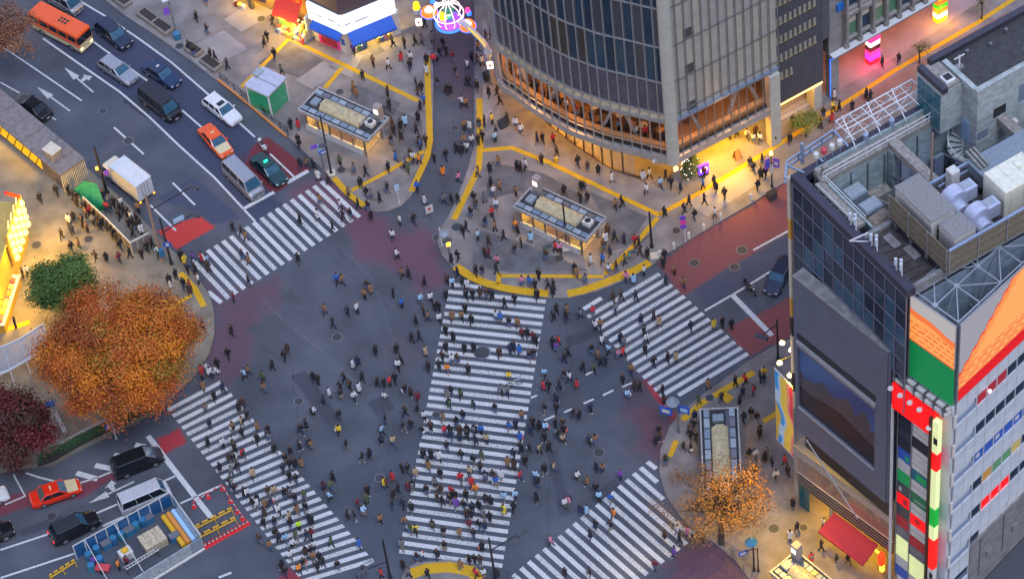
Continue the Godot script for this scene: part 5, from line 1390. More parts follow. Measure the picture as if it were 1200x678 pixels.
	hill.quad(q0 + e * Vector3(2.0, 0, 0.3), q0 + e * Vector3(2.0, 0, 14), q0 + e * Vector3(2.0, 4.2, 14), q0 + e * Vector3(2.0, 4.2, 0.3))
	struct("side_street", hill, M.asphalt_far)
	# truss that carries the boards
	var tr := thing("billboard_truss", "pale grey steel space truss standing behind the corner billboards", "truss", Vector3(32.13, 0, 45.09))
	var g := []
	var a0 := Vector3(0, 0, 0)
	var dl := Vector3(29.25 - 32.13, 0, 41.22 - 45.09).normalized(); var dr := Vector3(cos(deg_to_rad(-40.0)), 0, sin(deg_to_rad(-40.0)))
	for y in [32.2, 37.0, 41.9]:
		for i in 6:
			for j in 3:
				g.append(a0 + dr * (0.3 + i * 2.5) + dl * (0.2 + j * 2.3) - dr.cross(Vector3.UP) * 0.0 + Vector3(0, y, 0))
	var at := func(i: int, j: int, k: int) -> Vector3: return g[k * 18 + i * 3 + j]
	for k in 3:
		for i in 6:
			for j in 3:
				if i < 5: one_bar("chord", at.call(i, j, k), at.call(i + 1, j, k), 0.09, 0.09, M.truss_steel, tr)
				if j < 2: one_bar("chord", at.call(i, j, k), at.call(i, j + 1, k), 0.09, 0.09, M.truss_steel, tr)
				if k < 2: one_bar("strut", at.call(i, j, k), at.call(i, j, k + 1), 0.09, 0.09, M.truss_steel, tr)
				if i < 5 and j < 2: one_bar("brace", at.call(i, j + (i + k) % 2, k), at.call(i + 1, j + 1 - (i + k) % 2, k), 0.075, 0.075, M.truss_steel, tr)
				if i < 5 and k < 2: one_bar("brace", at.call(i, j, k + i % 2), at.call(i + 1, j, k + 1 - i % 2), 0.06, 0.06, M.truss_steel, tr)
				if k == 2 and j == 1: one_cyl("node", at.call(i, j, k) + Vector3(0, -0.12, 0), at.call(i, j, k) + Vector3(0, 0.12, 0), 0.22, 0.22, M.truss_steel, tr, 10)

# ---------- low buildings, entrances and street furniture ----------
func corner_shop():
	var k := Vector2(-13.24,-33.69)
	var lz: float = 40.16
	var rz: float = -21.12
	var t := thing("corner_shop", "corner shop with blue awnings, a pink gate and a bright white sign band", "shop", v3(k, 0))
	var ld := Vector2(cos(deg_to_rad(lz)), sin(deg_to_rad(lz))); var rd := Vector2(cos(deg_to_rad(rz)), sin(deg_to_rad(rz)))
	var po := PackedVector2Array([-ld * 4.3, Vector2(-0.35, -0.1), Vector2(0.25, -0.1), rd * 6.0, rd * 6.0 - ld * 4.3 - ld * 3.0, -ld * 4.3 - Vector2(0, 4)])
	var b := MB.new()
	b.prism(po, 5.9, 9.0)
	put("upper_wall", b, M.plum_wall, t)
	var ro := MB.new()
	var big := PackedVector2Array()
	for p in po: big.append(p * 1.05)
	ro.prism(big, 5.7, 5.9, true)
	put("eaves", ro, M.rim_dark, t)
	var pth := [-ld * 4.4, -ld * 2.0, -ld * 0.75, Vector2(-0.1, 0.12), rd * 0.8, rd * 3.0, rd * 5.6]
	put("sign_band", wall_band(pth, 3.35, 5.6, 0.25, 0.4), M.sign_white, t)
	for i in 5: put("sign_lettering", wall_band([pth[i].lerp(pth[i + 1], 0.15), pth[i].lerp(pth[i + 1], 0.8)], 4.3 + 0.12 * (i % 2), 4.5 + 0.12 * (i % 2), 0.26, 0.02), M.white_panel2, t)
	# left wing: white pier, pink gate
	var lb := Node3D.new()
	lb.name = "gate_front"
	t.add_child(lb)
	lb.transform = Transform3D(facing(lz), Vector3(-ld.x * 4.3, 0, -ld.y * 4.3))
	rect("pier", 0.0, 0.13, 0.6, 3.4, 0.0, 0.4, M.unit_white, lb)
	rect("pier", 3.35, 0.13, 4.15, 3.4, 0.0, 0.4, M.unit_white, lb)
	rect("gate_frame", 0.6, 0.13, 3.35, 2.9, 0.02, 0.3, M.gate_pink, lb)
	for i in 12: rect("gate_bar", 0.95 + i * 0.17, 0.35, 1.06 + i * 0.17, 2.4, 0.06, 0.05, M.gate_bar if i % 2 else M.sign_crimson, lb)
	rect("poster", 3.5, 1.2, 4.0, 2.1, 0.015, 0.02, M.sign_blue, lb)
	slope_awning(lb, 0.3, 4.1, 3.4, 2.8, 0.1, 0.9, M.awning_blue)
	# right wing: open shop under the big awning
	var rb := Node3D.new()
	rb.name = "open_front"
	t.add_child(rb)
	rb.transform = Transform3D(facing(rz), Vector3.ZERO)
	rect("pier", 0.0, 0.13, 0.55, 3.4, 0.1, 0.45, M.unit_white, rb)
	rect("pier", 4.9, 0.13, 5.9, 3.4, 0.05, 0.4, M.unit_white, rb)
	rect("back_wall", 0.4, 0.13, 5.0, 3.4, -2.4, 0.2, M.shop_wall, rb)
	slope_awning(rb, 0.1, 5.0, 3.4, 2.6, 0.1, 1.5, M.awning_blue)
	rect("doormat", 2.0, 0.139, 3.3, 0.142, 1.5, 1.5, M.paving_dark, rb)
	for i in 22:
		var g := MB.new()
		g.box(Vector3(0.8 + (i % 11) * 0.37, 0.13 + (i / 11) * 0.6, -0.1 - 0.3 * (i / 11)), Vector3(0.3, rng.randf_range(0.5, 0.8), 0.35))
		if i % 11 in [4, 5, 6]: continue
		put("goods_stack", g, M["goods%d" % (rng.randi() % 6)], rb)
	one_box("strip_lamp", Vector3(2.6, 3.05, -0.6), Vector3(4.0, 0.1, 0.15), M.lamp_white, rb)
	area(Vector3(2.6, 2.95, -0.5), Vector3.ZERO, Vector2(4.0, 0.3), Color(1, 0.82, 0.4), 40.0, rb).rotation = Vector3(-PI / 2 + 0.45, 0, 0)
	# souvenir stall with the red awning
	var s := thing("souvenir_stall", "souvenir stall spilling colourful goods under a steep red awning", "stall", Vector3(-16.84,0,-36.21))
	var sb := Node3D.new()
	sb.name = "stall_front"
	s.add_child(sb)
	sb.transform = Transform3D(facing(lz), v3(-ld * 3.6, 0))
	rect("back_wall", -0.5, 0.13, 3.3, 3.6, -2.0, 0.2, M.shop_wall, sb)
	rect("side_wall", 3.0, 0.13, 3.2, 3.3, 0.0, 2.0, M.unit_white, sb)
	slope_awning(sb, -0.6, 2.5, 4.6, 2.7, -0.6, 0.75, M.awning_scarlet)
	rect("upper_sign", -0.6, 4.3, 2.5, 7.0, -0.5, 0.2, M.sign_red, sb)
	for i in 46:
		var q := Vector3(-0.3 + (i % 12) * 0.29 + rng.randf() * 0.1, 0.13, 0.7 - 0.32 * (i / 12))
		one_box("goods_box", q, Vector3(0.26, rng.randf_range(0.35, 0.75) + 0.3 * (i / 12), 0.28), M["goods%d" % (rng.randi() % 6)], sb, rng.randf_range(-0.2, 0.2))
	for i in 6: one_cyl("stall_lamp", Vector3(-0.2 + i * 0.6, 2.5, 0.0), Vector3(-0.2 + i * 0.6, 2.65, 0.0), 0.12, 0.08, M.lamp_warm, sb, 8)
	lamp(Vector3(0.5, 2.3, 1.0), Color(1, 0.78, 0.25), 6.0, 0.3, sb)
	lamp(Vector3(2.2, 2.3, 1.0), Color(1, 0.78, 0.25), 6.0, 0.3, sb)
	var d := thing("dark_awning_shop", "small shop front under a plum awning next to the souvenir stall", "shop", Vector3(-20.5,0,-40.15))
	var db := Node3D.new()
	db.name = "shop_front"
	d.add_child(db)
	db.transform = Transform3D(facing(lz), v3(-ld * 5.0, 0))
	rect("back_wall", -1.0, 0.13, 4.6, 3.6, -1.0, 0.2, M.shop_wall, db)
	rect("pillar", 1.6, 0.13, 2.1, 3.2, 0.0, 0.4, M.concrete_warm, db)
	slope_awning(db, -1.0, 4.6, 3.7, 2.9, -0.8, 0.5, M.plum_wall)
	rect("upper_wall", -1.0, 3.7, 4.6, 8.0, -0.8, 0.3, M.concrete_warm, db)
	one_box("lamp_strip", Vector3(1.8, 2.8, -0.3), Vector3(5.0, 0.08, 0.15), M.lamp_warm, db)
	area(Vector3(1.8, 2.7, -0.1), Vector3.ZERO, Vector2(5.0, 0.4), Color(1, 0.78, 0.25), 22.0, db).rotation = Vector3(-PI / 2 + 0.5, 0, 0)
	for i in 3: one_box("crate", Vector3(0.2 + i * 0.5, 0.13, 0.3), Vector3(0.4, 0.5, 0.4), M["goods%d" % i], db)
func slope_awning(parent: Node, u0: float, u1: float, h1: float, h0: float, z0: float, z1: float, m: Material):
	var b := MB.new()
	var a := Vector3(u0, h1, z0); var c := Vector3(u1, h1, z0); var d := Vector3(u1, h0, z1); var e := Vector3(u0, h0, z1); var k := Vector3(0, -0.05, 0)
	b.quad(e, d, c, a); b.quad(a + k, c + k, d + k, e + k); b.quad(e + k * 5, d + k * 5, d, e); b.quad(e + k * 5, e, a, a + k); b.quad(c + k, c, d, d + k * 5)
	put("awning", b, m, parent)
	for i in 3: one_bar("awning_rib", Vector3(lerpf(u0, u1, 0.1 + 0.4 * i), h1 - 0.1, z0), Vector3(lerpf(u0, u1, 0.1 + 0.4 * i), h0 - 0.1, z1 - 0.05), 0.04, 0.04, M.white_steel, parent)

func entrance(label: String, r: Array, lit: bool, tower: int):
	# r: four roof corners [far-left, far-right, near-right, near-left] as x, z at 3.1 m
	var p := pa(r)
	var c := (p[0] + p[1] + p[2] + p[3]) / 4.0
	var u := ((p[1] - p[0]) + (p[2] - p[3])).normalized()
	var L := ((p[1] - p[0]).length() + (p[2] - p[3]).length()) / 2.0
	var W := ((p[3] - p[0]).length() + (p[2] - p[1]).length()) / 2.0
	var t := thing("subway_entrance", label, "subway entrance", v3(c, 0.13), -atan2(u.y, u.x), "roofed stairways down to the subway")
	var h := 2.75
	one_box("roof_deck", Vector3(0, h, 0), Vector3(L - 0.3, 0.2, W - 0.3), M.roof_dark, t)
	for s in [-1, 1]:
		one_box("roof_edge", Vector3(0, h - 0.05, s * (W / 2 - 0.09)), Vector3(L, 0.38, 0.13), M.edge_steel, t)
		one_box("roof_edge", Vector3(s * (L / 2 - 0.09), h - 0.05, 0), Vector3(0.13, 0.38, W - 0.36), M.edge_steel, t)
	# low vault over the stair
	var va := MB.new()
	var vl := L * 0.56; var vw := W * 0.44
	var ring0 := []; var ring1 := []
	for i in 8:
		var a := PI * i / 7.0
		ring0.append(Vector3(-vl / 2, h + 0.22 + sin(a) * 0.55, cos(a) * vw / 2)); ring1.append(Vector3(vl / 2, h + 0.22 + sin(a) * 0.55, cos(a) * vw / 2))
	va.ring(ring1, ring0, false)
	va.fan(ring0, false); va.fan(ring1, true)
	put("vault", va, M.vault_cream, t)
	for i in 5: one_box("vault_rib", Vector3(-vl / 2 + vl * i / 4.0, h + 0.2, 0), Vector3(0.05, 0.6, vw * 0.5), M.cream, t)
	for i in 9:
		one_box("grille", Vector3(-L / 2 + 0.5 + i * (L - 1.0) / 8.0, h + 0.2, -W / 2 + 0.62), Vector3((L - 1.2) / 9.0, 0.12, 0.5), [M.cabinet_light, M.steel_dull, M.cabinet][i % 3], t)
		one_box("grille", Vector3(-L / 2 + 0.5 + i * (L - 1.0) / 8.0, h + 0.2, W / 2 - 0.62), Vector3((L - 1.2) / 9.0, 0.1, 0.5), [M.cabinet, M.cabinet_light, M.window_grey][i % 3], t)
	one_box("air_unit", Vector3(L * 0.37, h + 0.2, -0.2), Vector3(0.9, 0.5, 0.8), M.unit_white, t, 0.0, 0.05)
	one_cyl("fan", Vector3(L * 0.37, h + 0.7, -0.2), Vector3(L * 0.37, h + 0.74, -0.2), 0.3, 0.3, M.dark, t, 12)
	one_box("air_unit", Vector3(-L * 0.38, h + 0.2, 0.1), Vector3(0.8, 0.35, 1.0), M.cabinet, t, 0.0, 0.05)
	for i in 3: one_bar("roof_pipe", Vector3(-L / 2 + 0.4, h + 0.3 + 0.05 * i, -W / 2 + 0.95 + i * 0.1), Vector3(L / 2 - 0.5, h + 0.3 + 0.05 * i, -W / 2 + 0.95 + i * 0.1), 0.06, 0.06, M.steel_dull, t)
	if tower != 0:
		var k := one_box("sign_tower", Vector3(tower * L * 0.4, h + 0.2, -W / 2 + 0.5), Vector3(0.75, 1.9, 0.75), M.tower_taupe, t, 0.0, 0.06)
		one_box("sign_face", Vector3(tower * L * 0.4, h + 1.2, -W / 2 + 0.89), Vector3(0.5, 0.55, 0.02), M.lamp_white, k)
	# walls: low plinth, posts and panes
	for s in [-1, 1]:
		one_box("plinth", Vector3(-0.4, 0, s * (W / 2 - 0.45)), Vector3(L - 1.6, 0.85, 0.22), M.unit_white, t)
		for i in 6:
			one_box("post", Vector3(-L / 2 + 0.55 + i * (L - 1.5) / 5.0, 0, s * (W / 2 - 0.45)), Vector3(0.12, h, 0.16), M.steel_dull, t)
			if i < 5: one_box("pane", Vector3(-L / 2 + 0.55 + (i + 0.5) * (L - 1.5) / 5.0, 0.9, s * (W / 2 - 0.45)), Vector3((L - 1.5) / 5.0 - 0.16, h - 1.0, 0.03), M.shop_glass, t)
	one_box("end_wall", Vector3(-L / 2 + 0.45, 0, 0), Vector3(0.2, h - 0.1, W - 1.1), M.cream, t)
	one_box("stair_well", Vector3(-0.3, 0.02, 0), Vector3(L - 1.8, 0.02, W - 1.4), M.wood_floor, t)
	for i in 6: one_box("step", Vector3(L / 2 - 1.3 - i * 0.3, 0.04, 0), Vector3(0.28, 0.03 * (i + 1), W - 1.5), M.kerb, t)
	one_box("poster_case", Vector3(-L * 0.2, 0.9, W / 2 - 0.62), Vector3(1.2, 1.2, 0.05), M.lamp_gold, t)
	if lit:
		for s in [-0.28, 0.28]:
			one_box("ceiling_lamp", Vector3(s * L, h - 0.12, 0), Vector3(1.6, 0.06, 0.3), M.lamp_yellow, t)
			lamp(Vector3(s * L, h - 0.4, 0.2), Color(1, 0.77, 0.1), 4.0, 0.25, t)
func entrances():
	entrance("subway entrance with a taupe sign tower beside the green glass lift", [-16.38,-26.77,-9.74,-21.27,-11.94,-18.34,-18.55,-23.93], true, 1)
	entrance("subway entrance in the middle of the square before the curved building", [3.4,-10.02,9.76,-4.71,7.41,-1.88,1.03,-7.62], true, -1)
	entrance("subway entrance half hidden under the sparse brown tree", [18.5,19.72,17.53,30.11,13.93,29.52,15.18,19.43], true, 0)
	entrance("subway entrance cut by the lower edge near the red awning", [21.23,35.99,24.5,40.43,21.67,42.16,18.42,37.55], true, -1)
	# glass lift
	var t := thing("glass_lift", "small green glass lift house with a pale lilac roof", "lift", Vector3(-21.57,0.13,-28.31), deg_to_rad(-40.99))
	for s in [-1, 1]:
		one_box("roof_half", Vector3(0, 3.0, s * 0.78), Vector3(3.1, 0.22, 1.5), M.lilac_roof, t, 0.0, 0.05)
		one_box("glass_wall", Vector3(0, 0.1, s * 1.35), Vector3(2.8, 2.85, 0.06), M.lift_glass, t)
		one_box("glass_wall", Vector3(s * 1.38, 0.1, 0), Vector3(0.06, 2.85, 2.6), M.lift_glass, t)
		for q in [-1, 1]: one_box("post", Vector3(q * 1.38, 0, s * 1.35), Vector3(0.14, 3.0, 0.14), M.white_steel, t)
		one_box("base", Vector3(0, 0, s * 1.35), Vector3(2.8, 0.12, 0.12), M.white_steel, t)
	one_box("lift_car", Vector3(-0.3, 0.05, 0), Vector3(1.5, 2.3, 1.6), M.lift_green, t)
	one_box("roof_unit", Vector3(-1.3, 3.22, -0.5), Vector3(0.7, 0.2, 1.0), M.cabinet_light, t)

func pole(called: String, label: String, cat: String, base: Vector3, h: float, r: float, m: Material, group := "") -> Node3D:
	var t := thing(called, label, cat, base, 0.0, group)
	one_cyl("shaft", Vector3.ZERO, Vector3(0, h, 0), r, r * 0.7, m, t, 10)
	one_cyl("foot", Vector3.ZERO, Vector3(0, 0.25, 0), r * 1.7, r * 1.5, m, t, 10)
	return t
func signal_head(parent: Node, p: Vector3, turn: float, n := 3, lit := -1):
	var g := Node3D.new()
	g.name = "signal_head"
	parent.add_child(g, true)
	g.position = p; g.rotation.y = turn
	one_box("housing", Vector3(0, -0.2, 0), Vector3(0.42 * n, 0.42, 0.22), M.signal_grey, g, 0.0, 0.05)
	for i in n:
		one_cyl("lens", Vector3((i - (n - 1) / 2.0) * 0.4, 0.0, 0.1), Vector3((i - (n - 1) / 2.0) * 0.4, 0.0, 0.13), 0.15, 0.15, M[["lens_green", "lens_amber", "lens_red"][i % 3] if i == lit else "dark"], g, 12)
		one_box("visor", Vector3((i - (n - 1) / 2.0) * 0.4, 0.14, 0.25), Vector3(0.34, 0.03, 0.3), M.signal_grey, g)
func arm_signal(t: Node3D, h: float, dx: Vector3, turn: float):
	one_bar("arm", Vector3(0, h, 0), dx + Vector3(0, h + 0.3, 0), 0.09, 0.09, M.pole_dark, t)
	signal_head(t, dx + Vector3(0, h + 0.15, 0), turn)
func sign_plate(t: Node3D, called: String, p: Vector3, s: Vector2, turn: float, m: Material, mark: Material = null):
	var g := one_box(called, p, Vector3(s.x, s.y, 0.05), m, t, turn)
	if mark: one_box("mark", p + Vector3(0, s.y * 0.25, 0) + Vector3(sin(turn), 0, cos(turn)) * 0.03, Vector3(s.x * 0.6, s.y * 0.4, 0.012), mark, g, turn)
func furniture():
	var t := pole("street_lamp", "slim grey street lamp with a violet flag by the top planters", "street lamp", Vector3(-30.63,0.13,-39.58), 5.3, 0.08, M.pole_grey)
	one_box("lamp_head", Vector3(-0.2, 5.3, 0.1), Vector3(0.9, 0.16, 0.4), M.aerial, t, 0.4, 0.05)
	one_box("flag", Vector3(-0.45, 3.2, 0), Vector3(0.6, 1.0, 0.04), M.flag_violet, t, 0.3)
	one_box("bin", Vector3(0.05, 0, 0.3), Vector3(0.7, 0.9, 0.6), M.bin_blue, t, 0.3, 0.08)
	# tall poles beside the left queue
	t = pole("signal_pole", "tall rusty signal pole with a long arm over the road left of the red box", "traffic signal", Vector3(-32.8,0.13,-9.21), 9.55, 0.17, M.pole_rust, "traffic signals")
	arm_signal(t, 7.2, Vector3(4.2, 0, -2.2), -0.6)
	one_box("control_box", Vector3(0.1, 1.0, 0.2), Vector3(0.5, 0.9, 0.4), M.bin_blue, t, 0.2)
	t = pole("signal_pole", "dark signal pole with a pale blue street plate and round blue sign", "traffic signal", Vector3(-31.99,0.13,-8.69), 6.6, 0.12, M.pole_dark, "traffic signals")
	arm_signal(t, 4.6, Vector3(3.0, 0, -1.6), -0.6)
	sign_plate(t, "street_plate", Vector3(1.6, 4.9, -0.8), Vector2(1.1, 0.6), 0.45, M.plate_blue, M.unit_white)
	one_cyl("round_sign", Vector3(0.1, 3.0, 0.16), Vector3(0.1, 3.0, 0.2), 0.42, 0.42, M.sign_blue, t, 18)
	one_box("arrow_mark", Vector3(0.1, 2.8, 0.21), Vector3(0.3, 0.4, 0.02), M.unit_white, t)
	t = pole("utility_pole", "dark utility pole rising behind the green tarpaulin", "pole", Vector3(-38.09,0.13,-19.03), 6.65, 0.16, M.pole_dark)
	one_box("box", Vector3(-0.1, 3.0, 0.1), Vector3(0.4, 0.6, 0.3), M.signal_grey, t)
	one_cyl("lantern", Vector3(-0.3, 3.6, 0.1), Vector3(-0.3, 3.85, 0.1), 0.14, 0.14, M.lamp_yellow, t, 10)
	sign_plate(t, "flag", Vector3(0.5, 2.6, 0.1), Vector2(0.5, 0.7), 0.3, M.flag_violet)
	t = pole("signal_pole", "black signal pole on a white foot by the first subway entrance", "traffic signal", Vector3(-16.02,0.13,-17.71), 8.25, 0.11, M.pole_dark, "traffic signals")
	one_box("white_foot", Vector3(0, 0, 0), Vector3(0.8, 0.12, 0.8), M.cream, t)
	signal_head(t, Vector3(-0.3, 4.2, 0.1), 0.3, 2, 0)
	sign_plate(t, "blue_sign", Vector3(-0.35, 3.0, 0.1), Vector2(0.9, 0.5), 0.3, M.sign_blue, M.unit_white)
	t = pole("sign_post", "grey post with pale blue plates beside the black signal pole", "sign", Vector3(-16.73,0.13,-18.53), 3.6, 0.06, M.pole_grey)
	sign_plate(t, "plate", Vector3(0, 2.3, 0.08), Vector2(0.35, 1.2), 0.2, M.plate_blue)
	sign_plate(t, "plate", Vector3(-0.5, 3.0, 0.08), Vector2(0.7, 0.5), 0.2, M.flag_violet)
	t = pole("sign_post", "pale blue sign post on the rounded kerb below the tactile strip", "sign", Vector3(-9.69,0.13,-12.61), 2.6, 0.05, M.white_steel)
	sign_plate(t, "plate", Vector3(0, 1.9, 0.06), Vector2(0.45, 0.8), 0.2, M.plate_blue, M.unit_white)
	t = pole("signal_pole", "signal pole with a lit lamp box and grey dome at the rounded island", "traffic signal", Vector3(-5.43,0.13,-4.26), 4.2, 0.09, M.pole_grey, "traffic signals")
	signal_head(t, Vector3(0, 3.3, 0.15), 0.2, 2, 0)
	one_cyl("dome", Vector3(-0.2, 4.2, 0), Vector3(-0.2, 4.5, 0), 0.5, 0.12, M.cabinet, t, 14)
	one_box("lamp_box", Vector3(0.05, 2.6, 0.15), Vector3(0.4, 0.6, 0.3), M.lamp_yellow, t)
	t = pole("marker_post", "thin white marker post at the rounded island", "post", Vector3(-6.06,0.13,-6.44), 2.7, 0.05, M.white_steel)
	one_box("band", Vector3(0, 2.2, 0), Vector3(0.12, 0.3, 0.12), M.unit_white, t)
	t = pole("signal_pole", "black signal pole in front of the middle subway entrance", "traffic signal", Vector3(5.72,0.13,-4.15), 6.2, 0.11, M.pole_dark, "traffic signals")
	signal_head(t, Vector3(-1.9, 1.6, 0.9), 0.4, 2, 0)
	one_bar("arm", Vector3(0, 1.9, 0), Vector3(-1.9, 1.7, 0.9), 0.06, 0.06, M.pole_dark, t)
	one_box("white_foot", Vector3(0, 0, 0), Vector3(0.9, 0.1, 0.9), M.cream, t)
	t = pole("signal_pole", "thick black signal pole on the square left of the bollards", "traffic signal", Vector3(13.62,0.13,-2.88), 4.9, 0.13, M.pole_dark, "traffic signals")
	one_box("white_foot", Vector3(0.1, 0, 1.2), Vector3(0.8, 0.1, 0.8), M.cream, t)
	signal_head(t, Vector3(-2.0, 1.5, 1.6), 0.3, 2, 0)
	one_bar("arm", Vector3(0, 1.9, 0), Vector3(-2.0, 1.65, 1.6), 0.06, 0.06, M.pole_dark, t)
	t = pole("banner_post", "white post carrying round pink and violet festival plates", "sign", Vector3(16.83,0.13,-2.96), 3.8, 0.05, M.white_steel)
	for k in 3: one_cyl("plate", Vector3(-0.12, 2.2 + k * 0.62, 0.03), Vector3(-0.12, 2.2 + k * 0.62, 0.08), 0.33, 0.33, [M.flag_violet, M.gate_pink, M.flag_violet][k], t, 14)
	for p in [[Vector3(14.22,0.13,-1.58), "nearest the zebra crossing"], [Vector3(15.65,0.13,-2.3), "second from the zebra crossing"], [Vector3(17.21,0.13,-3.33), "beside the violet post"], [Vector3(18.75,0.13,-4.15), "fourth from the zebra crossing"], [Vector3(20.52,0.13,-5.15), "in mid pavement run"], [Vector3(23.72,0.13,-7.12), "farthest along the kerb"]]:
		var b := thing("bollard", "beige concrete bollard " + p[1], "bollard", p[0], 0.0, "bollards along the red street kerb")
		one_cyl("post", Vector3.ZERO, Vector3(0, 0.75, 0), 0.16, 0.14, M.tank, b, 12)
		one_cyl("cap", Vector3(0, 0.75, 0), Vector3(0, 0.88, 0), 0.14, 0.05, M.tank, b, 12)
	t = pole("lamp_post", "lamp post with violet and blue banners by the yellow lit entrance", "street lamp", Vector3(25.93,0.13,-8.39), 4.6, 0.08, M.pole_dark)
	one_cyl("lantern", Vector3(0, 4.6, 0), Vector3(0, 4.95, 0), 0.2, 0.14, M.lamp_warm, t, 10)
	sign_plate(t, "banner", Vector3(-0.4, 2.8, 0.1), Vector2(0.6, 1.3), 0.5, M.flag_violet, M.sign_blue)
	sign_plate(t, "banner", Vector3(0.45, 2.8, 0.1), Vector2(0.6, 1.2), -0.4, M.flag_violet, M.unit_white)
	sign_plate(t, "plate", Vector3(0.0, 2.0, 0.12), Vector2(0.3, 1.2), 0.2, M.unit_white)
	lamp(Vector3(0, 5.2, 0), Color(1, 0.75, 0.4), 1.5, 0.2, t)
	t = pole("signal_pole", "signal pole at the right corner with two blue road signs and grey dome", "traffic signal", Vector3(13.14,0.13,19.35), 4.4, 0.1, M.pole_grey, "traffic signals")
	one_cyl("dome", Vector3(-0.35, 4.4, 0), Vector3(-0.35, 5.0, 0), 0.62, 0.14, M.cabinet, t, 14)
	sign_plate(t, "road_sign", Vector3(-1.0, 2.9, 0.1), Vector2(1.2, 1.1), -0.5, M.sign_blue, M.unit_white)
	sign_plate(t, "road_sign", Vector3(0.6, 2.7, 0.1), Vector2(1.1, 1.1), -0.5, M.sign_blue, M.plate_blue)
	t = pole("signal_pole", "signal arm reaching over the red street below the parked motorcycle", "traffic signal", Vector3(23.2,0.13,12.5), 5.6, 0.1, M.pole_dark, "traffic signals")
	arm_signal(t, 4.9, Vector3(-1.6, 0, 1.3), -0.6)
	t = pole("signal_pole", "signal pole with a grey dome below the sparse brown tree", "traffic signal", Vector3(17.53,0.13,35.27), 4.2, 0.09, M.pole_dark, "traffic signals")
	one_cyl("dome", Vector3(-0.15, 4.2, 0), Vector3(-0.15, 4.7, 0), 0.55, 0.12, M.bin_blue, t, 14)
	sign_plate(t, "road_sign", Vector3(-0.9, 2.6, 0.1), Vector2(0.9, 0.6), 0.3, M.sign_blue, M.unit_white)
	one_bar("arm", Vector3(0, 3.2, 0), Vector3(-1.0, 3.0, 0.1), 0.06, 0.06, M.pole_dark, t)
	t = pole("sign_post", "dark post next to the domed signal pole at the lower right", "post", Vector3(17.88,0.13,35.41), 3.4, 0.07, M.pole_dark)
	one_bar("arm", Vector3(0, 3.3, 0), Vector3(-0.5, 3.3, 0), 0.05, 0.05, M.pole_dark, t)
	t = pole("signal_pole", "signal pole rising from the lower edge left of the central crossing", "traffic signal", Vector3(-13.8,0,30.88), 5.6, 0.13, M.pole_dark, "traffic signals")
	arm_signal(t, 2.4, Vector3(-2.2, 0, 0.9), 0.5)
	t = pole("signal_pole", "signal pole at the foot of the central crossing with a long arm", "traffic signal", Vector3(-4.72,0.13,32.42), 5.8, 0.12, M.pole_dark, "traffic signals")
	arm_signal(t, 4.0, Vector3(2.9, 0, -1.3), 0.6)
	one_bar("wire", Vector3(0, 2.0, 0), Vector3(1.8, 1.2, 1.2), 0.03, 0.03, M.pole_dark, t)
	t = pole("road_sign_post", "blue road sign on a pale post in front of the hedge", "sign", Vector3(-37.58,0.13,11.69), 2.4, 0.05, M.white_steel)
	sign_plate(t, "plate", Vector3(-0.2, 1.7, 0.06), Vector2(0.9, 0.6), 0.3, M.sign_blue, M.unit_white)
	t = pole("parking_sign", "deep blue square sign among the shrubs left of the orange tree", "sign", Vector3(-43.07,0.13,8.18), 2.3, 0.05, M.pole_grey)
	sign_plate(t, "plate", Vector3(-0.2, 1.6, 0.06), Vector2(0.8, 0.8), 0.2, M.sign_blue)
	# planters along the kerb
	var pl := [[Vector3(-36.18,0.13,-45.76), 2.2, "at the top edge, farthest up the kerb"], [Vector3(-32.78,0.13,-41.94), 4.9, "longest of the row, beside the lamp"], [Vector3(-28.95,0.13,-37.1), 2.0, "with people sitting on it"], [Vector3(-27.27,0.13,-34.82), 2.5, "nearest the black railing"]]
	var pd: float = -deg_to_rad(51.31)
	for p in pl:
		var b := thing("planter", "rounded stone planter of dark soil, " + p[2], "planter", p[0], pd, "stone planters along the kerb")
		one_box("trough", Vector3(0, 0, 0), Vector3(p[1], 0.5, 1.25), M.stone_warm, b, 0.0, 0.12)
		for k in (2 if p[1] > 4 else 1): one_box("soil", Vector3((k - 0.5) * p[1] * 0.47 if p[1] > 4 else 0.0, 0.5, 0), Vector3(p[1] * (0.42 if p[1] > 4 else 0.82), 0.03, 0.85), M.soil, b)
	# black pavement railing with orange boards
	t = thing("guard_railing", "black kerb railing with orange boards between the planters and the lift", "railing", Vector3(-26.39,0.13,-32.7))
	var run: Array = [Vector3(-26.39,0.13,-32.7), Vector3(-22.96,0.13,-27.97), Vector3(-19.92,0.13,-23.63)]
	for i in 3: run[i] -= t.position
	rail_run(run, 0.9, 1.1, M.pole_dark, t, 0.03)
	for i in 2: one_bar("board", run[i] + Vector3(-0.25, 0.12, 0.25), run[i + 1] + Vector3(-0.25, 0.12, 0.25), 0.16, 0.25, M.orange_board, t)
	# arch with the glowing planet over the side street
	var ra := Vector3(0.74,0.13,-26.97); var la := Vector3(-5.79,0.13,-34.32)
	t = thing("street_arch", "grey street arch carrying a glowing wire planet and rainbow saucers", "arch", ra)
	var dv := la - ra
	for q in [Vector3.ZERO, dv]:
		one_cyl("column", q, q + Vector3(0, 4.2, 0), 0.2, 0.16, M.tower_taupe, t, 12)
		one_cyl("collar", q + Vector3(0, 3.9, 0), q + Vector3(0, 4.6, 0), 0.28, 0.42, M.aerial, t, 14)
		one_box("name_plate", q + Vector3(0, 2.4, 0.22), Vector3(0.6, 0.9, 0.12), M.lamp_white, t, 0.0, 0.04)
		one_cyl("emblem", q + Vector3(0, 2.9, 0.28), q + Vector3(0, 2.9, 0.3), 0.16, 0.16, M.red_paint, t, 12)
	var prev := Vector3(0, 4.4, 0)
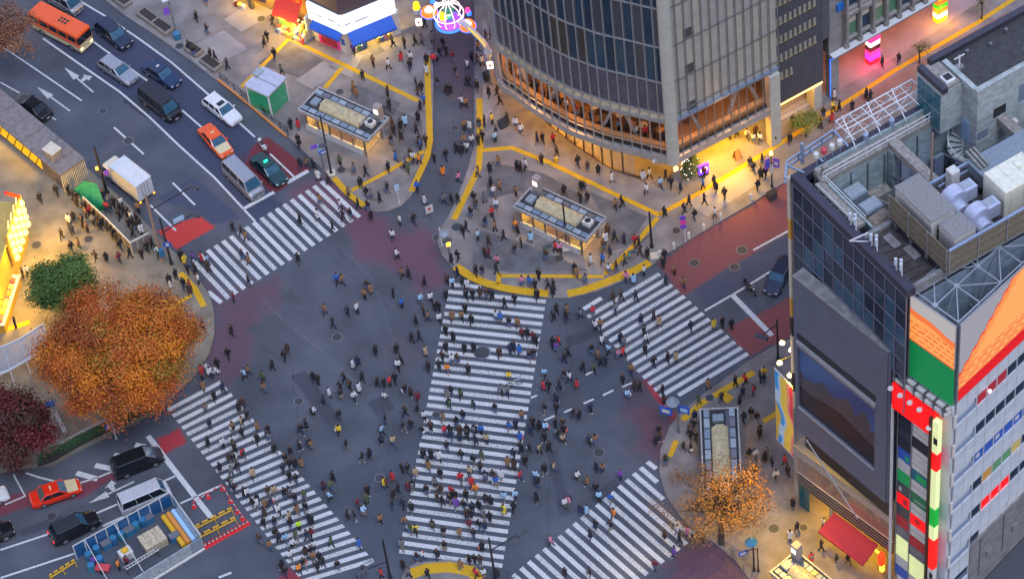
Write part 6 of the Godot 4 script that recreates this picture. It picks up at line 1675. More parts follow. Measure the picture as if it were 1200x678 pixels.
	for i in 9:
		var a := (i + 1) / 10.0 * PI * 0.5
		var nx := dv * (1.0 - cos(a)) * 0.45 + Vector3(0, 4.4 + sin(a) * 2.2, 0)
		one_bar("arch_rib", prev, nx, 0.42, 0.36, M.aerial, t)
		if i > 1 and i < 7: one_bar("arch_light", prev + Vector3(-0.1, 0.19, 0.18), nx + Vector3(-0.1, 0.19, 0.18), 0.1, 0.05, M.neon_yellow, t)
		prev = nx
	one_bar("wire", dv + Vector3(0, 4.6, 0), dv * 0.55 + Vector3(0, 6.6, 0), 0.03, 0.03, M.pole_dark, t)
	one_cyl("lamp_globe", dv + Vector3(0, 4.6, 0), dv + Vector3(0, 5.3, 0), 0.4, 0.3, M.neon_yellow, t, 12)
	var pc := dv * 0.52 + Vector3(0, 6.6, 0)
	var pn := Node3D.new()
	pn.name = "planet"
	t.add_child(pn)
	pn.position = pc
	for k in 6:
		var pv := Vector3.ZERO
		for i in 25:
			var a := TAU * i / 24.0
			var e := Vector3(cos(a), sin(a), 0).rotated(Vector3.UP, k * PI / 5.0) * 1.5 if k < 5 else Vector3(cos(a), 0.1, sin(a)) * 1.5
			if i > 0: one_bar("wire_ring", pv, e, 0.07, 0.07, M.neon_white, pn)
			pv = e
	one_cyl("core", Vector3(0, -0.7, 0), Vector3(0, 0.5, 0), 0.3, 0.6, M.lift_green, pn, 12)
	one_cyl("core", Vector3(-0.6, -0.2, 0.3), Vector3(-0.6, 0.5, 0.3), 0.4, 0.3, M.neon_yellow, pn, 10)
	for q in [[Vector3(0, -1.25, 0), 1.5, "neon_blue"], [Vector3(0, -1.1, 0), 1.3, "neon_purple"]]:
		one_cyl("saucer_rim", q[0], q[0] + Vector3(0, 0.14, 0), q[1], q[1], M[q[2]], pn, 24)
	for q in [Vector3(-1.9, -0.3, -0.9), Vector3(1.7, -1.1, 0.9)]:
		one_cyl("small_saucer", q, q + Vector3(0, 0.35, 0), 0.85, 0.7, M.neon_orange, pn, 18)
		one_cyl("saucer_rim", q + Vector3(0, -0.2, 0), q, 0.8, 0.9, M.neon_blue, pn, 18)
		one_cyl("dome", q + Vector3(0, 0.35, 0), q + Vector3(0, 0.8, 0), 0.45, 0.15, M.neon_white, pn, 14)
	for q in [[Vector3(-1.4, 1.3, -0.6), "neon_blue"], [Vector3(-1.1, 0.9, -0.4), "neon_white"], [Vector3(1.9, 0.2, 0.2), "neon_pink"], [Vector3(2.0, -0.1, 0.3), "neon_blue"]]:
		one_cyl("bauble", q[0], q[0] + Vector3(0, 0.4, 0), 0.26, 0.22, M[q[1]], pn, 12)
	lamp(Vector3(0, 0.2, 0.5), Color(1.0, 0.85, 0.7), 2.5, 0.6, pn)

func station_side():
	# long flat-roofed house beside the road
	var a := deg_to_rad(52.85)
	var e := Vector3(-39.78,2.7,-21.54); var w := Vector3(-42.12,2.7,-19.61)
	var t := thing("station_house", "long flat roofed house with a yellow lit flank and slatted end", "building", Vector3(e.x, 0.13, e.z), -a)
	var W := Vector2(e.x - w.x, e.z - w.z).length()
	var L := 18.0
	one_box("roof", Vector3(-L / 2, 2.45, W / 2), Vector3(L, 0.22, W), M.roof_taupe, t)
	for i in 6: one_box("roof_seam", Vector3(-1.6 - i * 2.4, 2.67, W / 2), Vector3(0.06, 0.04, W), M.concrete_warm, t)
	one_box("wall", Vector3(-L / 2 - 0.3, 0, W / 2), Vector3(L - 1.0, 2.44, W - 0.5), M.concrete_warm, t)
	for i in 16: one_box("end_slat", Vector3(-0.12, 0, 0.1 + (W - 0.2) * i / 15.0), Vector3(0.12, 2.4, 0.08), M.unit_white, t)
	one_box("end_back", Vector3(-0.3, 0, W / 2), Vector3(0.1, 2.4, W - 0.2), M.dark, t)
	for i in 11:
		one_box("lit_panel", Vector3(-4.4 - i * 1.22, 0.5, W - 0.22), Vector3(1.12, 1.75, 0.06), M.lamp_gold, t)
		one_bar("panel_brace", Vector3(-4.9 - i * 1.22, 0.5, W - 0.15), Vector3(-3.9 - i * 1.22, 2.2, W - 0.15), 0.1, 0.06, M.bronze, t)
	for i in 3: area(Vector3(-6.5 - i * 4.0, 1.3, W + 0.05), Vector3.ZERO, Vector2(3.8, 1.5), Color(1, 0.76, 0.1), 9.0, t).rotation = Vector3(0, PI, 0)
	one_box("roof_box", Vector3(-2.6, 2.68, W * 0.62), Vector3(1.4, 0.9, 1.2), M.unit_top, t, 0.1, 0.08)
	one_box("roof_box_lid", Vector3(-2.6, 3.58, W * 0.62), Vector3(1.5, 0.08, 1.3), M.cream, t, 0.1)
	# bulb-lit stall at the left edge
	var p0 := Vector3(-45.81,0.13,-14.09); var p1 := Vector3(-48.2,0.13,-4.38)
	var az := atan2(p1.z - p0.z, p1.x - p0.x)
	t = thing("bulb_stall", "golden stall at the left edge with rows of blazing round bulbs", "stall", p0)
	var f := Node3D.new()
	f.name = "front"
	t.add_child(f)
	var dd := Vector3(cos(az), 0, sin(az))
	# the front faces the square: outward is to the right of the photograph
	f.basis = Basis(-dd, Vector3.UP, (-dd).cross(Vector3.UP))
	f.position = dd * 9.0
	rect("wall", -3.0, 0, 9.2, 5.0, 0.0, 0.4, M.gold_wall, f)
	one_box("roof", Vector3(3.0, 5.0, -2.6), Vector3(12.6, 0.25, 5.6), M.gold_wall, f)
	one_box("body", Vector3(3.0, 0, -3.0), Vector3(12.2, 4.9, 5.2), M.gold_wall, f)
	rect("counter", -2.5, 0.0, 3.6, 1.1, 0.7, 0.9, M.counter_gold, f)
	rect("counter_top", -2.6, 1.1, 3.7, 1.2, 0.8, 1.1, M.unit_white, f)
	for i in 7: one_box("goods_box", Vector3(-2.0 + i * 0.8, 1.2, 0.3), Vector3(0.5, 0.3, 0.4), [M.goods0, M.orange_paint, M.goods1][i % 3], f)
	rect("bulb_board", 4.0, 2.3, 9.3, 6.4, 0.5, 0.3, M.gold_wall, f)
	for i in 5:
		for j in 4:
			var c := Vector3(4.5 + i * 1.05, 2.8 + j * 1.0, 0.52)
			var bulb := MB.new()
			var rings := []
			for q in 5:
				var an := PI / 2 * q / 4.0
				var rr := []
				for s in 12: rr.append(c + Vector3(cos(TAU * s / 12) * 0.36 * cos(an), sin(TAU * s / 12) * 0.36 * cos(an), 0.36 * sin(an)))
				rings.append(rr)
			for q in 4: bulb.ring(rings[q], rings[q + 1])
			put("bulb", bulb, M.bulb, f)
	for k in 3: lamp(Vector3(4.4 + k * 2.2, 4.6, 2.2), Color(1.0, 0.77, 0.1), 17.0, 0.6, f)
	lamp(Vector3(-1.0, 2.6, 1.4), Color(1.0, 0.76, 0.08), 12.0, 0.5, f)
	one_cyl("counter_lamp", Vector3(-1.0, 2.8, 0.9), Vector3(-1.0, 3.0, 0.9), 0.3, 0.2, M.lamp_yellow, f)
	one_bar("lamp_arm", Vector3(-1.0, 3.0, 0.9), Vector3(-1.0, 3.2, 0.0), 0.05, 0.05, M.bronze, f)
	one_bar("red_bar", Vector3(9.3, 6.0, 0.4), Vector3(6.6, 9.6, 0.4), 0.2, 0.3, M.sign_red, f)
	for i in 4: one_bar("antler", Vector3(5.0 + i * 1.0, 6.4, 0.4), Vector3(5.2 + i * 1.0, 7.2, 0.5), 0.08, 0.08, M.lamp_warm, f)
	# curved glass canopy
	t = thing("glass_canopy", "curved white framed glass canopy left of the orange tree", "canopy", Vector3(-46.62,0.13,-0.21))
	var arc := [Vector3(-43.89,2.4,-1.21), Vector3(-44.85,2.4,-0.54), Vector3(-46.13,2.4,0.28), Vector3(-47.57,2.4,0.87), Vector3(-49.16,2.4,1.22)]
	var inn := [Vector3(-43.41,2.4,1.17), Vector3(-44.2,2.4,2.07), Vector3(-45.47,2.4,2.88), Vector3(-46.98,2.4,3.75), Vector3(-48.64,2.4,4.39)]
	for i in 5:
		var o: Vector3 = arc[i] - t.position; var q: Vector3 = inn[i] - t.position
		one_bar("rib", o, q, 0.1, 0.14, M.white_steel, t)
		one_bar("leg", o, Vector3(o.x, 0, o.z), 0.1, 0.1, M.white_steel, t)
		one_bar("leg", q, Vector3(q.x, 0, q.z), 0.1, 0.1, M.white_steel, t)
		if i < 4:
			var o2: Vector3 = arc[i + 1] - t.position; var q2: Vector3 = inn[i + 1] - t.position
			one_bar("edge", o, o2, 0.16, 0.2, M.white_steel, t)
			one_bar("edge", q, q2, 0.16, 0.2, M.white_steel, t)
			var g := MB.new()
			var up := Vector3(0, 0.12, 0)
			g.quad(o + up, q + up, q2 + up, o2 + up)
			put("pane", g, M.canopy_glass, t)
	# queue fence and green sheet
	t = thing("site_fence", "pale site fence with a white top rail running through the queue", "fence", Vector3(-40.2,0.13,-18.5))
	var fp := [Vector3(-40.2,0.13,-17.48), Vector3(-37.98,0.13,-14.27), Vector3(-35.66,0.13,-10.65), Vector3(-33.87,0.13,-11.55)]
	for i in 3:
		var q0: Vector3 = fp[i] - t.position; var q1: Vector3 = fp[i + 1] - t.position
		one_bar("top_rail", q0 + Vector3(0, 1.6, 0), q1 + Vector3(0, 1.6, 0), 0.1, 0.1, M.unit_white, t)
		for k in 3:
			var s := q0.lerp(q1, k / 3.0); var s2 := q0.lerp(q1, (k + 1) / 3.0)
			one_bar("panel", s.lerp(s2, 0.02) + Vector3(0, 0.75, 0), s.lerp(s2, 0.98) + Vector3(0, 0.75, 0), 0.06, 1.45, M.fence_tan, t)
			one_box("post", s, Vector3(0.08, 1.6, 0.08), M.unit_white, t)
	t = thing("tarpaulin", "bright green tarpaulin draped over site gear behind the queue", "tarpaulin", Vector3(-39.77,0.13,-19.1))
	var tp := MB.new()
	var cs := [Vector3(-41.16,1.2,-19.06), Vector3(-40.08,2,-19.27), Vector3(-38.73,2.1,-18.59), Vector3(-38.18,1.1,-16.58), Vector3(-39.22,0.9,-17.17)]
	var lo := [Vector3(-41.37,0.13,-18.93), Vector3(-40.44,0.13,-19.22), Vector3(-39.1,0.13,-18.76), Vector3(-38.37,0.13,-16.7), Vector3(-39.37,0.13,-16.88)]
	var up2 := []; var dn2 := []
	for i in 5:
		up2.append(cs[i] - t.position); dn2.append(lo[i] - t.position)
	tp.fan(up2, false); tp.ring(up2, dn2)
	put("sheet", tp, M.tarp_green, t)
	one_box("sandbag", Vector3(0.6, 0, 1.6), Vector3(0.6, 0.4, 0.4), M.unit_white, t, 0.3, 0.1)
	# planting strip with hedge and low walls
	var hg := thing("hedge", "dark green clipped hedge strip under the orange tree along the road", "hedge", Vector3(-38.84,0.13,12.57))
	var hp := pa([-44.74,13.75,-43.57,12.97,-39.64,11.05,-35.68,9.51,-33.6,8.65,-34.73,9.47,-37.27,10.55,-40.43,12.01,-43.41,13.68])
	var hb := MB.new()
	hb.prism(PackedVector2Array([hp[0] - Vector2(hg.position.x, hg.position.z), hp[1] - Vector2(hg.position.x, hg.position.z) + Vector2(0.2, -0.9), hp[2] - Vector2(hg.position.x, hg.position.z) + Vector2(0.2, -0.9), hp[3] - Vector2(hg.position.x, hg.position.z) + Vector2(0, -0.7), hp[4] - Vector2(hg.position.x, hg.position.z), hp[6] - Vector2(hg.position.x, hg.position.z) + Vector2(0, -0.3), hp[7] - Vector2(hg.position.x, hg.position.z) + Vector2(0, -0.3), hp[8] - Vector2(hg.position.x, hg.position.z) + Vector2(0, -0.3)]), 0, 0.55)
	put("soil_bed", hb, M.soil, hg)
	var lv := MB.new()
	lv.use_c = true
	for i in 5200:
		var u := rng.randf(); var v := rng.randf()
		var q := hp[0].lerp(hp[4], u) + Vector2(0.25, -0.75) * (v - 0.15) * 1.5 * (1.0 - u * 0.5)
		leaf(lv, Vector3(q.x - hg.position.x, 0.4 + rng.randf() * 0.55, q.y - hg.position.z), 0.13, [Color(0.02, 0.06, 0.02), Color(0.03, 0.085, 0.03), Color(0.045, 0.1, 0.04)][rng.randi() % 3])
	put("leaves", lv, M.leaf, hg)
	t = thing("low_wall", "low pale garden wall between the shrubs and the hedge", "wall", Vector3(-38.81,0.13,10.09))
	var wp := [Vector3(-44.48,0.13,13.11), Vector3(-40.4,0.13,10.82), Vector3(-35.64,0.13,8.82)]
	for i in 2: one_bar("coping", wp[i] - t.position + Vector3(0, 0.4, 0), wp[i + 1] - t.position + Vector3(0, 0.4, 0), 0.3, 0.8, M.kerb, t)
	one_bar("coping", Vector3(-43.23,0.13,7.75) - t.position + Vector3(0, 0.3, 0), Vector3(-42.2,0.13,10.52) - t.position + Vector3(0, 0.3, 0), 0.35, 0.6, M.kerb, t)
func leaf(b: MB, p: Vector3, s: float, c: Color, out := Vector3.UP):
	# leaves lie roughly across the way they grow
	var w := (out.normalized() + Vector3(rng.randfn(), rng.randfn(), rng.randfn()) * 0.42).normalized()
	var a := w.cross(Vector3(rng.randfn(), rng.randfn(), rng.randfn())).normalized()
	var e := w.cross(a)
	var l := s * rng.randf_range(0.7, 1.3)
	b.col = c * rng.randf_range(0.88, 1.12)
	b.quad(p - e * l * 0.5 - a * l * 0.15, p + a * l * 0.4, p + e * l * 0.5, p - a * l * 0.55)

# ---------- vehicles: x forward, origin on the road under the middle ----------
func ring_at(x: float, w: float, lo: float, side: float, top: float) -> Array:
	return [Vector3(x, lo, w * 0.88), Vector3(x, lo + 0.14, w * 0.985), Vector3(x, (lo + side) / 2, w), Vector3(x, side - 0.1, w * 0.985), Vector3(x, side, w * 0.93), Vector3(x, top, w * 0.62),
		Vector3(x, top, -w * 0.62), Vector3(x, side, -w * 0.93), Vector3(x, side - 0.1, -w * 0.985), Vector3(x, (lo + side) / 2, -w), Vector3(x, lo + 0.14, -w * 0.985), Vector3(x, lo, -w * 0.88)]
func loft(st: Array) -> MB:
	var b := MB.new()
	for i in st.size() - 1: b.ring(st[i], st[i + 1])
	b.fan(st[0], false); b.fan(st[st.size() - 1], true)
	return b
func wheel(t: Node3D, x: float, z: float, r: float):
	var g := Node3D.new()
	g.name = "wheel"
	t.add_child(g, true)
	g.position = Vector3(x, r, z)
	var s := signf(z)
	one_cyl("tyre", Vector3(0, 0, -s * 0.2), Vector3.ZERO, r, r, M.tyre, g, 16)
	one_cyl("rim", Vector3(0, 0, 0), Vector3(0, 0, s * 0.015), r * 0.62, r * 0.55, M.rim, g, 12)
func car(label: String, cat: String, rear: Vector3, front: Vector3, kind: String, paint: Material, o := {}) -> Node3D:
	var mid := (rear + front) / 2.0
	var d := front - rear
	var t := thing(o.get("name", "car"), label, cat, Vector3(mid.x, 0.004, mid.z), -atan2(d.z, d.x), o.get("group", ""))
	# length, width, height, belt, bonnet start, windscreen base, roof front, roof rear, rear glass base, wheel radius
	var S: Array = {"sedan": [4.65, 1.7, 1.46, 0.9, 0.0, 1.02, 0.3, -0.95, -1.55, 0.31], "wagon": [4.7, 1.74, 1.5, 0.93, 0.0, 1.05, 0.35, -1.75, -2.15, 0.32], "suv": [4.6, 1.82, 1.68, 1.02, 0.0, 1.1, 0.4, -1.75, -2.1, 0.35],
		"minivan": [4.75, 1.8, 1.84, 1.05, 0.0, 1.62, 0.75, -1.95, -2.25, 0.34], "van": [4.75, 1.72, 1.98, 1.12, 0.0, 2.0, 1.45, -2.15, -2.3, 0.33], "longvan": [5.1, 1.85, 2.1, 1.15, 0.0, 2.05, 1.4, -2.3, -2.45, 0.34]}[kind]
	var L: float = S[0]; var w: float = S[1] / 2.0; var H: float = S[2]; var belt: float = S[3]; var ws: float = S[5]; var rf: float = S[6]; var rr: float = S[7]; var rg: float = S[8]; var r: float = S[9]
	var x1 := L / 2.0
	var nose := belt * 0.78 if kind != "van" and kind != "longvan" else belt * 0.86
	var tail := belt * (0.98 if kind != "sedan" else 0.97)
	put("body", loft([ring_at(-x1, w * 0.86, 0.32, tail * 0.86, tail * 0.9), ring_at(-x1 + 0.12, w * 0.96, 0.22, tail * 0.96, tail), ring_at(rg, w, 0.2, belt, belt + 0.02), ring_at(0, w, 0.2, belt * 0.98, belt), ring_at(ws, w, 0.2, belt * 0.97, belt), ring_at(x1 - 0.45, w * 0.98, 0.2, nose * 0.98, nose + 0.06), ring_at(x1 - 0.1, w * 0.92, 0.24, nose * 0.85, nose * 0.92), ring_at(x1, w * 0.8, 0.32, nose * 0.7, nose * 0.74)]), paint, t)
	# cabin: a dark glazed volume, body-coloured roof and pillars
	var wb := w * 0.9; var wt := w * 0.76
	var lo := [Vector3(rg, belt, wb), Vector3(ws, belt, wb), Vector3(ws, belt, -wb), Vector3(rg, belt, -wb)]
	var hi := [Vector3(rr, H - 0.06, wt), Vector3(rf, H - 0.06, wt), Vector3(rf, H - 0.06, -wt), Vector3(rr, H - 0.06, -wt)]
	var names := ["side_window", "windscreen", "side_window", "rear_window"]
	for i in 4:
		var j := (i + 1) % 4
		var g := MB.new()
		g.quad(lo[i], lo[j], hi[j], hi[i])
		put(names[i], g, M.car_glass_blue if i == 1 else M.car_glass, t)
		one_bar("pillar", lo[i], hi[i], 0.09, 0.1, paint, t)
	var roof := MB.new()
	var q0 := []; var q1 := []
	for v in [Vector2(rr - 0.05, wt + 0.04), Vector2(rf + 0.05, wt + 0.04), Vector2(rf + 0.12, wt * 0.5), Vector2(rf + 0.12, -wt * 0.5), Vector2(rf + 0.05, -wt - 0.04), Vector2(rr - 0.05, -wt - 0.04)]:
		q0.append(Vector3(v.x, H - 0.1, v.y)); q1.append(Vector3(v.x * 0.97 + (rr + rf) * 0.015, H, v.y * 0.88))
	roof.ring(q0, q1); roof.fan(q1, true)
	put("roof", roof, o.get("roof", paint), t)
	var np := 1 if kind == "sedan" else 2
	for k in np:
		var f := 0.45 if np == 1 else 0.34 + 0.34 * k
		for s in [-1, 1]: one_bar("pillar", Vector3(lerpf(rg, ws, f), belt, s * (wb + 0.005)), Vector3(lerpf(rr, rf, f), H - 0.06, s * (wt + 0.005)), 0.06, 0.05, paint, t)
	for x in [-L * 0.285, L * 0.3]:
		for s in [-1, 1]: wheel(t, x, s * (w + 0.005), r)
	for s in [-1, 1]:
		one_box("headlight", Vector3(x1 - 0.12, nose * 0.66, s * w * 0.66), Vector3(0.16, 0.15, w * 0.36), M.headlight, t, 0.0, 0.03)
		one_box("taillight", Vector3(-x1 + 0.08, tail * 0.66, s * w * 0.72), Vector3(0.12, 0.22, w * 0.24), M.taillight, t)
		one_box("mirror", Vector3(ws - 0.25, belt - 0.02, s * (w + 0.1)), Vector3(0.12, 0.14, 0.2), paint, t, 0.0, 0.03)
		one_box("sill", Vector3(0, 0.17, s * w * 0.93), Vector3(L * 0.42, 0.1, 0.06), M.dark, t)
	one_box("grille", Vector3(x1 - 0.03, nose * 0.45, 0), Vector3(0.06, 0.16, w * 0.9), M.dark, t)
	one_box("front_bumper", Vector3(x1 - 0.05, 0.28, 0), Vector3(0.16, 0.14, w * 1.62), paint, t, 0.0, 0.04)
	one_box("rear_bumper", Vector3(-x1 + 0.04, 0.3, 0), Vector3(0.16, 0.18, w * 1.66), paint, t, 0.0, 0.04)
	one_box("plate", Vector3(x1 + 0.035, 0.34, 0), Vector3(0.02, 0.13, 0.36), M.unit_white, t)
	one_box("plate", Vector3(-x1 - 0.045, 0.42, 0), Vector3(0.02, 0.13, 0.36), M.unit_white, t)
	one_bar("wiper", Vector3(ws - 0.02, belt + 0.06, 0.1), Vector3(lerpf(ws, rf, 0.45), lerpf(belt, H, 0.45) + 0.03, 0.35), 0.02, 0.02, M.dark, t)
	if o.has("bonnet"):
		var bm := MB.new()
		bm.quad(Vector3(ws + 0.02, belt + 0.015, w * 0.8), Vector3(x1 - 0.3, nose + 0.055, w * 0.72), Vector3(x1 - 0.3, nose + 0.055, -w * 0.72), Vector3(ws + 0.02, belt + 0.015, -w * 0.8))
		put("bonnet", bm, o.bonnet, t)
		for s in [-1, 1]: one_bar("bonnet_edge", Vector3(ws + 0.02, belt - 0.02, s * w * 0.8), Vector3(x1 - 0.32, nose + 0.02, s * w * 0.72), 0.12, 0.05, o.bonnet, t)
	if o.has("sign"):
		one_box("roof_sign", Vector3((rr + rf) / 2, H, 0), Vector3(0.16, 0.14, 0.4), o.sign, t, 0.0, 0.03)
	if o.has("sunroof"): one_box("sunroof", Vector3(rf - 0.35, H, 0), Vector3(0.55, 0.012, 0.8), M.car_glass, t)
	if o.has("lit"):
		for s in [-1, 1]: one_box("brake_light", Vector3(-x1 - 0.01, tail * 0.7, s * w * 0.7), Vector3(0.03, 0.14, 0.24), M.lens_red, t)
	return t
func vehicles():
	var G1 := "cars waiting on the upper left road"
	var G2 := "cars on the lower left road"
	car("silver van behind the orange bus at the top edge", "van", Vector3(-44.33,0,-48.73), Vector3(-40.23,0,-44.36), "van", M.paint_silver, {group = G1, name = "parked_van"})
	car("dark blue family car next to the orange bus", "car", Vector3(-38.38,0,-42.37), Vector3(-35.69,0,-38.86), "suv", M.paint_navy, {group = G1})
	car("silver estate car between the orange bus and the black van", "car", Vector3(-38.26,0,-37.11), Vector3(-35.16,0,-33.59), "wagon", M.paint_silver, {group = G1})
	car("dark navy taxi with a small white roof lamp", "taxi", Vector3(-33.99,0,-35.94), Vector3(-30.59,0,-32.14), "sedan", M.paint_navy2, {group = G1, name = "taxi", sign = M.unit_white})
	car("big black van behind the orange and cream taxi", "van", Vector3(-34.24,0,-31.97), Vector3(-30.72,0,-27.37), "longvan", M.paint_black, {group = G1, name = "parked_van"})
	car("white estate car with a dark sunroof by the kerb railing", "car", Vector3(-27.81,0,-29.82), Vector3(-24.86,0,-25.95), "wagon", M.paint_white, {group = G1, sunroof = true})
	car("orange taxi with a cream bonnet on the upper left road", "taxi", Vector3(-28.37,0,-25.99), Vector3(-25.89,0,-21.45), "sedan", M.paint_orange, {group = G1, name = "taxi", bonnet = M.paint_cream, sign = M.paint_cream})
	car("dark green taxi with a green roof lamp at the stop line", "taxi", Vector3(-23.29,0,-20.87), Vector3(-20.78,0,-16.97), "sedan", M.paint_green, {group = G1, name = "taxi", sign = M.lens_green})
	car("silver minivan first in line at the upper left stop line", "van", Vector3(-26.02,0,-20.2), Vector3(-23.11,0,-15.46), "longvan", M.paint_silver, {group = G1, name = "parked_van"})
	car("black saloon half hidden by the long flat roof", "car", Vector3(-43.77,0,-29.98), Vector3(-47.08,0,-33.6), "sedan", M.paint_black, {group = G1})
	car("dark car in the right hand street beside the tower block", "car", Vector3(25.93,0,1.32), Vector3(23.79,0,4.76), "sedan", M.paint_navy)
	car("red orange taxi with a cream bonnet leaving the bay", "taxi", Vector3(-45.42,0,17.91), Vector3(-40.77,0,16.64), "sedan", M.paint_red, {group = G2, name = "taxi", bonnet = M.paint_cream, sign = M.paint_cream})
	car("black minivan waiting at the lower left stop line", "van", Vector3(-37.81,0,15.77), Vector3(-33.42,0,14.35), "minivan", M.paint_black, {group = G2, name = "parked_van"})
	car("small silver box van above the building site", "van", Vector3(-36.71,0,19.81), Vector3(-33.37,0,18.63), "van", M.paint_white2, {group = G2, name = "parked_van"})
	car("black off road car with red tail lamps and a pale roof print", "car", Vector3(-43.41,0,22.32), Vector3(-39.33,0,20.52), "suv", M.paint_black, {group = G2, lit = true})
	car("black car cut by the left edge in the lower lane", "car", Vector3(-50.92,0,21.76), Vector3(-47.33,0,20.55), "suv", M.paint_black, {group = G2})
	car("white car cut by the left edge beside the marked bay", "car", Vector3(-51.46,0,17.69), Vector3(-47.91,0,16.54), "sedan", M.paint_white, {group = G2})
	bus(Vector3(-44.76,0,-44.07), Vector3(-39.99,0,-39.66))
	truck(Vector3(-34.1,0,-17.3), Vector3(-37.57,0,-21.7))
	motorcycle("black motorcycle waiting by the right hand stop line", Vector3(21.53,0,3.31), Vector3(22.28,0,4.71), M.paint_black)
	motorcycle("white scooter on the red surfacing of the upper left road", Vector3(-22.7,0,-22.62), Vector3(-22.16,0,-21.47), M.paint_white)
func bus(rear: Vector3, front: Vector3):
	var mid := (rear + front) / 2.0; var d := front - rear
	var t := thing("bus", "orange city bus with a cream skirt and three dark roof vents", "bus", Vector3(mid.x, 0.004, mid.z), -atan2(d.z, d.x))
	var L := 6.9; var w := 1.03; var x1 := L / 2
	put("body", loft([ring_at(-x1, w * 0.94, 0.35, 1.3, 1.32), ring_at(-x1 + 0.1, w, 0.28, 1.3, 1.32), ring_at(x1 - 0.2, w, 0.28, 1.3, 1.32), ring_at(x1, w * 0.92, 0.35, 1.2, 1.25)]), M.paint_cream, t)
	one_box("waist_band", Vector3(0, 1.05, 0), Vector3(L - 0.02, 0.4, w * 2 + 0.02), M.paint_orange, t, 0.0, 0.05)
	one_box("upper_body", Vector3(0, 1.4, 0), Vector3(L - 0.1, 0.85, w * 2 - 0.06), M.car_glass, t, 0.0, 0.03)
	for i in 6:
		for s in [-1, 1]: one_box("pillar", Vector3(-x1 + 0.1 + i * (L - 0.35) / 5.0, 1.4, s * (w - 0.02)), Vector3(0.14, 0.9, 0.05), M.paint_orange, t)
	one_box("roof", Vector3(0, 2.25, 0), Vector3(L, 0.42, w * 2 + 0.02), M.paint_orange, t, 0.0, 0.14)
	for i in 3:
		for j in 2: one_box("roof_vent", Vector3(0.3 + i * 0.42, 2.67, -0.22 + j * 0.4), Vector3(0.3, 0.07, 0.26), M.dark, t, 0.0, 0.02)
	one_box("roof_hatch", Vector3(0.7, 2.67, 0), Vector3(1.7, 0.03, 1.0), M.paint_orange, t)
	one_box("windscreen", Vector3(x1 - 0.02, 1.3, 0), Vector3(0.06, 1.0, w * 1.8), M.car_glass, t, 0.0, 0.02)
	for x in [-x1 + 1.5, x1 - 1.3]:
		for s in [-1, 1]: wheel(t, x, s * (w + 0.005), 0.42)
	for s in [-1, 1]:
		one_box("headlight", Vector3(x1 - 0.03, 0.6, s * 0.72), Vector3(0.1, 0.2, 0.34), M.headlight_on, t)
		one_box("mirror", Vector3(x1 + 0.15, 1.8, s * (w + 0.1)), Vector3(0.14, 0.35, 0.14), M.dark, t)
	one_box("bumper", Vector3(x1 - 0.02, 0.32, 0), Vector3(0.2, 0.22, w * 1.9), M.paint_cream, t, 0.0, 0.05)
func truck(rear: Vector3, front: Vector3):
	var mid := (rear + front) / 2.0; var d := front - rear
	var t := thing("box_truck", "white box lorry with lit amber lamps beside the queue", "lorry", Vector3(mid.x, 0.004, mid.z), -atan2(d.z, d.x))
	one_box("chassis", Vector3(0, 0.45, 0), Vector3(5.4, 0.25, 1.1), M.dark, t)
	var b := one_box("cargo_box", Vector3(-0.75, 0.75, 0), Vector3(4.2, 2.15, 1.95), M.truck_white, t, 0.0, 0.04)
	for z in [-0.98, 0.98]: one_box("edge_rail", Vector3(-0.75, 2.86, z), Vector3(4.2, 0.08, 0.06), M.unit_white, b)
	one_box("door_seam", Vector3(-2.86, 0.8, 0), Vector3(0.02, 2.0, 0.04), M.vent_dark, b)
	for s in [-1, 1]: one_bar("door_bar", Vector3(-2.87, 0.85, s * 0.35), Vector3(-2.87, 2.8, s * 0.35), 0.03, 0.03, M.vent_dark, b)
	one_box("cab", Vector3(2.15, 0.5, 0), Vector3(1.35, 1.6, 1.75), M.paint_cream2, t, 0.0, 0.16)
	one_box("windscreen", Vector3(2.84, 1.2, 0), Vector3(0.05, 0.7, 1.5), M.car_glass, t)
	for s in [-1, 1]:
		one_box("side_window", Vector3(2.3, 1.25, s * 0.88), Vector3(0.7, 0.55, 0.03), M.car_glass, t)
		one_box("turn_lamp", Vector3(-2.88, 0.55, s * 0.85), Vector3(0.05, 0.14, 0.2), M.lens_amber, t)
		one_box("turn_lamp", Vector3(2.7, 0.8, s * 0.9), Vector3(0.12, 0.14, 0.05), M.lens_amber, t)
		for x in [-1.9, 1.9]: wheel(t, x, s * 0.95, 0.38)
		one_box("mirror", Vector3(2.6, 1.3, s * 1.05), Vector3(0.1, 0.3, 0.18), M.dark, t)
	one_box("bumper", Vector3(2.88, 0.35, 0), Vector3(0.12, 0.25, 1.7), M.unit_white, t)
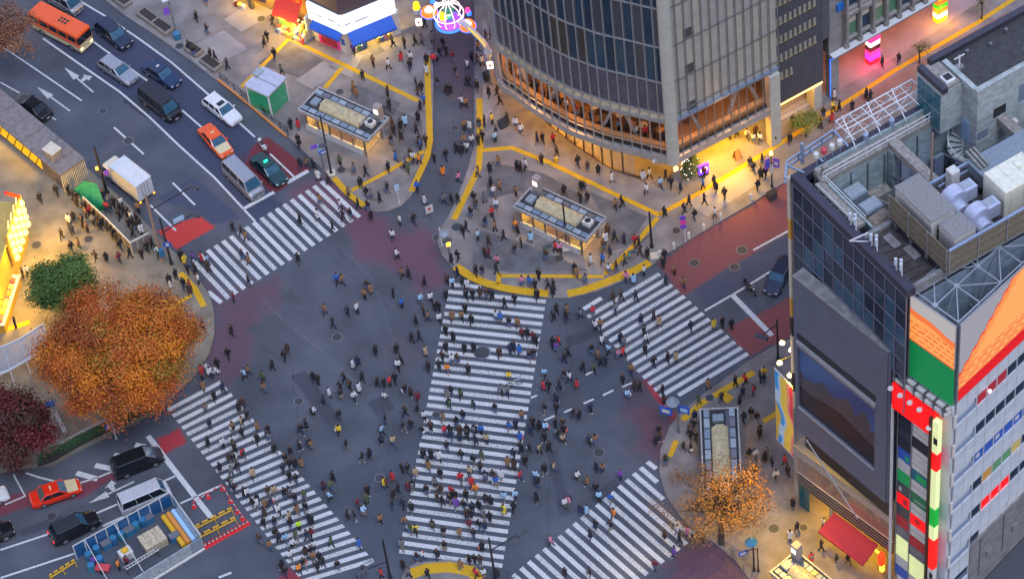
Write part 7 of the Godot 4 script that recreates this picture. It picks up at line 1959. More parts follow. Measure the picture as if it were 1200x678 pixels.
func motorcycle(label: String, rear: Vector3, front: Vector3, paint: Material):
	var mid := (rear + front) / 2.0; var d := front - rear
	var t := thing("motorcycle", label, "motorcycle", Vector3(mid.x, 0.004, mid.z), -atan2(d.z, d.x))
	for x in [-0.62, 0.66]:
		one_cyl("tyre", Vector3(x, 0.3, -0.06), Vector3(x, 0.3, 0.06), 0.3, 0.3, M.tyre, t, 14)
		one_cyl("rim", Vector3(x, 0.3, -0.065), Vector3(x, 0.3, 0.065), 0.18, 0.18, M.rim, t, 10)
	put("body", loft([ring_at(-0.75, 0.12, 0.55, 0.72, 0.75), ring_at(-0.3, 0.18, 0.3, 0.75, 0.8), ring_at(0.2, 0.2, 0.3, 0.8, 0.88), ring_at(0.55, 0.12, 0.6, 0.9, 0.95)]), paint, t)
	one_box("seat", Vector3(-0.35, 0.78, 0), Vector3(0.75, 0.1, 0.28), M.dark, t, 0.0, 0.03)
	one_bar("handlebar", Vector3(0.42, 1.02, -0.34), Vector3(0.42, 1.02, 0.34), 0.04, 0.04, M.rim, t)
	one_bar("fork", Vector3(0.42, 1.0, 0), Vector3(0.66, 0.3, 0), 0.07, 0.07, M.rim, t)
	one_cyl("headlight", Vector3(0.6, 0.88, 0), Vector3(0.68, 0.88, 0), 0.1, 0.1, M.headlight, t, 10)
	one_box("tail_box", Vector3(-0.75, 0.8, 0), Vector3(0.3, 0.25, 0.32), paint, t, 0.0, 0.04)

# ---------- building site on the lower left road ----------
func site():
	var a := Vector3(-41.27,0,24.53); var b := Vector3(-32.55,0,20.01); var c := Vector3(-30.02,0,25.04); var d := Vector3(-38.9,0,30.15)
	var t := thing("site_hoarding", "site hoarding of pale posts with translucent blue sheets round the works", "hoarding", a)
	var B := b - a; var C := c - a; var D := d - a
	for i in 10:
		var p := B * (i / 9.0)
		one_box("post", p, Vector3(0.09, 2.0, 0.09), M.unit_white, t)
		if i < 9:
			var q := B * ((i + 1) / 9.0)
			one_bar("sheet", p.lerp(q, 0.05) + Vector3(0, 1.0, 0), p.lerp(q, 0.95) + Vector3(0, 1.0, 0), 0.03, 1.7, M.sheet_blue, t)
	for i in 4:
		var p := B.lerp(C, (i + 1) / 4.0)
		one_box("post", p, Vector3(0.09, 2.0, 0.09), M.unit_white, t)
		one_bar("sheet", B.lerp(C, i / 4.0) + Vector3(0, 1.0, 0), p + Vector3(0, 1.0, 0), 0.03, 1.7, M.sheet_pale, t)
	for i in 9:
		var p := C.lerp(D, i / 9.0); var q := C.lerp(D, (i + 1) / 9.0)
		one_bar("barrier_board", p.lerp(q, 0.01) + Vector3(0, 0.75, 0), p.lerp(q, 0.99) + Vector3(0, 0.75, 0), 0.1, 1.4, M.board_pale if i != 0 else M.cabinet, t)
		one_bar("kerb_rail", p + Vector3(0.1, 0.07, 0.2), q + Vector3(0.1, 0.07, 0.2), 0.2, 0.14, M.unit_white, t)
		if i % 2 == 1: one_bar("stencil", p.lerp(q, 0.2) + Vector3(0.04, 0.9, 0.05), p.lerp(q, 0.8) + Vector3(0.04, 0.9, 0.05), 0.05, 0.2, M.board_grey, t)
	one_bar("top_rail", Vector3(0, 2.0, 0), B + Vector3(0, 2.0, 0), 0.07, 0.07, M.unit_white, t)
	one_bar("top_rail", B + Vector3(0, 2.0, 0), C + Vector3(0, 2.0, 0), 0.07, 0.07, M.unit_white, t)
	for k in [0.12, 0.42]: one_bar("cross_rail", B * k + Vector3(0, 2.0, 0), D.lerp(C, k) + Vector3(0, 1.6, 0), 0.06, 0.06, M.unit_white, t)
	for i in 4:
		var r0: Vector3 = Vector3(-33.6,0.35,21.05) + (c - b).normalized() * 0.3 + (b - a).normalized() * i * 0.52
		var r1 := r0 + (c - b).normalized() * 4.0
		tag(one_cyl("pipe_roll", r0, r1, 0.25, 0.25, [M.roll_yellow, M.roll_orange, M.plate_blue, M.truck_white][i], self, 12), ["yellow roll of sheeting on the building site, nearest the crate", "orange roll of sheeting lying between the yellow and blue rolls", "pale blue pipe bundle beside the orange roll", "white pipe bundle by the blue sheeted end of the site"][i], "roll", "rolls on the building site")
	var cr := thing("timber_crate", "big cream timber crate lying open on the building site", "crate", Vector3(-34.41,0.02,23.97), -atan2(B.z, B.x))
	one_box("side", Vector3(0, 0, 0), Vector3(2.1, 0.9, 1.7), M.crate_cream, cr)
	for i in 5: one_box("lid_board", Vector3(-0.86 + i * 0.43, 0.9, 0), Vector3(0.4, 0.06, 1.76), M.crate_cream2 if i % 2 else M.crate_cream, cr)
	var lad := thing("site_ladder", "grey ladder leaning along the boards of the building site", "ladder", Vector3(-35.59,0.02,25.93), -atan2((c - d).z, (c - d).x))
	for s in [0.0, 0.45]: one_bar("rail", Vector3(-1.6, 0.8 + s * 0.5, s), Vector3(1.8, 0.8 + s * 0.5, s), 0.06, 0.06, M.unit_white, lad)
	for i in 11: one_bar("rung", Vector3(-1.5 + i * 0.32, 0.8, 0), Vector3(-1.5 + i * 0.32, 1.02, 0.45), 0.05, 0.05, M.unit_white, lad)
	for s in [-1.5, 1.7]: one_box("leg", Vector3(s, 0, 0.2), Vector3(0.06, 0.9, 0.4), M.steel_dull, lad)
	var sp := [Vector3(-40.13,0,24.72), Vector3(-39.44,0,24.17), Vector3(-38.6,0,23.66), Vector3(-37.91,0,23.3), Vector3(-37.22,0,22.94), Vector3(-36.52,0,22.49), Vector3(-35.9,0,22.12), Vector3(-35.28,0,21.75), Vector3(-34.74,0,21.46), Vector3(-39.15,0,25.34), Vector3(-39.92,0,25.96), Vector3(-32.5,0,23.8)]
	var ws := ["farthest left", "second from the left", "third from the left", "fourth from the left", "fifth from the left", "left of the crate", "behind the crate", "right behind the crate", "nearest the rolls", "in front of the left pair", "at the lower left corner", "beside the rolls"]
	for i in sp.size():
		if i % 3 == 2:
			var x := thing("tool_chest", "dark tool chest on the building site, " + ws[i], "chest", sp[i], 0.5, "gear on the building site")
			one_box("box", Vector3.ZERO, Vector3(0.9, 0.7, 0.6), [M.dark, M.cabinet, M.bin_blue][i % 3], x, 0.0, 0.05)
			one_box("lid", Vector3(0, 0.7, 0), Vector3(0.94, 0.08, 0.64), M.steel_dull, x)
		else:
			var x := thing("drum", "blue drum on the building site, " + ws[i], "drum", sp[i], 0.0, "gear on the building site")
			one_cyl("shell", Vector3.ZERO, Vector3(0, 0.9, 0), 0.34, 0.34, M.sheet_deep if i % 2 else M.drum_teal, x, 14)
			for h in [0.3, 0.6]: one_cyl("hoop", Vector3(0, h, 0), Vector3(0, h + 0.04, 0), 0.36, 0.36, M.bin_blue, x, 14)
			one_cyl("lid", Vector3(0, 0.9, 0), Vector3(0, 0.94, 0), 0.3, 0.3, M.bin_blue, x, 14)
	var gen := thing("generator", "white generator with a yellow cover on the building site", "generator", Vector3(-36.86,0.01,24.97), 0.5)
	one_box("case", Vector3.ZERO, Vector3(1.2, 0.9, 0.9), M.unit_white, gen, 0.0, 0.06)
	one_box("cover", Vector3(0, 0.9, 0), Vector3(0.6, 0.25, 0.5), M.roll_yellow, gen, 0.2, 0.06)
	var ct := thing("hand_cart", "red two wheeled hand cart on the building site", "cart", Vector3(-38.93,0.01,26.12), -0.3)
	one_box("tray", Vector3(0, 0.3, 0), Vector3(1.3, 0.3, 0.7), M.red_paint, ct, 0.0, 0.05)
	for s in [-1, 1]:
		one_cyl("wheel", Vector3(0, 0.25, s * 0.38), Vector3(0, 0.25, s * 0.46), 0.25, 0.25, M.tyre, ct, 12)
		one_bar("handle", Vector3(-0.6, 0.5, s * 0.3), Vector3(-1.2, 0.8, s * 0.3), 0.05, 0.05, M.dark, ct)
	# barricades
	for k in [[Vector3(-30.5,0,23.19), Vector3(-27.31,0,21.72), "upper of two beside the cones"], [Vector3(-30.38,0,24.33), Vector3(-27.05,0,22.8), "lower of two beside the cones"], [Vector3(-43.56,0,26.48), Vector3(-41.43,0,25.16), "at the lower edge left of the building site"]]:
		var br := thing("barricade", "yellow and black work barricade, " + k[2], "barricade", k[0], 0.0, "yellow work barricades")
		var e: Vector3 = k[1] - k[0]
		for s in 3:
			var p := e * (s / 2.0)
			one_bar("leg", p + Vector3(0.15, 0, 0.2), p + Vector3(0, 0.9, 0), 0.06, 0.06, M.roll_yellow, br)
			one_bar("leg", p + Vector3(-0.15, 0, -0.2), p + Vector3(0, 0.9, 0), 0.06, 0.06, M.roll_yellow, br)
		for h in [0.45, 0.82]: one_bar("rail", Vector3(0, h, 0), e + Vector3(0, h, 0), 0.1, 0.12, M.roll_yellow, br)
		for s in 4: one_bar("stripe", e * (0.1 + s * 0.24) + Vector3(0, 0.82, 0), e * (0.16 + s * 0.24) + Vector3(0, 0.82, 0), 0.11, 0.13, M.dark, br)
	# cones
	var pc: Array = []
	for i in 12: pc.append((Vector3(-29.8,0,25.08)).lerp(Vector3(-25.99,0,23.16), i / 11.0))
	pc.append_array([Vector3(-30.72,0,20.5), Vector3(-29.39,0,19.66), Vector3(-28.05,0,18.92), Vector3(-27.42,0,20.47), Vector3(-26.85,0,21.7), Vector3(-26.42,0,22.53)])
	var first: Node3D = null
	for i in pc.size():
		var lb: String = "red traffic cone in the low row before the barricades, " + ["leftmost", "second", "third", "fourth", "fifth", "sixth", "seventh", "eighth", "ninth", "tenth", "eleventh", "last"][i] + (" from the left" if i > 0 and i < 11 else "") if i < 12 else "red traffic cone of the bar linked line, " + ["first from the silver van", "second from the silver van", "third, at the crossing edge", "fourth, on the crossing side", "fifth, on the crossing side", "sixth, next to the low row"][i - 12]
		if first == null:
			first = thing("traffic_cone", lb, "cone", pc[i], 0.0, "red cones round the works")
			one_box("base", Vector3.ZERO, Vector3(0.4, 0.05, 0.4), M.red_cone, first)
			one_cyl("cone", Vector3(0, 0.05, 0), Vector3(0, 0.72, 0), 0.16, 0.035, M.red_cone, first, 12)
			one_cyl("band", Vector3(0, 0.36, 0), Vector3(0, 0.5, 0), 0.104, 0.08, M.unit_white, first, 12)
		else: copy(first, pc[i], 0.0, lb)
	for i in range(12, 17):
		var q: Vector3 = pc[i]; var q2: Vector3 = pc[i + 1]
		var bar := thing("cone_bar", "red and white bar, " + ["first", "second", "third", "fourth", "last"][i - 12] + " of the line that links the cones", "bar", q, 0.0, "bars between the cones")
		for k in 5: one_bar("stripe", (q2 - q) * (k / 5.0) + Vector3(0, 0.66, 0), (q2 - q) * ((k + 1) / 5.0) + Vector3(0, 0.66, 0), 0.06, 0.06, M.unit_white if k % 2 else M.red_cone, bar)

# ---------- trees ----------
func tree(called: String, label: String, base: Vector3, c: Vector3, r: Vector3, n: int, size: float, cols: Array, clumps: int, spread: float, limbs: int, bare := 0.0):
	var t := thing(called, label, "tree", base)
	var tk := MB.new()
	var fork := Vector3(c.x * 0.3, c.y - r.y * 0.75, c.z * 0.3)
	tk.cyl(Vector3.ZERO, fork * 0.5, 0.045 * r.x + 0.05, 0.036 * r.x + 0.05, 9)
	tk.cyl(fork * 0.5, fork, 0.036 * r.x + 0.05, 0.03 * r.x + 0.04, 9)
	put("trunk", tk, M.bark, t)
	var cen := []
	for i in clumps:
		var v := Vector3(rng.randfn(), rng.randfn(), rng.randfn()).normalized()
		if v.y < -0.3: v.y *= -0.6
		v = v.normalized()
		cen.append(c + v * r * pow(rng.randf(), 0.4) * rng.randf_range(0.78, 1.04))
	for i in limbs:
		var e: Vector3 = cen[(i * 7) % cen.size()]
		var m := (fork + e) / 2 + Vector3(0, 0.5, 0)
		var lm := MB.new()
		lm.cyl(fork, m, 0.018 * r.x + 0.03, 0.011 * r.x + 0.02, 6)
		lm.cyl(m, e, 0.011 * r.x + 0.02, 0.012, 6)
		for k in 5:
			var s := m.lerp(e, 0.2 + 0.16 * k)
			lm.cyl(s, s + Vector3(rng.randfn(), rng.randf() * 0.9, rng.randfn()).normalized() * r.x * 0.16, 0.022, 0.008, 5)
		put("limb", lm, M.bark, t)
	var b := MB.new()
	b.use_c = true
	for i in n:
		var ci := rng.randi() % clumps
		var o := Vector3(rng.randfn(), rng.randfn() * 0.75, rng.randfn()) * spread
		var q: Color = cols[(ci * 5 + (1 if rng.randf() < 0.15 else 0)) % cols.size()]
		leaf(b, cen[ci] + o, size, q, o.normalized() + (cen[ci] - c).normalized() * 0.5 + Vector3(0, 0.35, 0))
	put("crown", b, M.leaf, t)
func trees():
	var or_ := [Color(0.56, 0.14, 0.006), Color(0.66, 0.21, 0.01), Color(0.38, 0.075, 0.006), Color(0.58, 0.22, 0.015), Color(0.24, 0.05, 0.008), Color(0.52, 0.13, 0.008), Color(0.3, 0.16, 0.015), Color(0.44, 0.09, 0.008)]
	tree("maple_tree", "large tree in blazing orange autumn leaf on the station corner", Vector3(-35.41,0.13,9.26), Vector3(0, 8.2, 0), Vector3(8.0, 5.6, 7.1), 140000, 0.165, or_, 165, 0.68, 18)
	tree("evergreen_tree", "round dark green tree behind the orange tree", Vector3(-39.99,0.13,-0.76), Vector3(-0.6, 7.2, 0), Vector3(3.3, 3.2, 3.2), 26000, 0.2, [Color(0.05, 0.1, 0.012), Color(0.065, 0.125, 0.018), Color(0.08, 0.14, 0.02), Color(0.055, 0.105, 0.015)], 48, 0.5, 8)
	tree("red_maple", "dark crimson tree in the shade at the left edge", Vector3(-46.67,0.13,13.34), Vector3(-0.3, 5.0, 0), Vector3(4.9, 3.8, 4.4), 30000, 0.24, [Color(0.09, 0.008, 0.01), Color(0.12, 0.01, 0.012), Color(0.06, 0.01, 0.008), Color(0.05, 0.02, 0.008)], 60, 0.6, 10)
	tree("street_tree", "thin brown leaved tree over the road at the top left corner", Vector3(-49.51,0.13,-35.99), Vector3(3.3, 6.5, -0.7), Vector3(3.6, 2.6, 3.2), 7500, 0.17, [Color(0.2, 0.09, 0.05), Color(0.16, 0.07, 0.045), Color(0.26, 0.12, 0.05)], 40, 0.6, 18)
	tree("zelkova_tree", "sparse brown autumn tree spreading over the subway entrance", Vector3(15.19,0.13,31.98), Vector3(0, 6.0, 0), Vector3(5.6, 2.4, 4.6), 8500, 0.14, [Color(0.22, 0.095, 0.025), Color(0.17, 0.07, 0.02), Color(0.26, 0.12, 0.03), Color(0.19, 0.1, 0.025)], 90, 0.5, 40)
	tree("ginkgo_tree", "small bright yellow green tree by the shop entrance of the grey block", Vector3(30.19,0.13,-14.3), Vector3(0, 2.2, 0), Vector3(1.5, 1.0, 1.3), 3000, 0.14, [Color(0.25, 0.24, 0.03), Color(0.18, 0.2, 0.03), Color(0.32, 0.26, 0.04)], 22, 0.3, 6)
	tree("young_tree", "nearly bare young tree in a yellow tub on the arcade pavement", Vector3(42.74,0.13,-22.07), Vector3(0, 2.2, 0), Vector3(1.2, 1.1, 1.0), 260, 0.14, [Color(0.2, 0.2, 0.04), Color(0.26, 0.16, 0.04)], 12, 0.3, 9)
	tree("young_tree", "nearly bare young tree farther up the arcade pavement", Vector3(49.93,0.13,-27.02), Vector3(0, 2.4, 0), Vector3(1.1, 1.1, 1.0), 200, 0.14, [Color(0.2, 0.2, 0.04), Color(0.1, 0.14, 0.05)], 12, 0.3, 9)


# ---------- people ----------
func net(bones: Array, cell: float, k: float, cut_lo := -9.0, cut_hi := 9.0) -> ArrayMesh:
	# smooth union of tapered capsules, meshed as surface nets; cut_lo / cut_hi end a garment cleanly
	var lo := Vector3.ONE * 1e9; var hi := -lo
	for b in bones:
		var r: float = maxf(b[2], b[3]) + cell * 2.0
		lo = lo.min((b[0] as Vector3).min(b[1]) - Vector3.ONE * r); hi = hi.max((b[0] as Vector3).max(b[1]) + Vector3.ONE * r)
	var n := Vector3i(((hi - lo) / cell).ceil()) + Vector3i.ONE
	var sx := 1; var sy := n.x; var sz := n.x * n.y
	var f := PackedFloat32Array()
	f.resize(n.x * n.y * n.z)
	f.fill(1.0)
	for b in bones:
		var a: Vector3 = b[0]; var ab: Vector3 = b[1] - a; var ra: float = b[2]; var rb: float = b[3]
		var l2 := maxf(ab.length_squared(), 1e-6)
		var m := maxf(ra, rb) + k + cell * 1.5
		var p0 := Vector3i((a.min(b[1]) - Vector3.ONE * m - lo) / cell).clamp(Vector3i.ZERO, n - Vector3i.ONE)
		var p1 := Vector3i((a.max(b[1]) + Vector3.ONE * m - lo) / cell).clamp(Vector3i.ZERO, n - Vector3i.ONE)
		for z in range(p0.z, p1.z + 1):
			for y in range(p0.y, p1.y + 1):
				var i := p0.x + y * sy + z * sz
				for x in range(p0.x, p1.x + 1):
					var p := lo + Vector3(x, y, z) * cell
					var t := clampf((p - a).dot(ab) / l2, 0.0, 1.0)
					var d := (p - a - ab * t).length() - lerpf(ra, rb, t)
					var o := f[i]
					var h := maxf(k - absf(o - d), 0.0) / k
					f[i] = minf(o, d) - h * h * k * 0.25
					i += 1
	if cut_lo > -8.0 or cut_hi < 8.0:
		for z in n.z:
			for y in n.y:
				var py := lo.y + y * cell
				var c := maxf(cut_lo - py, py - cut_hi)
				if c > -cell * 2.0:
					var i := y * sy + z * sz
					for x in n.x:
						f[i] = maxf(f[i], c)
						i += 1
	var id := PackedInt32Array()
	id.resize(f.size())
	id.fill(-1)
	var vs := PackedVector3Array()
	var E := [[0, 1], [2, 3], [4, 5], [6, 7], [0, 2], [1, 3], [4, 6], [5, 7], [0, 4], [1, 5], [2, 6], [3, 7]]
	var off := [0, sx, sy, sx + sy, sz, sz + sx, sz + sy, sz + sx + sy]
	for z in n.z - 1:
		for y in n.y - 1:
			for x in n.x - 1:
				var i := x + y * sy + z * sz
				var neg := 0
				for q in 8:
					if f[i + off[q]] < 0.0: neg += 1
				if neg == 0 or neg == 8: continue
				var s := Vector3.ZERO; var cnt := 0
				for e in E:
					var u := f[i + off[e[0]]]; var v := f[i + off[e[1]]]
					if (u < 0.0) != (v < 0.0):
						var t := u / (u - v)
						var a := Vector3(e[0] & 1, (e[0] >> 1) & 1, e[0] >> 2); var b := Vector3(e[1] & 1, (e[1] >> 1) & 1, e[1] >> 2)
						s += a.lerp(b, t); cnt += 1
				id[i] = vs.size()
				vs.append(lo + (Vector3(x, y, z) + s / cnt) * cell)
	var idx := PackedInt32Array()
	for z in range(1, n.z - 1):
		for y in range(1, n.y - 1):
			for x in range(1, n.x - 1):
				var i := x + y * sy + z * sz
				var a := f[i] < 0.0
				for ax in 3:
					var st: int = [sx, sy, sz][ax]
					if a == (f[i + st] < 0.0): continue
					var u: int = [sy, sz, sx][ax]; var v: int = [sz, sx, sy][ax]
					var q0 := id[i - u - v]; var q1 := id[i - v]; var q2 := id[i]; var q3 := id[i - u]
					if q0 < 0 or q1 < 0 or q2 < 0 or q3 < 0: continue
					if a: idx.append_array([q0, q2, q1, q0, q3, q2])
					else: idx.append_array([q0, q1, q2, q0, q2, q3])
	var nn := PackedVector3Array()
	nn.resize(vs.size())
	for i in range(0, idx.size(), 3):
		var c := (vs[idx[i + 2]] - vs[idx[i]]).cross(vs[idx[i + 1]] - vs[idx[i]])
		for q in 3: nn[idx[i + q]] += c
	for i in nn.size(): nn[i] = nn[i].normalized()
	var arr := []
	arr.resize(Mesh.ARRAY_MAX)
	arr[Mesh.ARRAY_VERTEX] = vs; arr[Mesh.ARRAY_NORMAL] = nn; arr[Mesh.ARRAY_INDEX] = idx
	var am := ArrayMesh.new()
	am.add_surface_from_arrays(Mesh.PRIMITIVE_TRIANGLES, arr)
	return am
func grow(bones: Array, by: float) -> Array:
	var o := []
	for b in bones: o.append([b[0], b[1], b[2] + by, b[3] + by])
	return o
func fingers(b: MB, wrist: Vector3, dir: Vector3, side: float):
	# palm and five bent fingers at the end of a forearm
	var fw := Vector3(0, 0, 1); var out := dir.cross(fw).normalized() * side
	var palm := wrist + dir * 0.05
	for k in 4:
		var s := palm + dir * 0.035 + fw * (0.03 - k * 0.02)
		var l: float = [0.034, 0.039, 0.036, 0.028][k]
		var m := s + dir * l - out * 0.006
		b.cyl(s - dir * 0.03, m, 0.0095, 0.0085, 5)
		b.cyl(m, m + dir * l * 0.8 - out * 0.016, 0.0085, 0.007, 5)
	var th := palm - dir * 0.01 + fw * 0.036
	b.cyl(th, th + dir * 0.03 + fw * 0.02, 0.0105, 0.009, 5)
	b.cyl(th + dir * 0.03 + fw * 0.02, th + dir * 0.055 + fw * 0.02 - out * 0.01, 0.009, 0.0075, 5)
# a pose: feet forward offset, bend of arms, garment
func person_proto(stride: float, arms: Array, garment: String, hair_long: bool) -> Dictionary:
	var legs := []; var arm := []; var shoes := []; var hands := []
	var hipy := 0.92 - absf(stride) * 0.1
	for s in [-1, 1]:
		var fz: float = stride * s
		var hip := Vector3(s * 0.085, hipy, 0)
		var ank := Vector3(s * 0.085, 0.085 + (0.06 if fz < -0.1 else 0.0), fz)
		var kn := (hip + ank) / 2.0 + Vector3(0, 0.0, 0.045 + (0.05 if fz < -0.1 else 0.0))
		kn.y = 0.49 - absf(stride) * 0.05
		legs.append([hip, kn, 0.085, 0.058]); legs.append([kn, ank, 0.058, 0.038])
		shoes.append([ank + Vector3(0, -0.045, -0.03), ank + Vector3(0, -0.052, 0.15), 0.04, 0.034])
		var sh := Vector3(s * 0.175, hipy + 0.485, 0)
		var a: Array = arms[0 if s < 0 else 1]
		var el := sh + Vector3(s * 0.05, -0.27, 0).rotated(Vector3.RIGHT, -a[0])
		var wr := el + Vector3(-s * a[2], -0.24, 0).rotated(Vector3.RIGHT, -(a[0] + a[1]))
		arm.append([sh, el, 0.052, 0.04]); arm.append([el, wr, 0.04, 0.028])
		hands.append([wr, (wr - el).normalized(), s])
	var y := hipy
	var torso := [[Vector3(-0.075, y + 0.02, 0), Vector3(-0.07, y + 0.2, 0.0), 0.1, 0.09], [Vector3(0.075, y + 0.02, 0), Vector3(0.07, y + 0.2, 0.0), 0.1, 0.09], [Vector3(-0.07, y + 0.2, 0), Vector3(-0.12, y + 0.44, 0), 0.095, 0.085], [Vector3(0.07, y + 0.2, 0), Vector3(0.12, y + 0.44, 0), 0.095, 0.085]]
	var hc := Vector3(0, y + 0.7, 0.02)
	var head := [[Vector3(0, y + 0.48, 0), hc - Vector3(0, 0.07, 0.01), 0.055, 0.05], [hc + Vector3(0, 0.02, -0.015), hc + Vector3(0, 0.03, -0.01), 0.098, 0.092], [hc + Vector3(0, -0.07, 0.025), hc + Vector3(0, 0.0, 0.02), 0.06, 0.075], [hc + Vector3(0, -0.005, 0.095), hc + Vector3(0, -0.03, 0.108), 0.01, 0.014], [hc + Vector3(-0.09, 0, -0.005), hc + Vector3(-0.092, -0.03, -0.005), 0.018, 0.014], [hc + Vector3(0.09, 0, -0.005), hc + Vector3(0.092, -0.03, -0.005), 0.018, 0.014]]
	var palms := []
	for h in hands: palms.append([h[0], h[0] + h[1] * 0.08, 0.03, 0.026])
	var D := {}
	var bm := net(torso + legs + arm + head + palms, 0.03, 0.045)
	var fb := MB.new()
	for h in hands: fingers(fb, h[0], h[1], h[2])
	var fa := fb.mesh()
	var stt := SurfaceTool.new()
	stt.append_from(bm, 0, Transform3D.IDENTITY)
	stt.append_from(fa, 0, Transform3D.IDENTITY)
	D.body = stt.commit()
	var hem := y - 0.1
	if garment == "coat": hem = y - 0.36
	var skirt := []
	if garment == "coat":
		for s in [-1, 1]:
			skirt.append([Vector3(s * 0.08, y, 0), Vector3(s * 0.1, y - 0.5, 0.06), 0.13, 0.14])
			skirt.append([Vector3(s * 0.08, y, 0), Vector3(s * 0.1, y - 0.5, -0.09), 0.12, 0.13])
	var col := [[Vector3(0, y + 0.47, -0.02), Vector3(0, y + 0.53, -0.01), 0.08, 0.075]]
	D.top = net(grow(torso + arm, 0.024) + skirt + col, 0.032, 0.05, hem, y + 0.56)
	var low := grow(legs, 0.018) + [[Vector3(-0.06, y + 0.02, 0), Vector3(0.06, y + 0.02, 0), 0.115, 0.115]]
	if garment == "skirt":
		low = []
		for s in [-1, 1]:
			low.append([Vector3(s * 0.06, y + 0.02, 0), Vector3(s * 0.12, y - 0.42, 0.07), 0.11, 0.13])
			low.append([Vector3(s * 0.06, y + 0.02, 0), Vector3(s * 0.12, y - 0.42, -0.1), 0.11, 0.13])
		D.lower = net(low, 0.035, 0.06, y - 0.4, y + 0.09)
	else: D.lower = net(low, 0.032, 0.04, 0.075, y + 0.09)
	D.shoe0 = net([shoes[0]], 0.025, 0.02); D.shoe1 = net([shoes[1]], 0.025, 0.02)
	var hr := [[hc + Vector3(0, 0.045, -0.03), hc + Vector3(0, 0.05, 0.0), 0.106, 0.1], [hc + Vector3(0, 0.0, -0.06), hc + Vector3(0, -0.05, -0.055), 0.08, 0.06]]
	if hair_long:
		for s in [-1, 1]: hr.append([hc + Vector3(s * 0.06, 0, -0.05), hc + Vector3(s * 0.06, -0.2, -0.06), 0.06, 0.045])
	D.hair = net(hr, 0.03, 0.04)
	D.hand = hands[1][0]; D.hip = y
	return D
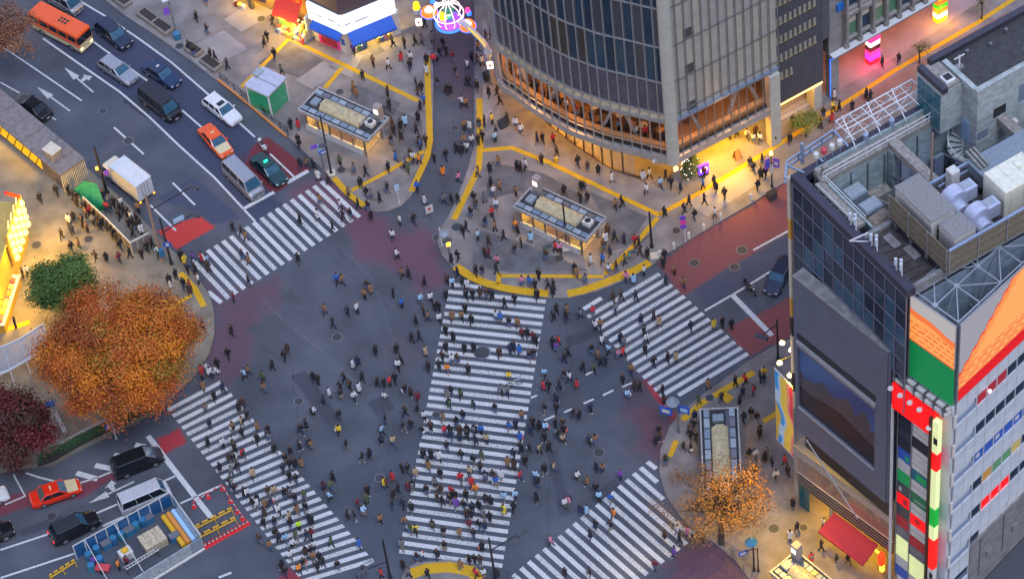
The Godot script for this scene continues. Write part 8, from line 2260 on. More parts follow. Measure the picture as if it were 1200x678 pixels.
const WALKERS := [-2922,1001,193,4,0,-2915,1401,230,0,2,-2889,1195,190,1,0,-2838,877,204,0,0,-2818,1699,66,0,4,-2780,1435,33,6,2,-2728,1616,200,3,2,-2728,1883,223,0,4,-2714,1764,220,2,4,-2684,1254,228,4,0,-2691,1425,188,6,2,-2689,1622,24,0,2,-2675,1502,46,0,2,-2693,1961,74,0,4,-2654,1726,25,0,4,-2617,1040,40,0,0,-2594,1219,232,5,0,-2600,1342,193,0,2,-2575,997,2,3,0,-2600,1588,204,7,2,-2608,2023,229,0,4,-2543,1153,200,0,0,-2580,2028,15,6,4,-2522,1820,5,5,4,-2537,2154,206,0,6,-2506,2147,356,6,6,-2458,1291,227,4,0,-2465,1438,188,0,2,-2495,2113,186,0,4,-2495,2551,26,3,6,-2449,2382,181,0,6,-2430,2172,32,4,6,-2435,2278,185,3,6,-2363,1352,195,0,2,-2366,1418,190,0,2,-2395,2034,6,3,4,-2408,2635,4,4,8,-2378,2180,38,1,6,-2341,2043,29,5,4,-2315,1574,34,0,2,-2354,2386,33,0,6,-2350,2515,39,0,6,-2309,2263,10,6,6,-2324,2566,225,0,6,-2311,2870,227,0,8,-2248,1805,28,1,4,-2252,2081,37,0,4,-2223,1699,13,0,2,-2268,2576,227,12,6,-2286,2939,41,0,8,-2208,2077,216,3,4,-2188,1766,191,0,2,-2195,1910,201,0,4,-2218,2349,216,5,6,-2171,1622,344,0,10,-2213,2432,195,0,6,-2231,2779,198,6,8,-2205,2644,46,6,8,-2140,1774,223,0,2,-2160,2156,2,0,4,-2139,1944,1,0,4,-2172,2568,30,14,6,-2148,2289,223,4,6,-2090,1574,93,0,10,-2138,2468,190,16,6,-2163,2929,29,8,8,-2071,1393,43,0,12,-2081,1771,223,4,10,-2122,2878,29,0,8,-2076,2134,35,14,4,-2070,2278,356,0,6,-2097,2754,202,3,8,-2013,1341,281,0,12,-2078,2583,70,1,6,-2011,1551,55,1,10,-2048,2400,202,1,6,-2049,2751,52,0,8,-1979,1580,232,4,10,-2035,2566,208,15,6,-2021,2428,199,0,6,-1942,1203,121,6,12,-2034,2822,9,4,8,-2018,2698,25,6,8,-2002,2920,26,0,8,-1978,2831,187,0,8,-1842,1095,254,1,12,-1948,2894,219,0,8,-1895,2068,173,15,10,-1783,1004,70,6,12,-1854,2182,106,12,14,-1865,2687,230,14,8,-1828,2079,23,14,10,-1806,1974,281,0,10,-1824,2948,10,0,8,-1722,1459,172,10,12,-1708,1292,197,0,12,-1681,1046,24,0,12,-1665,1633,238,0,10,-1700,2421,260,0,14,-1561,1091,48,6,12,-1640,2442,105,0,14,-1603,2307,58,15,14,-1622,2738,42,11,8,-1530,1802,267,0,10,-1604,3030,316,1,14,-1561,2396,48,12,14,-1524,2272,337,14,14,-1508,2179,20,0,14,-1464,1776,251,0,10,-1416,2514,198,4,14,-1335,1516,91,12,12,-1448,3096,270,7,14,-1344,1637,186,0,10,-1358,2108,84,10,10,-1279,1139,133,6,12,-1293,1399,265,0,12,-1331,2124,256,15,10,-1278,2061,116,7,10,-1300,2368,286,0,14,-1239,1666,19,5,10,-1282,2252,54,0,14,-1234,2200,239,0,10,-1185,1980,125,0,10,-1249,2822,358,2,16,-1139,1511,49,0,12,-1205,2371,147,1,18,-1255,3028,156,0,14,-1088,1095,206,0,12,-1107,1343,266,0,12,-1201,2573,321,4,18,-1132,2000,11,0,10,-1143,2191,2,15,20,-1209,3125,273,2,23,-1161,2661,153,14,18,-1037,1129,154,3,12,-1065,1511,167,0,12,-1133,2431,357,0,18,-1105,2197,181,0,20,-1065,2048,343,5,20,-1115,2680,167,10,18,-1128,2968,132,0,14,-994,1324,247,0,12,-977,1189,340,15,12,-1083,2952,82,6,14,-970,1584,308,0,24,-982,1856,15,0,24,-937,1421,173,6,26,-986,2265,359,0,20,-1049,3169,21,0,23,-945,1995,173,4,20,-889,1553,353,3,24,-912,1879,170,0,24,-964,2646,179,3,18,-903,2194,352,2,20,-897,2351,33,3,18,-949,2974,359,0,16,-844,1903,4,6,24,-848,2108,167,0,20,-857,2286,170,3,20,-855,2417,146,0,18,-769,1474,315,4,26,-872,2731,358,0,18,-768,1618,13,7,24,-877,2893,183,0,16,-712,1196,343,2,26,-763,1794,3,0,24,-703,1323,194,0,26,-720,1626,168,0,24,-786,2392,324,0,18,-671,1178,163,0,26,-768,2300,320,7,20,-716,1692,159,1,24,-740,2352,346,0,20,-654,1543,190,0,26,-734,2448,340,13,18,-633,1640,330,3,24,-640,1717,180,3,24,-733,2766,11,4,18,-587,1230,169,14,26,-671,2173,339,7,20,-754,3118,329,4,23,-643,1924,330,0,24,-590,1479,6,0,26,-670,2482,329,0,18,-640,2369,348,0,20,-659,2578,218,3,18,-566,1651,172,0,24,-571,1704,358,0,24,-589,2114,352,5,20,-642,2699,151,15,18,-675,3064,143,0,16,-622,2585,325,0,18,-580,2235,357,7,20,-597,2518,180,1,18,-482,1373,129,1,26,-540,2001,135,0,24,-613,2797,340,0,16,-499,1662,157,0,24,-629,3071,328,0,16,-550,2324,321,8,20,-501,1789,152,1,24,-633,3235,110,7,23,-538,2504,153,0,18,-558,2712,135,0,18,-489,2082,187,3,20,-583,3090,9,3,16,-441,1672,344,11,24,-463,1966,339,14,24,-552,2957,174,0,16,-509,2603,8,2,18,-568,3230,199,6,14,-508,2732,4,1,18,-452,2197,179,1,20,-475,2443,188,3,18,-403,1781,175,5,24,-456,2647,179,0,18,-430,2474,158,0,18,-384,2184,338,3,20,-293,1442,166,0,26,-363,2271,178,11,20,-449,3256,171,0,14,-215,1242,161,2,26,-308,2196,180,6,20,-313,2446,137,12,18,-327,2586,133,10,18,-162,1264,352,2,26,-238,2075,3,4,20,-188,1670,160,11,24,-179,1988,147,1,24,-238,2576,194,0,18,-188,2108,180,3,20,-126,1655,10,1,26,-206,2440,337,12,20,-103,1806,347,11,24,-147,2235,85,7,10,-106,1928,296,0,24,-59,1568,181,4,26,-82,2077,1,0,28,-31,1952,137,0,28,1,1738,19,1,30,29,1657,350,0,30,-11,2257,343,12,28,-25,2505,141,0,28,5,2344,213,0,28,81,1715,232,0,30,58,1967,228,5,28,151,1516,314,0,30,116,1842,297,0,30,78,2200,329,0,28,137,1736,359,12,30,143,1957,53,0,28,47,2984,80,9,32,160,2189,103,5,28,229,1702,44,0,30,269,1424,137,1,30,257,1534,323,0,30,243,1839,70,0,30,295,1713,345,3,30,281,1894,215,5,28,297,1787,331,0,30,215,2603,11,6,28,134,3331,326,0,32,255,2586,279,9,28,403,1620,54,0,30,358,2318,32,6,28,453,1641,231,0,30,348,2695,135,1,32,394,2703,119,12,32,440,2391,254,4,28,507,1944,2,1,28,344,3376,103,0,34,397,2972,132,0,34,563,1585,20,1,30,559,1953,162,4,28,453,2876,133,0,34,505,2485,332,0,28,537,2251,133,1,28,522,2583,173,12,34,588,2272,161,4,28,582,2909,291,0,34,620,2610,139,11,34,627,2788,306,8,34,734,2380,153,13,34,913,1482,3,12,30,912,3387,333,15,34,1098,2042,185,0,28,1141,1935,167,0,30,1140,2013,77,3,30,1230,1485,42,0,36,1232,1610,153,3,30,1037,3075,118,3,34,1152,2291,247,0,39,1264,1740,206,3,30,1096,3269,281,13,34,1154,3048,112,6,34,1158,3152,106,0,34,1332,2164,93,0,39,1235,3073,314,9,34,1406,1982,230,0,39,1408,2031,344,0,39,1393,2186,277,0,39,1278,3103,323,6,34,1452,1929,303,0,39,1475,1834,17,1,39,1451,2074,349,0,39,1536,1672,138,14,39,1358,3173,229,0,28,1739,1681,313,0,41,1897,1732,81,0,41,1940,1640,9,1,41,1906,1931,203,3,41,1892,2341,184,0,41,1979,1894,340,0,41,2038,1632,276,7,41,1944,2349,41,6,41,1923,2513,30,0,41,2021,1938,355,0,41,2027,2085,198,3,41,2021,2120,350,0,41,2026,2399,228,0,41,2045,2342,330,2,41,2075,2467,117,0,41,2092,2601,190,6,43,2190,2462,50,7,41,2198,2594,19,0,41,2108,3269,167,6,43,2186,2934,159,0,43,2181,3201,206,0,43,2252,3532,180,7,43,2353,3424,92,0,43,2417,3181,273,6,43,2458,3577,250,0,43,2557,3593,36,0,43]
const CROWD := [-4706,-979,224,3,1,-4690,-322,267,0,1,-4623,-937,286,0,1,-4581,-957,339,6,1,-4519,-878,266,0,1,-4467,-801,332,0,1,-4460,-1886,10,0,1,-4295,-1942,167,0,1,-4246,-1368,339,0,1,-4175,-1935,233,0,1,-4176,-1552,324,6,1,-4152,-1185,40,0,1,-4145,-1406,168,1,1,-4133,-1870,88,0,1,-4128,-1572,195,0,1,-4102,-1779,206,3,1,-4091,-1820,4,0,1,-4084,-1228,78,4,1,-4060,-1757,100,2,1,-4050,-1530,329,3,1,-4040,-1486,275,0,1,-4018,-1693,57,0,1,-4008,-1607,286,4,1,-3999,-1408,49,4,1,-3976,-1629,222,7,1,-3935,-1566,45,0,1,-3936,-1495,0,2,1,-3919,-1034,313,3,1,-3894,-1502,75,3,1,-3874,-1414,77,0,1,-3852,-1453,353,0,1,-3828,-1802,314,0,1,-3811,-1403,104,1,1,-3808,-1656,346,7,1,-3816,-988,194,0,1,-3776,-1735,244,2,1,-3770,-1340,73,0,1,-3767,-1620,338,0,1,-3740,-1279,248,0,1,-3734,-1700,347,0,1,-3709,-1218,321,0,1,-3682,-1634,107,0,1,-3684,-1521,130,0,1,-3692,-966,59,15,1,-3679,-1130,52,0,1,-3661,-1687,23,6,1,-3641,-1570,108,0,1,-3600,-1534,217,0,1,-3592,-1393,1,0,1,-3588,-1003,244,0,1,-3570,-1473,121,6,1,-3550,-1413,111,0,1,-3552,-1274,294,0,1,-3519,-1352,173,0,1,-3517,-1464,113,0,1,-3497,-1584,173,4,0,-3477,-1372,253,0,1,-3469,-1287,20,6,1,-3474,-983,351,0,1,-3421,-1057,8,0,1,-3368,-1103,269,0,1,-3309,-982,304,12,1,-3215,-597,6,0,1,-3206,-542,283,6,1,-3172,-287,131,0,1,-3152,-654,208,0,1,-3096,-901,3,0,0,-3084,-534,16,0,1,-3067,-841,65,10,0,-3037,-715,343,1,1,-2939,-3716,70,0,1,-3023,-502,272,7,1,-3025,-449,334,3,1,-2983,-868,269,13,0,-2891,-3629,188,0,1,-2968,-715,293,0,0,-2849,-4138,38,0,1,-2939,-563,269,6,1,-2902,-840,282,7,0,-2947,552,340,7,0,-2917,22,32,0,1,-2940,656,122,0,0,-2933,734,204,4,0,-2741,-4372,330,3,1,-2906,534,122,6,0,-2749,-3930,114,0,1,-2851,-804,94,12,0,-2844,-720,115,3,0,-2724,-3567,58,0,1,-2868,591,17,6,0,-2681,-3529,85,0,1,-2818,574,297,6,0,-2795,501,164,0,0,-2756,789,42,1,0,-2556,-3382,263,0,1,-2691,389,341,0,0,-2650,110,53,0,0,-2589,-1185,33,0,0,-2614,-295,285,15,0,-2433,-4282,225,6,1,-2509,-1116,286,0,0,-2511,-799,258,1,0,-2551,658,277,12,0,-2470,-1039,123,4,0,-2452,-747,275,4,0,-2464,-464,109,0,0,-2510,614,287,4,0,-2383,725,301,14,0,-2167,-3634,259,0,1,-2369,854,262,4,0,-2135,-3706,151,0,1,-2069,-3928,246,0,1,-2288,600,227,0,0,-2075,-3447,15,0,1,-2017,-3206,85,14,1,-2173,503,147,0,0,-2139,432,209,3,0,-1959,-2430,202,0,1,-1885,-2417,136,7,1,-1896,-2213,346,0,1,-1981,-665,328,0,0,-1889,-2146,214,0,1,-1938,-1154,264,0,0,-1894,-1883,171,0,0,-1830,-1901,88,4,0,-1768,-1875,108,0,0,-1920,803,192,0,0,-1765,-1193,275,6,0,-1729,-1710,131,6,0,-1877,848,196,0,0,-1733,-1384,80,4,0,-1764,11,328,4,0,-1635,-1636,71,0,0,-1629,-1030,272,0,0,-1700,194,103,0,0,-1630,-347,327,11,0,-1504,-1844,179,14,1,-1540,-1294,112,6,0,-1680,945,292,0,0,-1581,-325,82,4,0,-1522,-1150,298,0,0,-1635,851,285,0,0,-1554,61,9,1,0,-1448,-1432,352,4,0,-1591,947,359,3,0,-1446,-1151,312,0,0,-1546,713,78,6,0,-1307,-2833,232,4,1,-1268,-3358,342,13,1,-1375,-1721,256,2,1,-1282,-2753,330,4,1,-1463,50,53,6,0,-1365,-1263,289,0,0,-1495,683,149,1,0,-1506,1000,224,6,0,-1325,-1526,25,0,1,-1206,-2980,20,0,1,-1468,879,207,0,0,-1381,-109,155,4,0,-1264,-1658,113,0,1,-1278,-1390,216,0,1,-1353,-223,176,3,0,-1275,-1218,134,0,0,-1232,-1354,54,2,1,-1252,-1089,227,0,0,-1316,-164,182,4,0,-1086,-3156,327,4,1,-1324,583,199,0,0,-1335,965,223,0,0,-1153,-1297,94,0,1,-1277,975,48,0,0,-1072,-1410,64,0,1,-971,-2711,235,3,1,-1041,-1689,30,0,1,-935,-3082,240,6,1,-969,-2531,32,0,1,-1223,971,44,7,0,-984,-2039,213,0,1,-873,-3393,85,0,1,-957,-2263,315,3,1,-1066,-806,172,6,0,-953,-2174,10,0,1,-1109,-88,261,0,0,-1171,942,342,0,0,-958,-1818,245,11,1,-1043,-556,80,6,0,-1130,603,41,0,0,-1129,796,350,6,0,-980,-985,295,6,0,-879,-2219,50,0,1,-803,-3165,224,7,1,-885,-2088,127,0,1,-1100,737,84,0,0,-1014,-320,119,4,0,-1039,57,220,11,0,-752,-3355,306,3,1,-828,-2269,186,12,1,-872,-1702,213,2,1,-851,-1641,34,14,1,-950,-309,72,0,0,-723,-3028,0,0,1,-709,-3147,169,6,1,-809,-1835,320,3,1,-981,486,35,0,0,-793,-1774,138,6,1,-846,-975,54,0,0,-646,-3366,91,0,1,-682,-2778,99,0,1,-731,-2148,58,0,1,-925,287,103,0,0,-779,-1384,337,11,0,-670,-2656,242,3,1,-699,-2289,169,0,1,-712,-1990,42,0,1,-733,-1734,240,8,1,-911,485,104,0,0,-665,-2446,242,0,1,-706,-1932,262,11,1,-865,34,58,12,0,-580,-3369,72,2,1,-633,-2709,8,0,1,-626,-2528,131,11,1,-847,182,112,3,0,-724,-1205,101,6,0,-807,-177,263,0,0,-524,-3607,241,0,1,-650,-1979,338,3,1,-866,674,232,5,0,-561,-2937,155,6,1,-549,-3087,351,0,1,-806,255,280,4,0,-855,855,8,0,0,-764,38,186,6,0,-470,-3380,176,2,1,-485,-3088,18,7,0,-587,-1735,143,0,0,-733,149,21,0,0,-451,-3112,146,2,0,-470,-2752,110,0,0,-699,155,148,0,0,-756,859,0,0,0,-413,-3167,331,0,0,-705,299,180,6,0,-370,-3297,175,0,0,-518,-1550,205,8,0,-715,764,327,3,0,-539,-1186,80,2,0,-347,-3185,112,0,0,-393,-2647,46,0,0,-469,-1757,29,0,0,-621,23,3,0,0,-659,463,176,0,0,-675,655,12,0,0,-595,-167,358,3,0,-683,910,336,8,0,-350,-2640,322,0,0,-467,-1173,294,0,0,-533,-401,235,0,1,-290,-3082,23,15,0,-548,-118,354,12,0,-584,293,341,4,0,-629,804,334,6,0,-597,552,162,0,0,-280,-2883,46,0,0,-358,-1823,128,0,0,-405,-1150,154,0,1,-469,-430,130,0,1,-488,-229,118,0,0,-580,813,318,3,0,-371,-1438,261,9,0,-250,-2442,276,6,0,-307,-1800,337,0,0,-495,309,174,4,0,-391,-731,349,0,1,-450,-88,193,0,0,-257,-2119,18,4,0,-275,-1923,352,4,0,-504,697,157,0,0,-457,223,350,0,0,-181,-2729,72,0,0,-209,-2420,202,4,0,-263,-1821,128,6,0,-356,-780,270,0,1,-432,56,1,0,0,-151,-2950,305,6,0,-411,-68,158,6,0,-493,955,350,0,0,-151,-2708,258,0,0,-205,-2109,324,6,0,-299,-950,135,0,1,-99,-3047,184,1,0,-202,-1910,211,6,0,-410,363,335,0,0,-372,66,332,0,0,-251,-1137,143,0,1,-421,711,183,0,0,-238,-1051,27,3,1,-315,-214,31,0,1,-82,-2622,334,0,1,-49,-2979,98,3,1,-21,-3172,257,4,1,-140,-1887,25,0,1,-179,-1463,271,4,1,-254,-652,241,12,1,-109,-2108,344,3,1,-300,52,172,3,0,2,-2954,235,6,1,-93,-1931,323,0,1,-255,-204,327,0,1,-54,-2128,257,0,1,-149,-1119,134,2,1,-212,-440,319,3,1,13,-2725,110,0,1,68,-3310,96,3,1,-168,-802,223,1,1,-242,75,8,3,0,25,-2513,316,0,1,-175,-406,262,15,1,-161,-553,150,3,1,-61,-1499,153,0,1,125,-3330,101,3,1,-69,-1302,217,0,1,22,-2143,67,10,1,-96,-914,10,7,1,-193,97,325,0,0,-59,-1187,66,6,1,30,-1894,214,12,1,-82,-732,232,4,1,148,-3003,174,0,1,47,-1963,300,1,1,-44,-1016,344,6,1,-124,-194,114,0,1,-179,363,160,6,0,111,-2512,250,0,1,-102,-312,302,9,1,30,-1569,36,4,1,121,-2391,69,0,1,10,-1259,56,4,1,-191,802,342,3,0,-141,383,341,11,0,-12,-609,256,0,1,-85,221,314,0,0,170,-2131,37,0,1,-68,460,166,0,0,-131,1092,340,10,0,-90,780,173,1,0,-56,760,339,1,0,103,-713,106,8,1,73,-417,42,0,1,12,185,329,0,0,248,-2044,330,6,1,157,-1148,137,4,1,201,-1481,207,0,1,128,-653,106,0,1,13,474,317,4,0,-4,795,161,11,0,235,-1460,239,0,1,291,-1948,26,6,1,142,-487,97,3,1,103,-8,194,9,1,39,609,355,15,0,285,-1480,291,6,1,88,617,176,0,0,169,4,129,11,1,80,886,347,0,0,239,-538,186,12,1,133,664,6,15,0,122,868,340,0,0,217,49,349,0,0,157,719,160,0,0,435,-1806,280,1,1,225,169,347,0,0,266,-59,324,0,1,446,-1522,12,3,1,486,-1797,8,0,1,169,1257,277,7,0,195,1109,148,12,0,356,-286,136,3,1,339,60,272,3,1,217,1265,321,0,0,590,-1778,357,7,1,386,89,78,0,1,311,771,151,0,0,345,453,97,0,0,377,167,169,0,1,457,-377,239,7,1,603,-1609,60,3,1,334,827,164,13,0,385,368,26,0,0,362,755,318,7,0,496,-356,6,9,1,314,1281,298,1,0,617,-1081,49,0,1,389,964,85,0,0,376,1165,337,0,0,462,486,154,0,0,482,398,96,4,0,434,908,271,0,0,412,1197,134,6,0,607,-80,186,0,1,621,-24,350,4,1,471,1282,252,7,0,792,-1431,39,0,1,759,-957,134,0,1,594,470,132,2,0,786,-1107,171,0,1,550,1106,204,0,0,815,-1087,94,0,1,691,68,196,2,1,876,-1345,48,3,1,830,-945,173,0,1,769,-160,285,6,1,653,907,180,0,0,716,451,18,7,0,647,1123,7,14,0,715,634,107,6,0,973,-1285,190,0,1,703,979,256,4,0,765,629,14,4,0,714,1058,59,0,0,880,-154,335,11,1,762,823,27,6,0,910,-324,265,3,1,940,-401,190,6,1,762,1066,139,1,0,973,-504,332,3,1,798,932,107,12,0,925,-25,198,6,1,960,-234,298,1,1,1090,-1165,74,6,1,923,316,37,3,0,1023,-414,51,0,1,1083,-816,348,4,1,925,461,25,2,0,997,-39,266,0,1,879,997,94,9,0,930,826,191,1,0,997,316,47,3,0,1146,-833,94,0,1,891,1303,315,0,0,933,993,39,7,0,1110,-371,49,1,1,955,868,24,2,0,1087,-104,266,14,1,1071,96,202,9,0,982,1205,15,4,0,1137,134,174,12,0,1206,-327,14,7,1,987,1394,211,3,0,1131,339,32,1,0,1243,-293,259,0,1,1239,-186,220,3,1,1033,1415,220,0,0,1144,629,39,1,0,1390,-1125,23,6,1,1249,47,246,6,0,1155,774,28,0,0,1137,989,5,0,0,1399,-955,321,6,1,1163,866,217,6,0,1305,-147,24,0,1,1455,-1142,231,6,1,1268,599,232,3,0,1195,1152,51,0,0,1306,683,211,5,0,1542,-1014,55,12,1,1435,-15,31,0,0,1533,-639,126,0,1,1461,-104,28,0,0,1605,-1101,234,3,1,1433,185,44,1,0,1327,1124,46,0,0,1643,-996,328,0,1,1527,82,52,4,0,1402,1124,211,5,0,1726,-925,300,1,1,1719,-648,105,0,1,1593,266,38,4,0,1782,-734,226,0,1,1587,783,21,1,0,1808,-549,209,0,1,1944,-928,260,11,1,1925,-722,93,0,1,1975,-1077,147,15,1,1649,1493,118,4,0,2050,-951,34,0,1,1798,794,46,10,0,2002,-542,258,6,1,2059,-866,147,0,1,1878,794,27,0,0,2127,-770,339,3,1,2254,-1563,284,0,1,2290,-1528,322,7,1,1957,834,182,0,0,1891,1507,37,0,1,2356,-1545,149,0,1,1981,1497,104,7,1,2454,-1498,38,6,1,2426,-1109,335,0,1,2506,-1431,167,6,1,2448,-1049,36,0,1,2539,-1511,193,3,1,2452,-809,195,0,1,2567,-1420,157,6,1,2118,1495,97,0,1,2506,-954,154,0,1,2543,-1131,75,0,1,2148,1526,185,1,1,2163,1453,330,10,1,2548,-960,137,0,1,2699,-1382,291,0,1,2853,-1368,338,0,1,2920,-1587,330,0,1,3139,-1576,102,14,1,3176,-1511,267,3,1,3222,-1633,169,0,1,3293,-1562,217,7,1,3330,-1716,48,10,1,3371,-1869,72,6,1,3391,-1704,262,0,1,3514,-1682,359,0,1,3674,-1814,48,0,1,3712,-1792,60,0,1,3907,-2231,32,0,1,4071,-2230,160,0,1]
const PLACES := ["tree end of lower left crossing","upper part of lower left crossing","middle of lower left crossing","lower half of lower left crossing","bottom of lower left crossing","lower road between left crossings","upper road between left crossings","bottom road wedge between crossings","foot of central crossing","low on central crossing","lower half of central crossing","yellow edged island at bottom","below mid central crossing","mid central crossing","lower road right of central crossing","upper road right of central crossing","left half of lower right crossing","right half of lower right crossing","near end of right crossing","kerb left of treed subway entrance","pavement before the painted banner","pavement near the red awning"]
const CLOTH := [["black", 0.014, 0.014, 0.018], ["navy", 0.016, 0.026, 0.062], ["grey", 0.15, 0.15, 0.16], ["dark brown", 0.06, 0.034, 0.024], ["tan", 0.24, 0.13, 0.06], ["beige", 0.4, 0.29, 0.17], ["white", 0.56, 0.56, 0.55], ["red", 0.5, 0.03, 0.04], ["orange", 0.72, 0.21, 0.02], ["pink", 0.62, 0.2, 0.32], ["yellow", 0.72, 0.5, 0.04], ["blue", 0.03, 0.12, 0.42], ["pale blue", 0.3, 0.5, 0.66], ["purple", 0.16, 0.06, 0.32], ["olive", 0.07, 0.1, 0.045], ["maroon", 0.15, 0.02, 0.03], ["lime", 0.5, 0.75, 0.05]]
func nth(i: int) -> String:
	return ["first", "second", "third", "fourth", "fifth", "sixth", "seventh", "eighth", "ninth", "tenth", "eleventh", "twelfth"][mini(i, 11)]
func people():
	for i in CLOTH.size(): mat("cloth%d" % i, lin(CLOTH[i][1], CLOTH[i][2], CLOTH[i][3]), 0.85)
	var low := [[0.015, 0.015, 0.018], [0.025, 0.035, 0.075], [0.02, 0.02, 0.022], [0.1, 0.1, 0.105], [0.2, 0.17, 0.13], [0.07, 0.1, 0.18]]
	for i in 6: mat("lower%d" % i, lin(low[i][0], low[i][1], low[i][2]), 0.85)
	mat("skin", lin(0.42, 0.24, 0.16), 0.6)
	for i in 3: mat("hair%d" % i, lin([0.01, 0.02, 0.07][i], [0.008, 0.012, 0.035][i], [0.008, 0.009, 0.015][i]), 0.6)
	mat("shoe0", lin(0.015, 0.015, 0.015), 0.6); mat("shoe1", lin(0.6, 0.6, 0.6), 0.7)
	var P := [person_proto(0.26, [[0.45, 0.35, 0.02], [-0.4, 0.3, 0.02]], "jacket", false), person_proto(-0.24, [[-0.4, 0.35, 0.02], [0.42, 0.3, 0.02]], "jacket", true), person_proto(0.03, [[0.06, 0.15, 0.02], [-0.04, 0.2, 0.02]], "jacket", false),
		person_proto(0.18, [[0.25, 1.7, 0.12], [-0.3, 0.3, 0.02]], "jacket", false), person_proto(0.2, [[-0.25, 0.3, 0.02], [0.2, 0.5, 0.02]], "coat", true), person_proto(0.16, [[0.2, 1.2, 0.1], [0.1, 1.5, 0.1]], "skirt", true), person_proto(-0.2, [[0.3, 0.3, 0.02], [-0.3, 0.3, 0.02]], "coat", false)]
	var protos := []
	for d in P:
		var t := Node3D.new()
		t.name = "person"
		for k in [["body", "skin", d.body], ["jacket", "cloth0", d.top], ["trousers", "lower0", d.lower], ["shoe", "shoe0", d.shoe0], ["shoe", "shoe0", d.shoe1], ["hair", "hair0", d.hair]]:
			put(k[0], k[2], M[k[1]], t)
		protos.append(t)
	(protos[5].get_node("trousers") as Node).name = "skirt"
	for i in [4, 6]: (protos[i].get_node("jacket") as Node).name = "coat"
	var bag := MB.new()
	bag.box(Vector3.ZERO, Vector3(0.12, 0.3, 0.36), 0.0, 0.04)
	var bagm := bag.mesh()
	var pack := MB.new()
	pack.box(Vector3.ZERO, Vector3(0.32, 0.45, 0.18), 0.0, 0.06)
	var packm := pack.mesh()
	var strap := MB.new()
	strap.bar(Vector3(-0.3, 0.25, 0), Vector3(-0.02, 0.55, 0), 0.03, 0.02)
	var seen := {}
	for i in range(0, WALKERS.size(), 5):
		var ci: int = WALKERS[i + 3]
		var zi: int = WALKERS[i + 4] / 2
		var v := rng.randi() % 7
		if ci == 16: v = 2
		var t: Node3D = protos[v].duplicate()
		t.name = numbered("person")
		add_child(t)
		t.position = Vector3(WALKERS[i] / 100.0, 0.136 if WALKERS[i + 4] % 2 else 0.006, WALKERS[i + 1] / 100.0)
		t.rotation.y = deg_to_rad(WALKERS[i + 2])
		t.scale = Vector3.ONE * rng.randf_range(0.88, 1.0)
		var word := "jacket"
		var li := rng.randi() % 6
		for c in t.get_children():
			match String(c.name):
				"jacket", "coat":
					c.material_override = M["cloth%d" % ci]
					word = String(c.name)
				"trousers", "skirt": c.material_override = M["lower%d" % li]
				"hair": c.material_override = M["hair%d" % (rng.randi() % 3)]
		var pale := rng.randf() < 0.35
		for c in t.get_children():
			if pale and String(c.name).begins_with("shoe"): c.material_override = M.shoe1
		var look := ""
		if v == 5: look = " and skirt"
		var rb := rng.randf()
		if rb < 0.16:
			var o := put("bag", bagm, M[["cream", "dark", "goods0", "unit_white"][rng.randi() % 4]], t)
			o.position = Vector3(0.3, 0.72, 0.02)
			put("strap", strap, M.dark, t).position = Vector3(0.3, 0.76, 0.02)
			look = " with bag"
		elif rb < 0.32:
			var o := put("backpack", packm, M[["dark", "cloth1", "cloth14", "cloth2"][rng.randi() % 4]], t)
			o.position = Vector3(0, 1.0, -0.2)
			look = " with backpack"
		var say := "person in %s %s%s, %s" % [CLOTH[ci][0], word, look, PLACES[zi]]
		seen.get_or_add(say, []).append(t)
	for say in seen:
		var l: Array = seen[say]
		for k in l.size():
			tag(l[k], say if l.size() == 1 else "%s, %s from left" % [say, nth(k)], "person", "people crossing on foot")
	# guests behind the cafe windows
	var gp := smooth([Vector2(1.92,-22.09),Vector2(2.87,-20.63),Vector2(4.62,-18.22),Vector2(6.37,-16.3),Vector2(7.95,-14.64),Vector2(10.8,-12.54),Vector2(13.75,-10.99),Vector2(16.49,-9.49)])
	for i in 22:
		var p: Vector2 = gp[clampi(int(gp.size() * (i + 0.5) / 22.0), 0, gp.size() - 1)]
		var t: Node3D = protos[[2, 3, 5][i % 3]].duplicate()
		t.name = numbered("person")
		add_child(t)
		t.position = Vector3(p.x + 0.75, 5.01, p.y - 1.35)
		t.rotation.y = rng.randf() * TAU
		var ci: int = [0, 6, 7, 3, 1, 4, 0, 2][i % 8]
		t.get_node("jacket").material_override = M["cloth%d" % ci]
		tag(t, "guest in %s jacket behind lit cafe windows, %d%s from left" % [CLOTH[ci][0], i + 1, "st" if i == 0 or i == 20 else "nd" if i == 1 or i == 21 else "rd" if i == 2 else "th"], "person", "guests in the cafe storey")
	# workers on the building site
	for k in [[Vector3(-37.49,0,26.35), 8, "worker in an orange jacket by the generator on the building site"], [Vector3(-36.73,0,26.1), 15, "worker in a maroon jacket beside the orange one on the building site"], [Vector3(-39.69,0,25.62), 13, "worker in a purple jacket at the red cart on the building site"]]:
		var t: Node3D = protos[2].duplicate()
		t.name = numbered("person")
		add_child(t)
		t.position = k[0] + Vector3(0, 0.006, 0)
		t.rotation.y = rng.randf() * TAU
		t.get_node("jacket").material_override = M["cloth%d" % k[1]]
		tag(t, k[2], "person", "workers on the building site")
	# everyone farther off: one crowd
	var crowd := Node3D.new()
	crowd.name = "crowd"
	add_child(crowd)
	crowd.set_meta("kind", "stuff")
	tag(crowd, "dense crowd of dark coated people on the far pavements and upper crossing", "crowd")
	var tint := StandardMaterial3D.new()
	tint.vertex_color_use_as_albedo = true; tint.roughness = 0.85
	var lists := []
	for v in 7: lists.append([])
	for i in range(0, CROWD.size(), 5): lists[rng.randi() % 7].append(i)
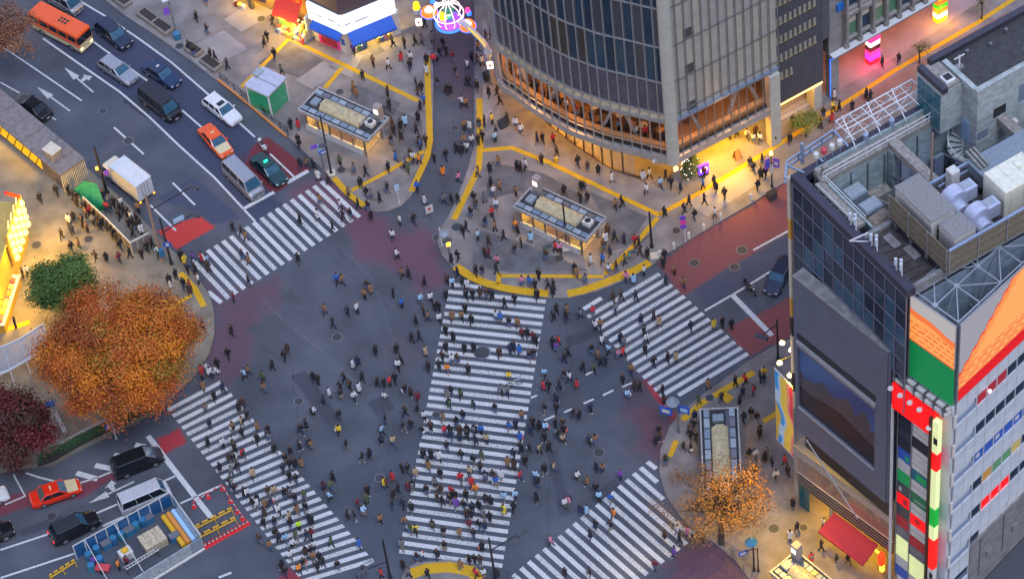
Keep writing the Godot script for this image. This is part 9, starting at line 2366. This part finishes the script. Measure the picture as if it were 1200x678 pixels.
	for v in 7:
		var am := ArrayMesh.new()
		var d: Dictionary = P[v]
		var k := 0
		for q in [[d.top, tint], [d.body, M.skin], [d.lower, M["lower%d" % [0, 1, 2, 0, 3, 5, 2][v]]], [d.shoe0, M.shoe0], [d.shoe1, M.shoe0], [d.hair, M["hair%d" % (v % 3)]]]:
			var a: Array = q[0].surface_get_arrays(0)
			var na := []
			na.resize(Mesh.ARRAY_MAX)
			na[Mesh.ARRAY_VERTEX] = a[Mesh.ARRAY_VERTEX]; na[Mesh.ARRAY_NORMAL] = a[Mesh.ARRAY_NORMAL]; na[Mesh.ARRAY_INDEX] = a[Mesh.ARRAY_INDEX]
			am.add_surface_from_arrays(Mesh.PRIMITIVE_TRIANGLES, na)
			am.surface_set_material(k, q[1])
			k += 1
		var mm := MultiMesh.new()
		mm.transform_format = MultiMesh.TRANSFORM_3D
		mm.use_colors = true
		mm.mesh = am
		mm.instance_count = lists[v].size()
		for j in lists[v].size():
			var i: int = lists[v][j]
			var s := rng.randf_range(0.88, 1.0)
			mm.set_instance_transform(j, Transform3D(Basis(Vector3.UP, deg_to_rad(CROWD[i + 2])).scaled(Vector3.ONE * s), Vector3(CROWD[i] / 100.0, 0.136 if CROWD[i + 4] else 0.006, CROWD[i + 1] / 100.0)))
			var c: Array = CLOTH[CROWD[i + 3]]
			mm.set_instance_color(j, Color(c[1], c[2], c[3]))
		var mi := MultiMeshInstance3D.new()
		mi.name = "walkers"
		mi.multimesh = mm
		crowd.add_child(mi, true)
		mi.set_meta("kind", "stuff")
	for t in protos: t.free()

# ---------- small things ----------
func small_things():
	var t := thing("suitcase", "bright yellow suitcase wheeled along the front of the curved building", "suitcase", Vector3(5.88,0.14,-15.26), 0.5)
	one_box("shell", Vector3(0, 0.06, 0), Vector3(0.42, 0.62, 0.28), M.roll_yellow, t, 0.0, 0.06)
	for s in [-1, 1]:
		one_bar("handle", Vector3(s * 0.12, 0.66, -0.08), Vector3(s * 0.12, 1.0, -0.08), 0.02, 0.02, M.dark, t)
		one_cyl("wheel", Vector3(s * 0.15, 0.04, -0.02), Vector3(s * 0.15, 0.04, 0.03), 0.04, 0.04, M.dark, t, 8)
	one_bar("grip", Vector3(-0.14, 1.0, -0.08), Vector3(0.14, 1.0, -0.08), 0.03, 0.03, M.dark, t)
	t = thing("folding_sign", "orange folding sign on the yellow lit entrance floor", "sign", Vector3(23.2,0.14,-12.71), 0.4)
	for s in [-1, 1]:
		var b := MB.new()
		b.quad(Vector3(-0.35, 0, s * 0.3), Vector3(0.35, 0, s * 0.3), Vector3(0.25, 1.1, s * 0.02), Vector3(-0.25, 1.1, s * 0.02))
		put("board", b, M.orange_board, t)
		one_bar("edge", Vector3(-0.35, 0.0, s * 0.3), Vector3(-0.25, 1.1, s * 0.02), 0.04, 0.04, M.bronze, t)
		one_bar("edge", Vector3(0.35, 0.0, s * 0.3), Vector3(0.25, 1.1, s * 0.02), 0.04, 0.04, M.bronze, t)
	t = thing("bicycle", "pale bicycle ridden across the central crossing by someone in yellow", "bicycle", Vector3(-0.92,0.01,11.54), 0.2)
	for x in [-0.5, 0.5]:
		for i in 14:
			var a := TAU * i / 14; var c := TAU * (i + 1) / 14
			one_bar("tyre", Vector3(x + cos(a) * 0.32, 0.34 + sin(a) * 0.32, 0), Vector3(x + cos(c) * 0.32, 0.34 + sin(c) * 0.32, 0), 0.04, 0.04, M.tyre, t)
		for i in 3: one_bar("spoke", Vector3(x + cos(i * 1.05) * 0.31, 0.34 + sin(i * 1.05) * 0.31, 0), Vector3(x - cos(i * 1.05) * 0.31, 0.34 - sin(i * 1.05) * 0.31, 0), 0.01, 0.01, M.rim, t)
	for q in [[Vector3(-0.5, 0.34, 0), Vector3(-0.15, 0.85, 0)], [Vector3(-0.15, 0.85, 0), Vector3(0.38, 0.8, 0)], [Vector3(0.38, 0.9, 0), Vector3(0.5, 0.34, 0)], [Vector3(-0.05, 0.36, 0), Vector3(0.38, 0.78, 0)], [Vector3(-0.5, 0.34, 0), Vector3(-0.05, 0.36, 0)], [Vector3(-0.05, 0.36, 0), Vector3(-0.17, 0.9, 0)]]:
		one_bar("tube", q[0], q[1], 0.035, 0.035, M.unit_white, t)
	one_bar("handlebar", Vector3(0.36, 0.98, -0.28), Vector3(0.36, 0.98, 0.28), 0.03, 0.03, M.rim, t)
	one_box("saddle", Vector3(-0.18, 0.9, 0), Vector3(0.26, 0.06, 0.14), M.dark, t, 0.0, 0.02)
	one_box("basket", Vector3(0.55, 0.75, 0), Vector3(0.3, 0.22, 0.32), M.rim, t)
	t = thing("placard", "white placard with a red mark held up over the side street mouth", "placard", Vector3(-6.84,0.01,-9.99), 0.3)
	one_box("board", Vector3(0, 1.1, 0), Vector3(0.75, 1.0, 0.04), M.unit_white, t)
	one_cyl("mark", Vector3(0, 1.65, 0.022), Vector3(0, 1.65, 0.03), 0.17, 0.17, M.red_paint, t, 14)
	one_bar("stick", Vector3(0, 0, -0.03), Vector3(0, 1.6, -0.03), 0.04, 0.04, M.bark, t)
	for k in [[Vector3(0.38,0.14,-27.75), "dark utility box at the arch foot by the curved building"], [Vector3(1.26,0.14,-20.94), "dark litter box on the pavement left of the cafe"], [Vector3(25.71,0.14,-6.98), "low dark cabinet beside the kerb at the red street"]]:
		t = thing("street_cabinet", k[1], "cabinet", k[0], 0.5)
		one_box("case", Vector3.ZERO, Vector3(0.9, 0.8, 0.6), M.signal_grey, t, 0.0, 0.05)
		one_box("lid", Vector3(0, 0.8, 0), Vector3(0.96, 0.06, 0.66), M.dark, t)
	# pavement railing at the lower right corner
	t = thing("corner_railing", "grey kerb railing with round posts at the lower right corner", "railing", Vector3(14.78,0.14,31.73))
	var run: Array = [Vector3(14.95,0.14,31.58), Vector3(15.91,0.14,33.2), Vector3(16.66,0.14,35.13)]
	for i in 3: run[i] -= t.position
	rail_run(run, 0.85, 1.2, M.steel_dull, t, 0.035)

func _ready():
	rng.seed = 20
	view_and_light()
	make_materials()
	ground()
	curved_building()
	far_shops()
	screen_building()
	sign_building()
	corner_shop()
	entrances()
	station_side()
	furniture()
	vehicles()
	site()
	trees()
	people()
	small_things()
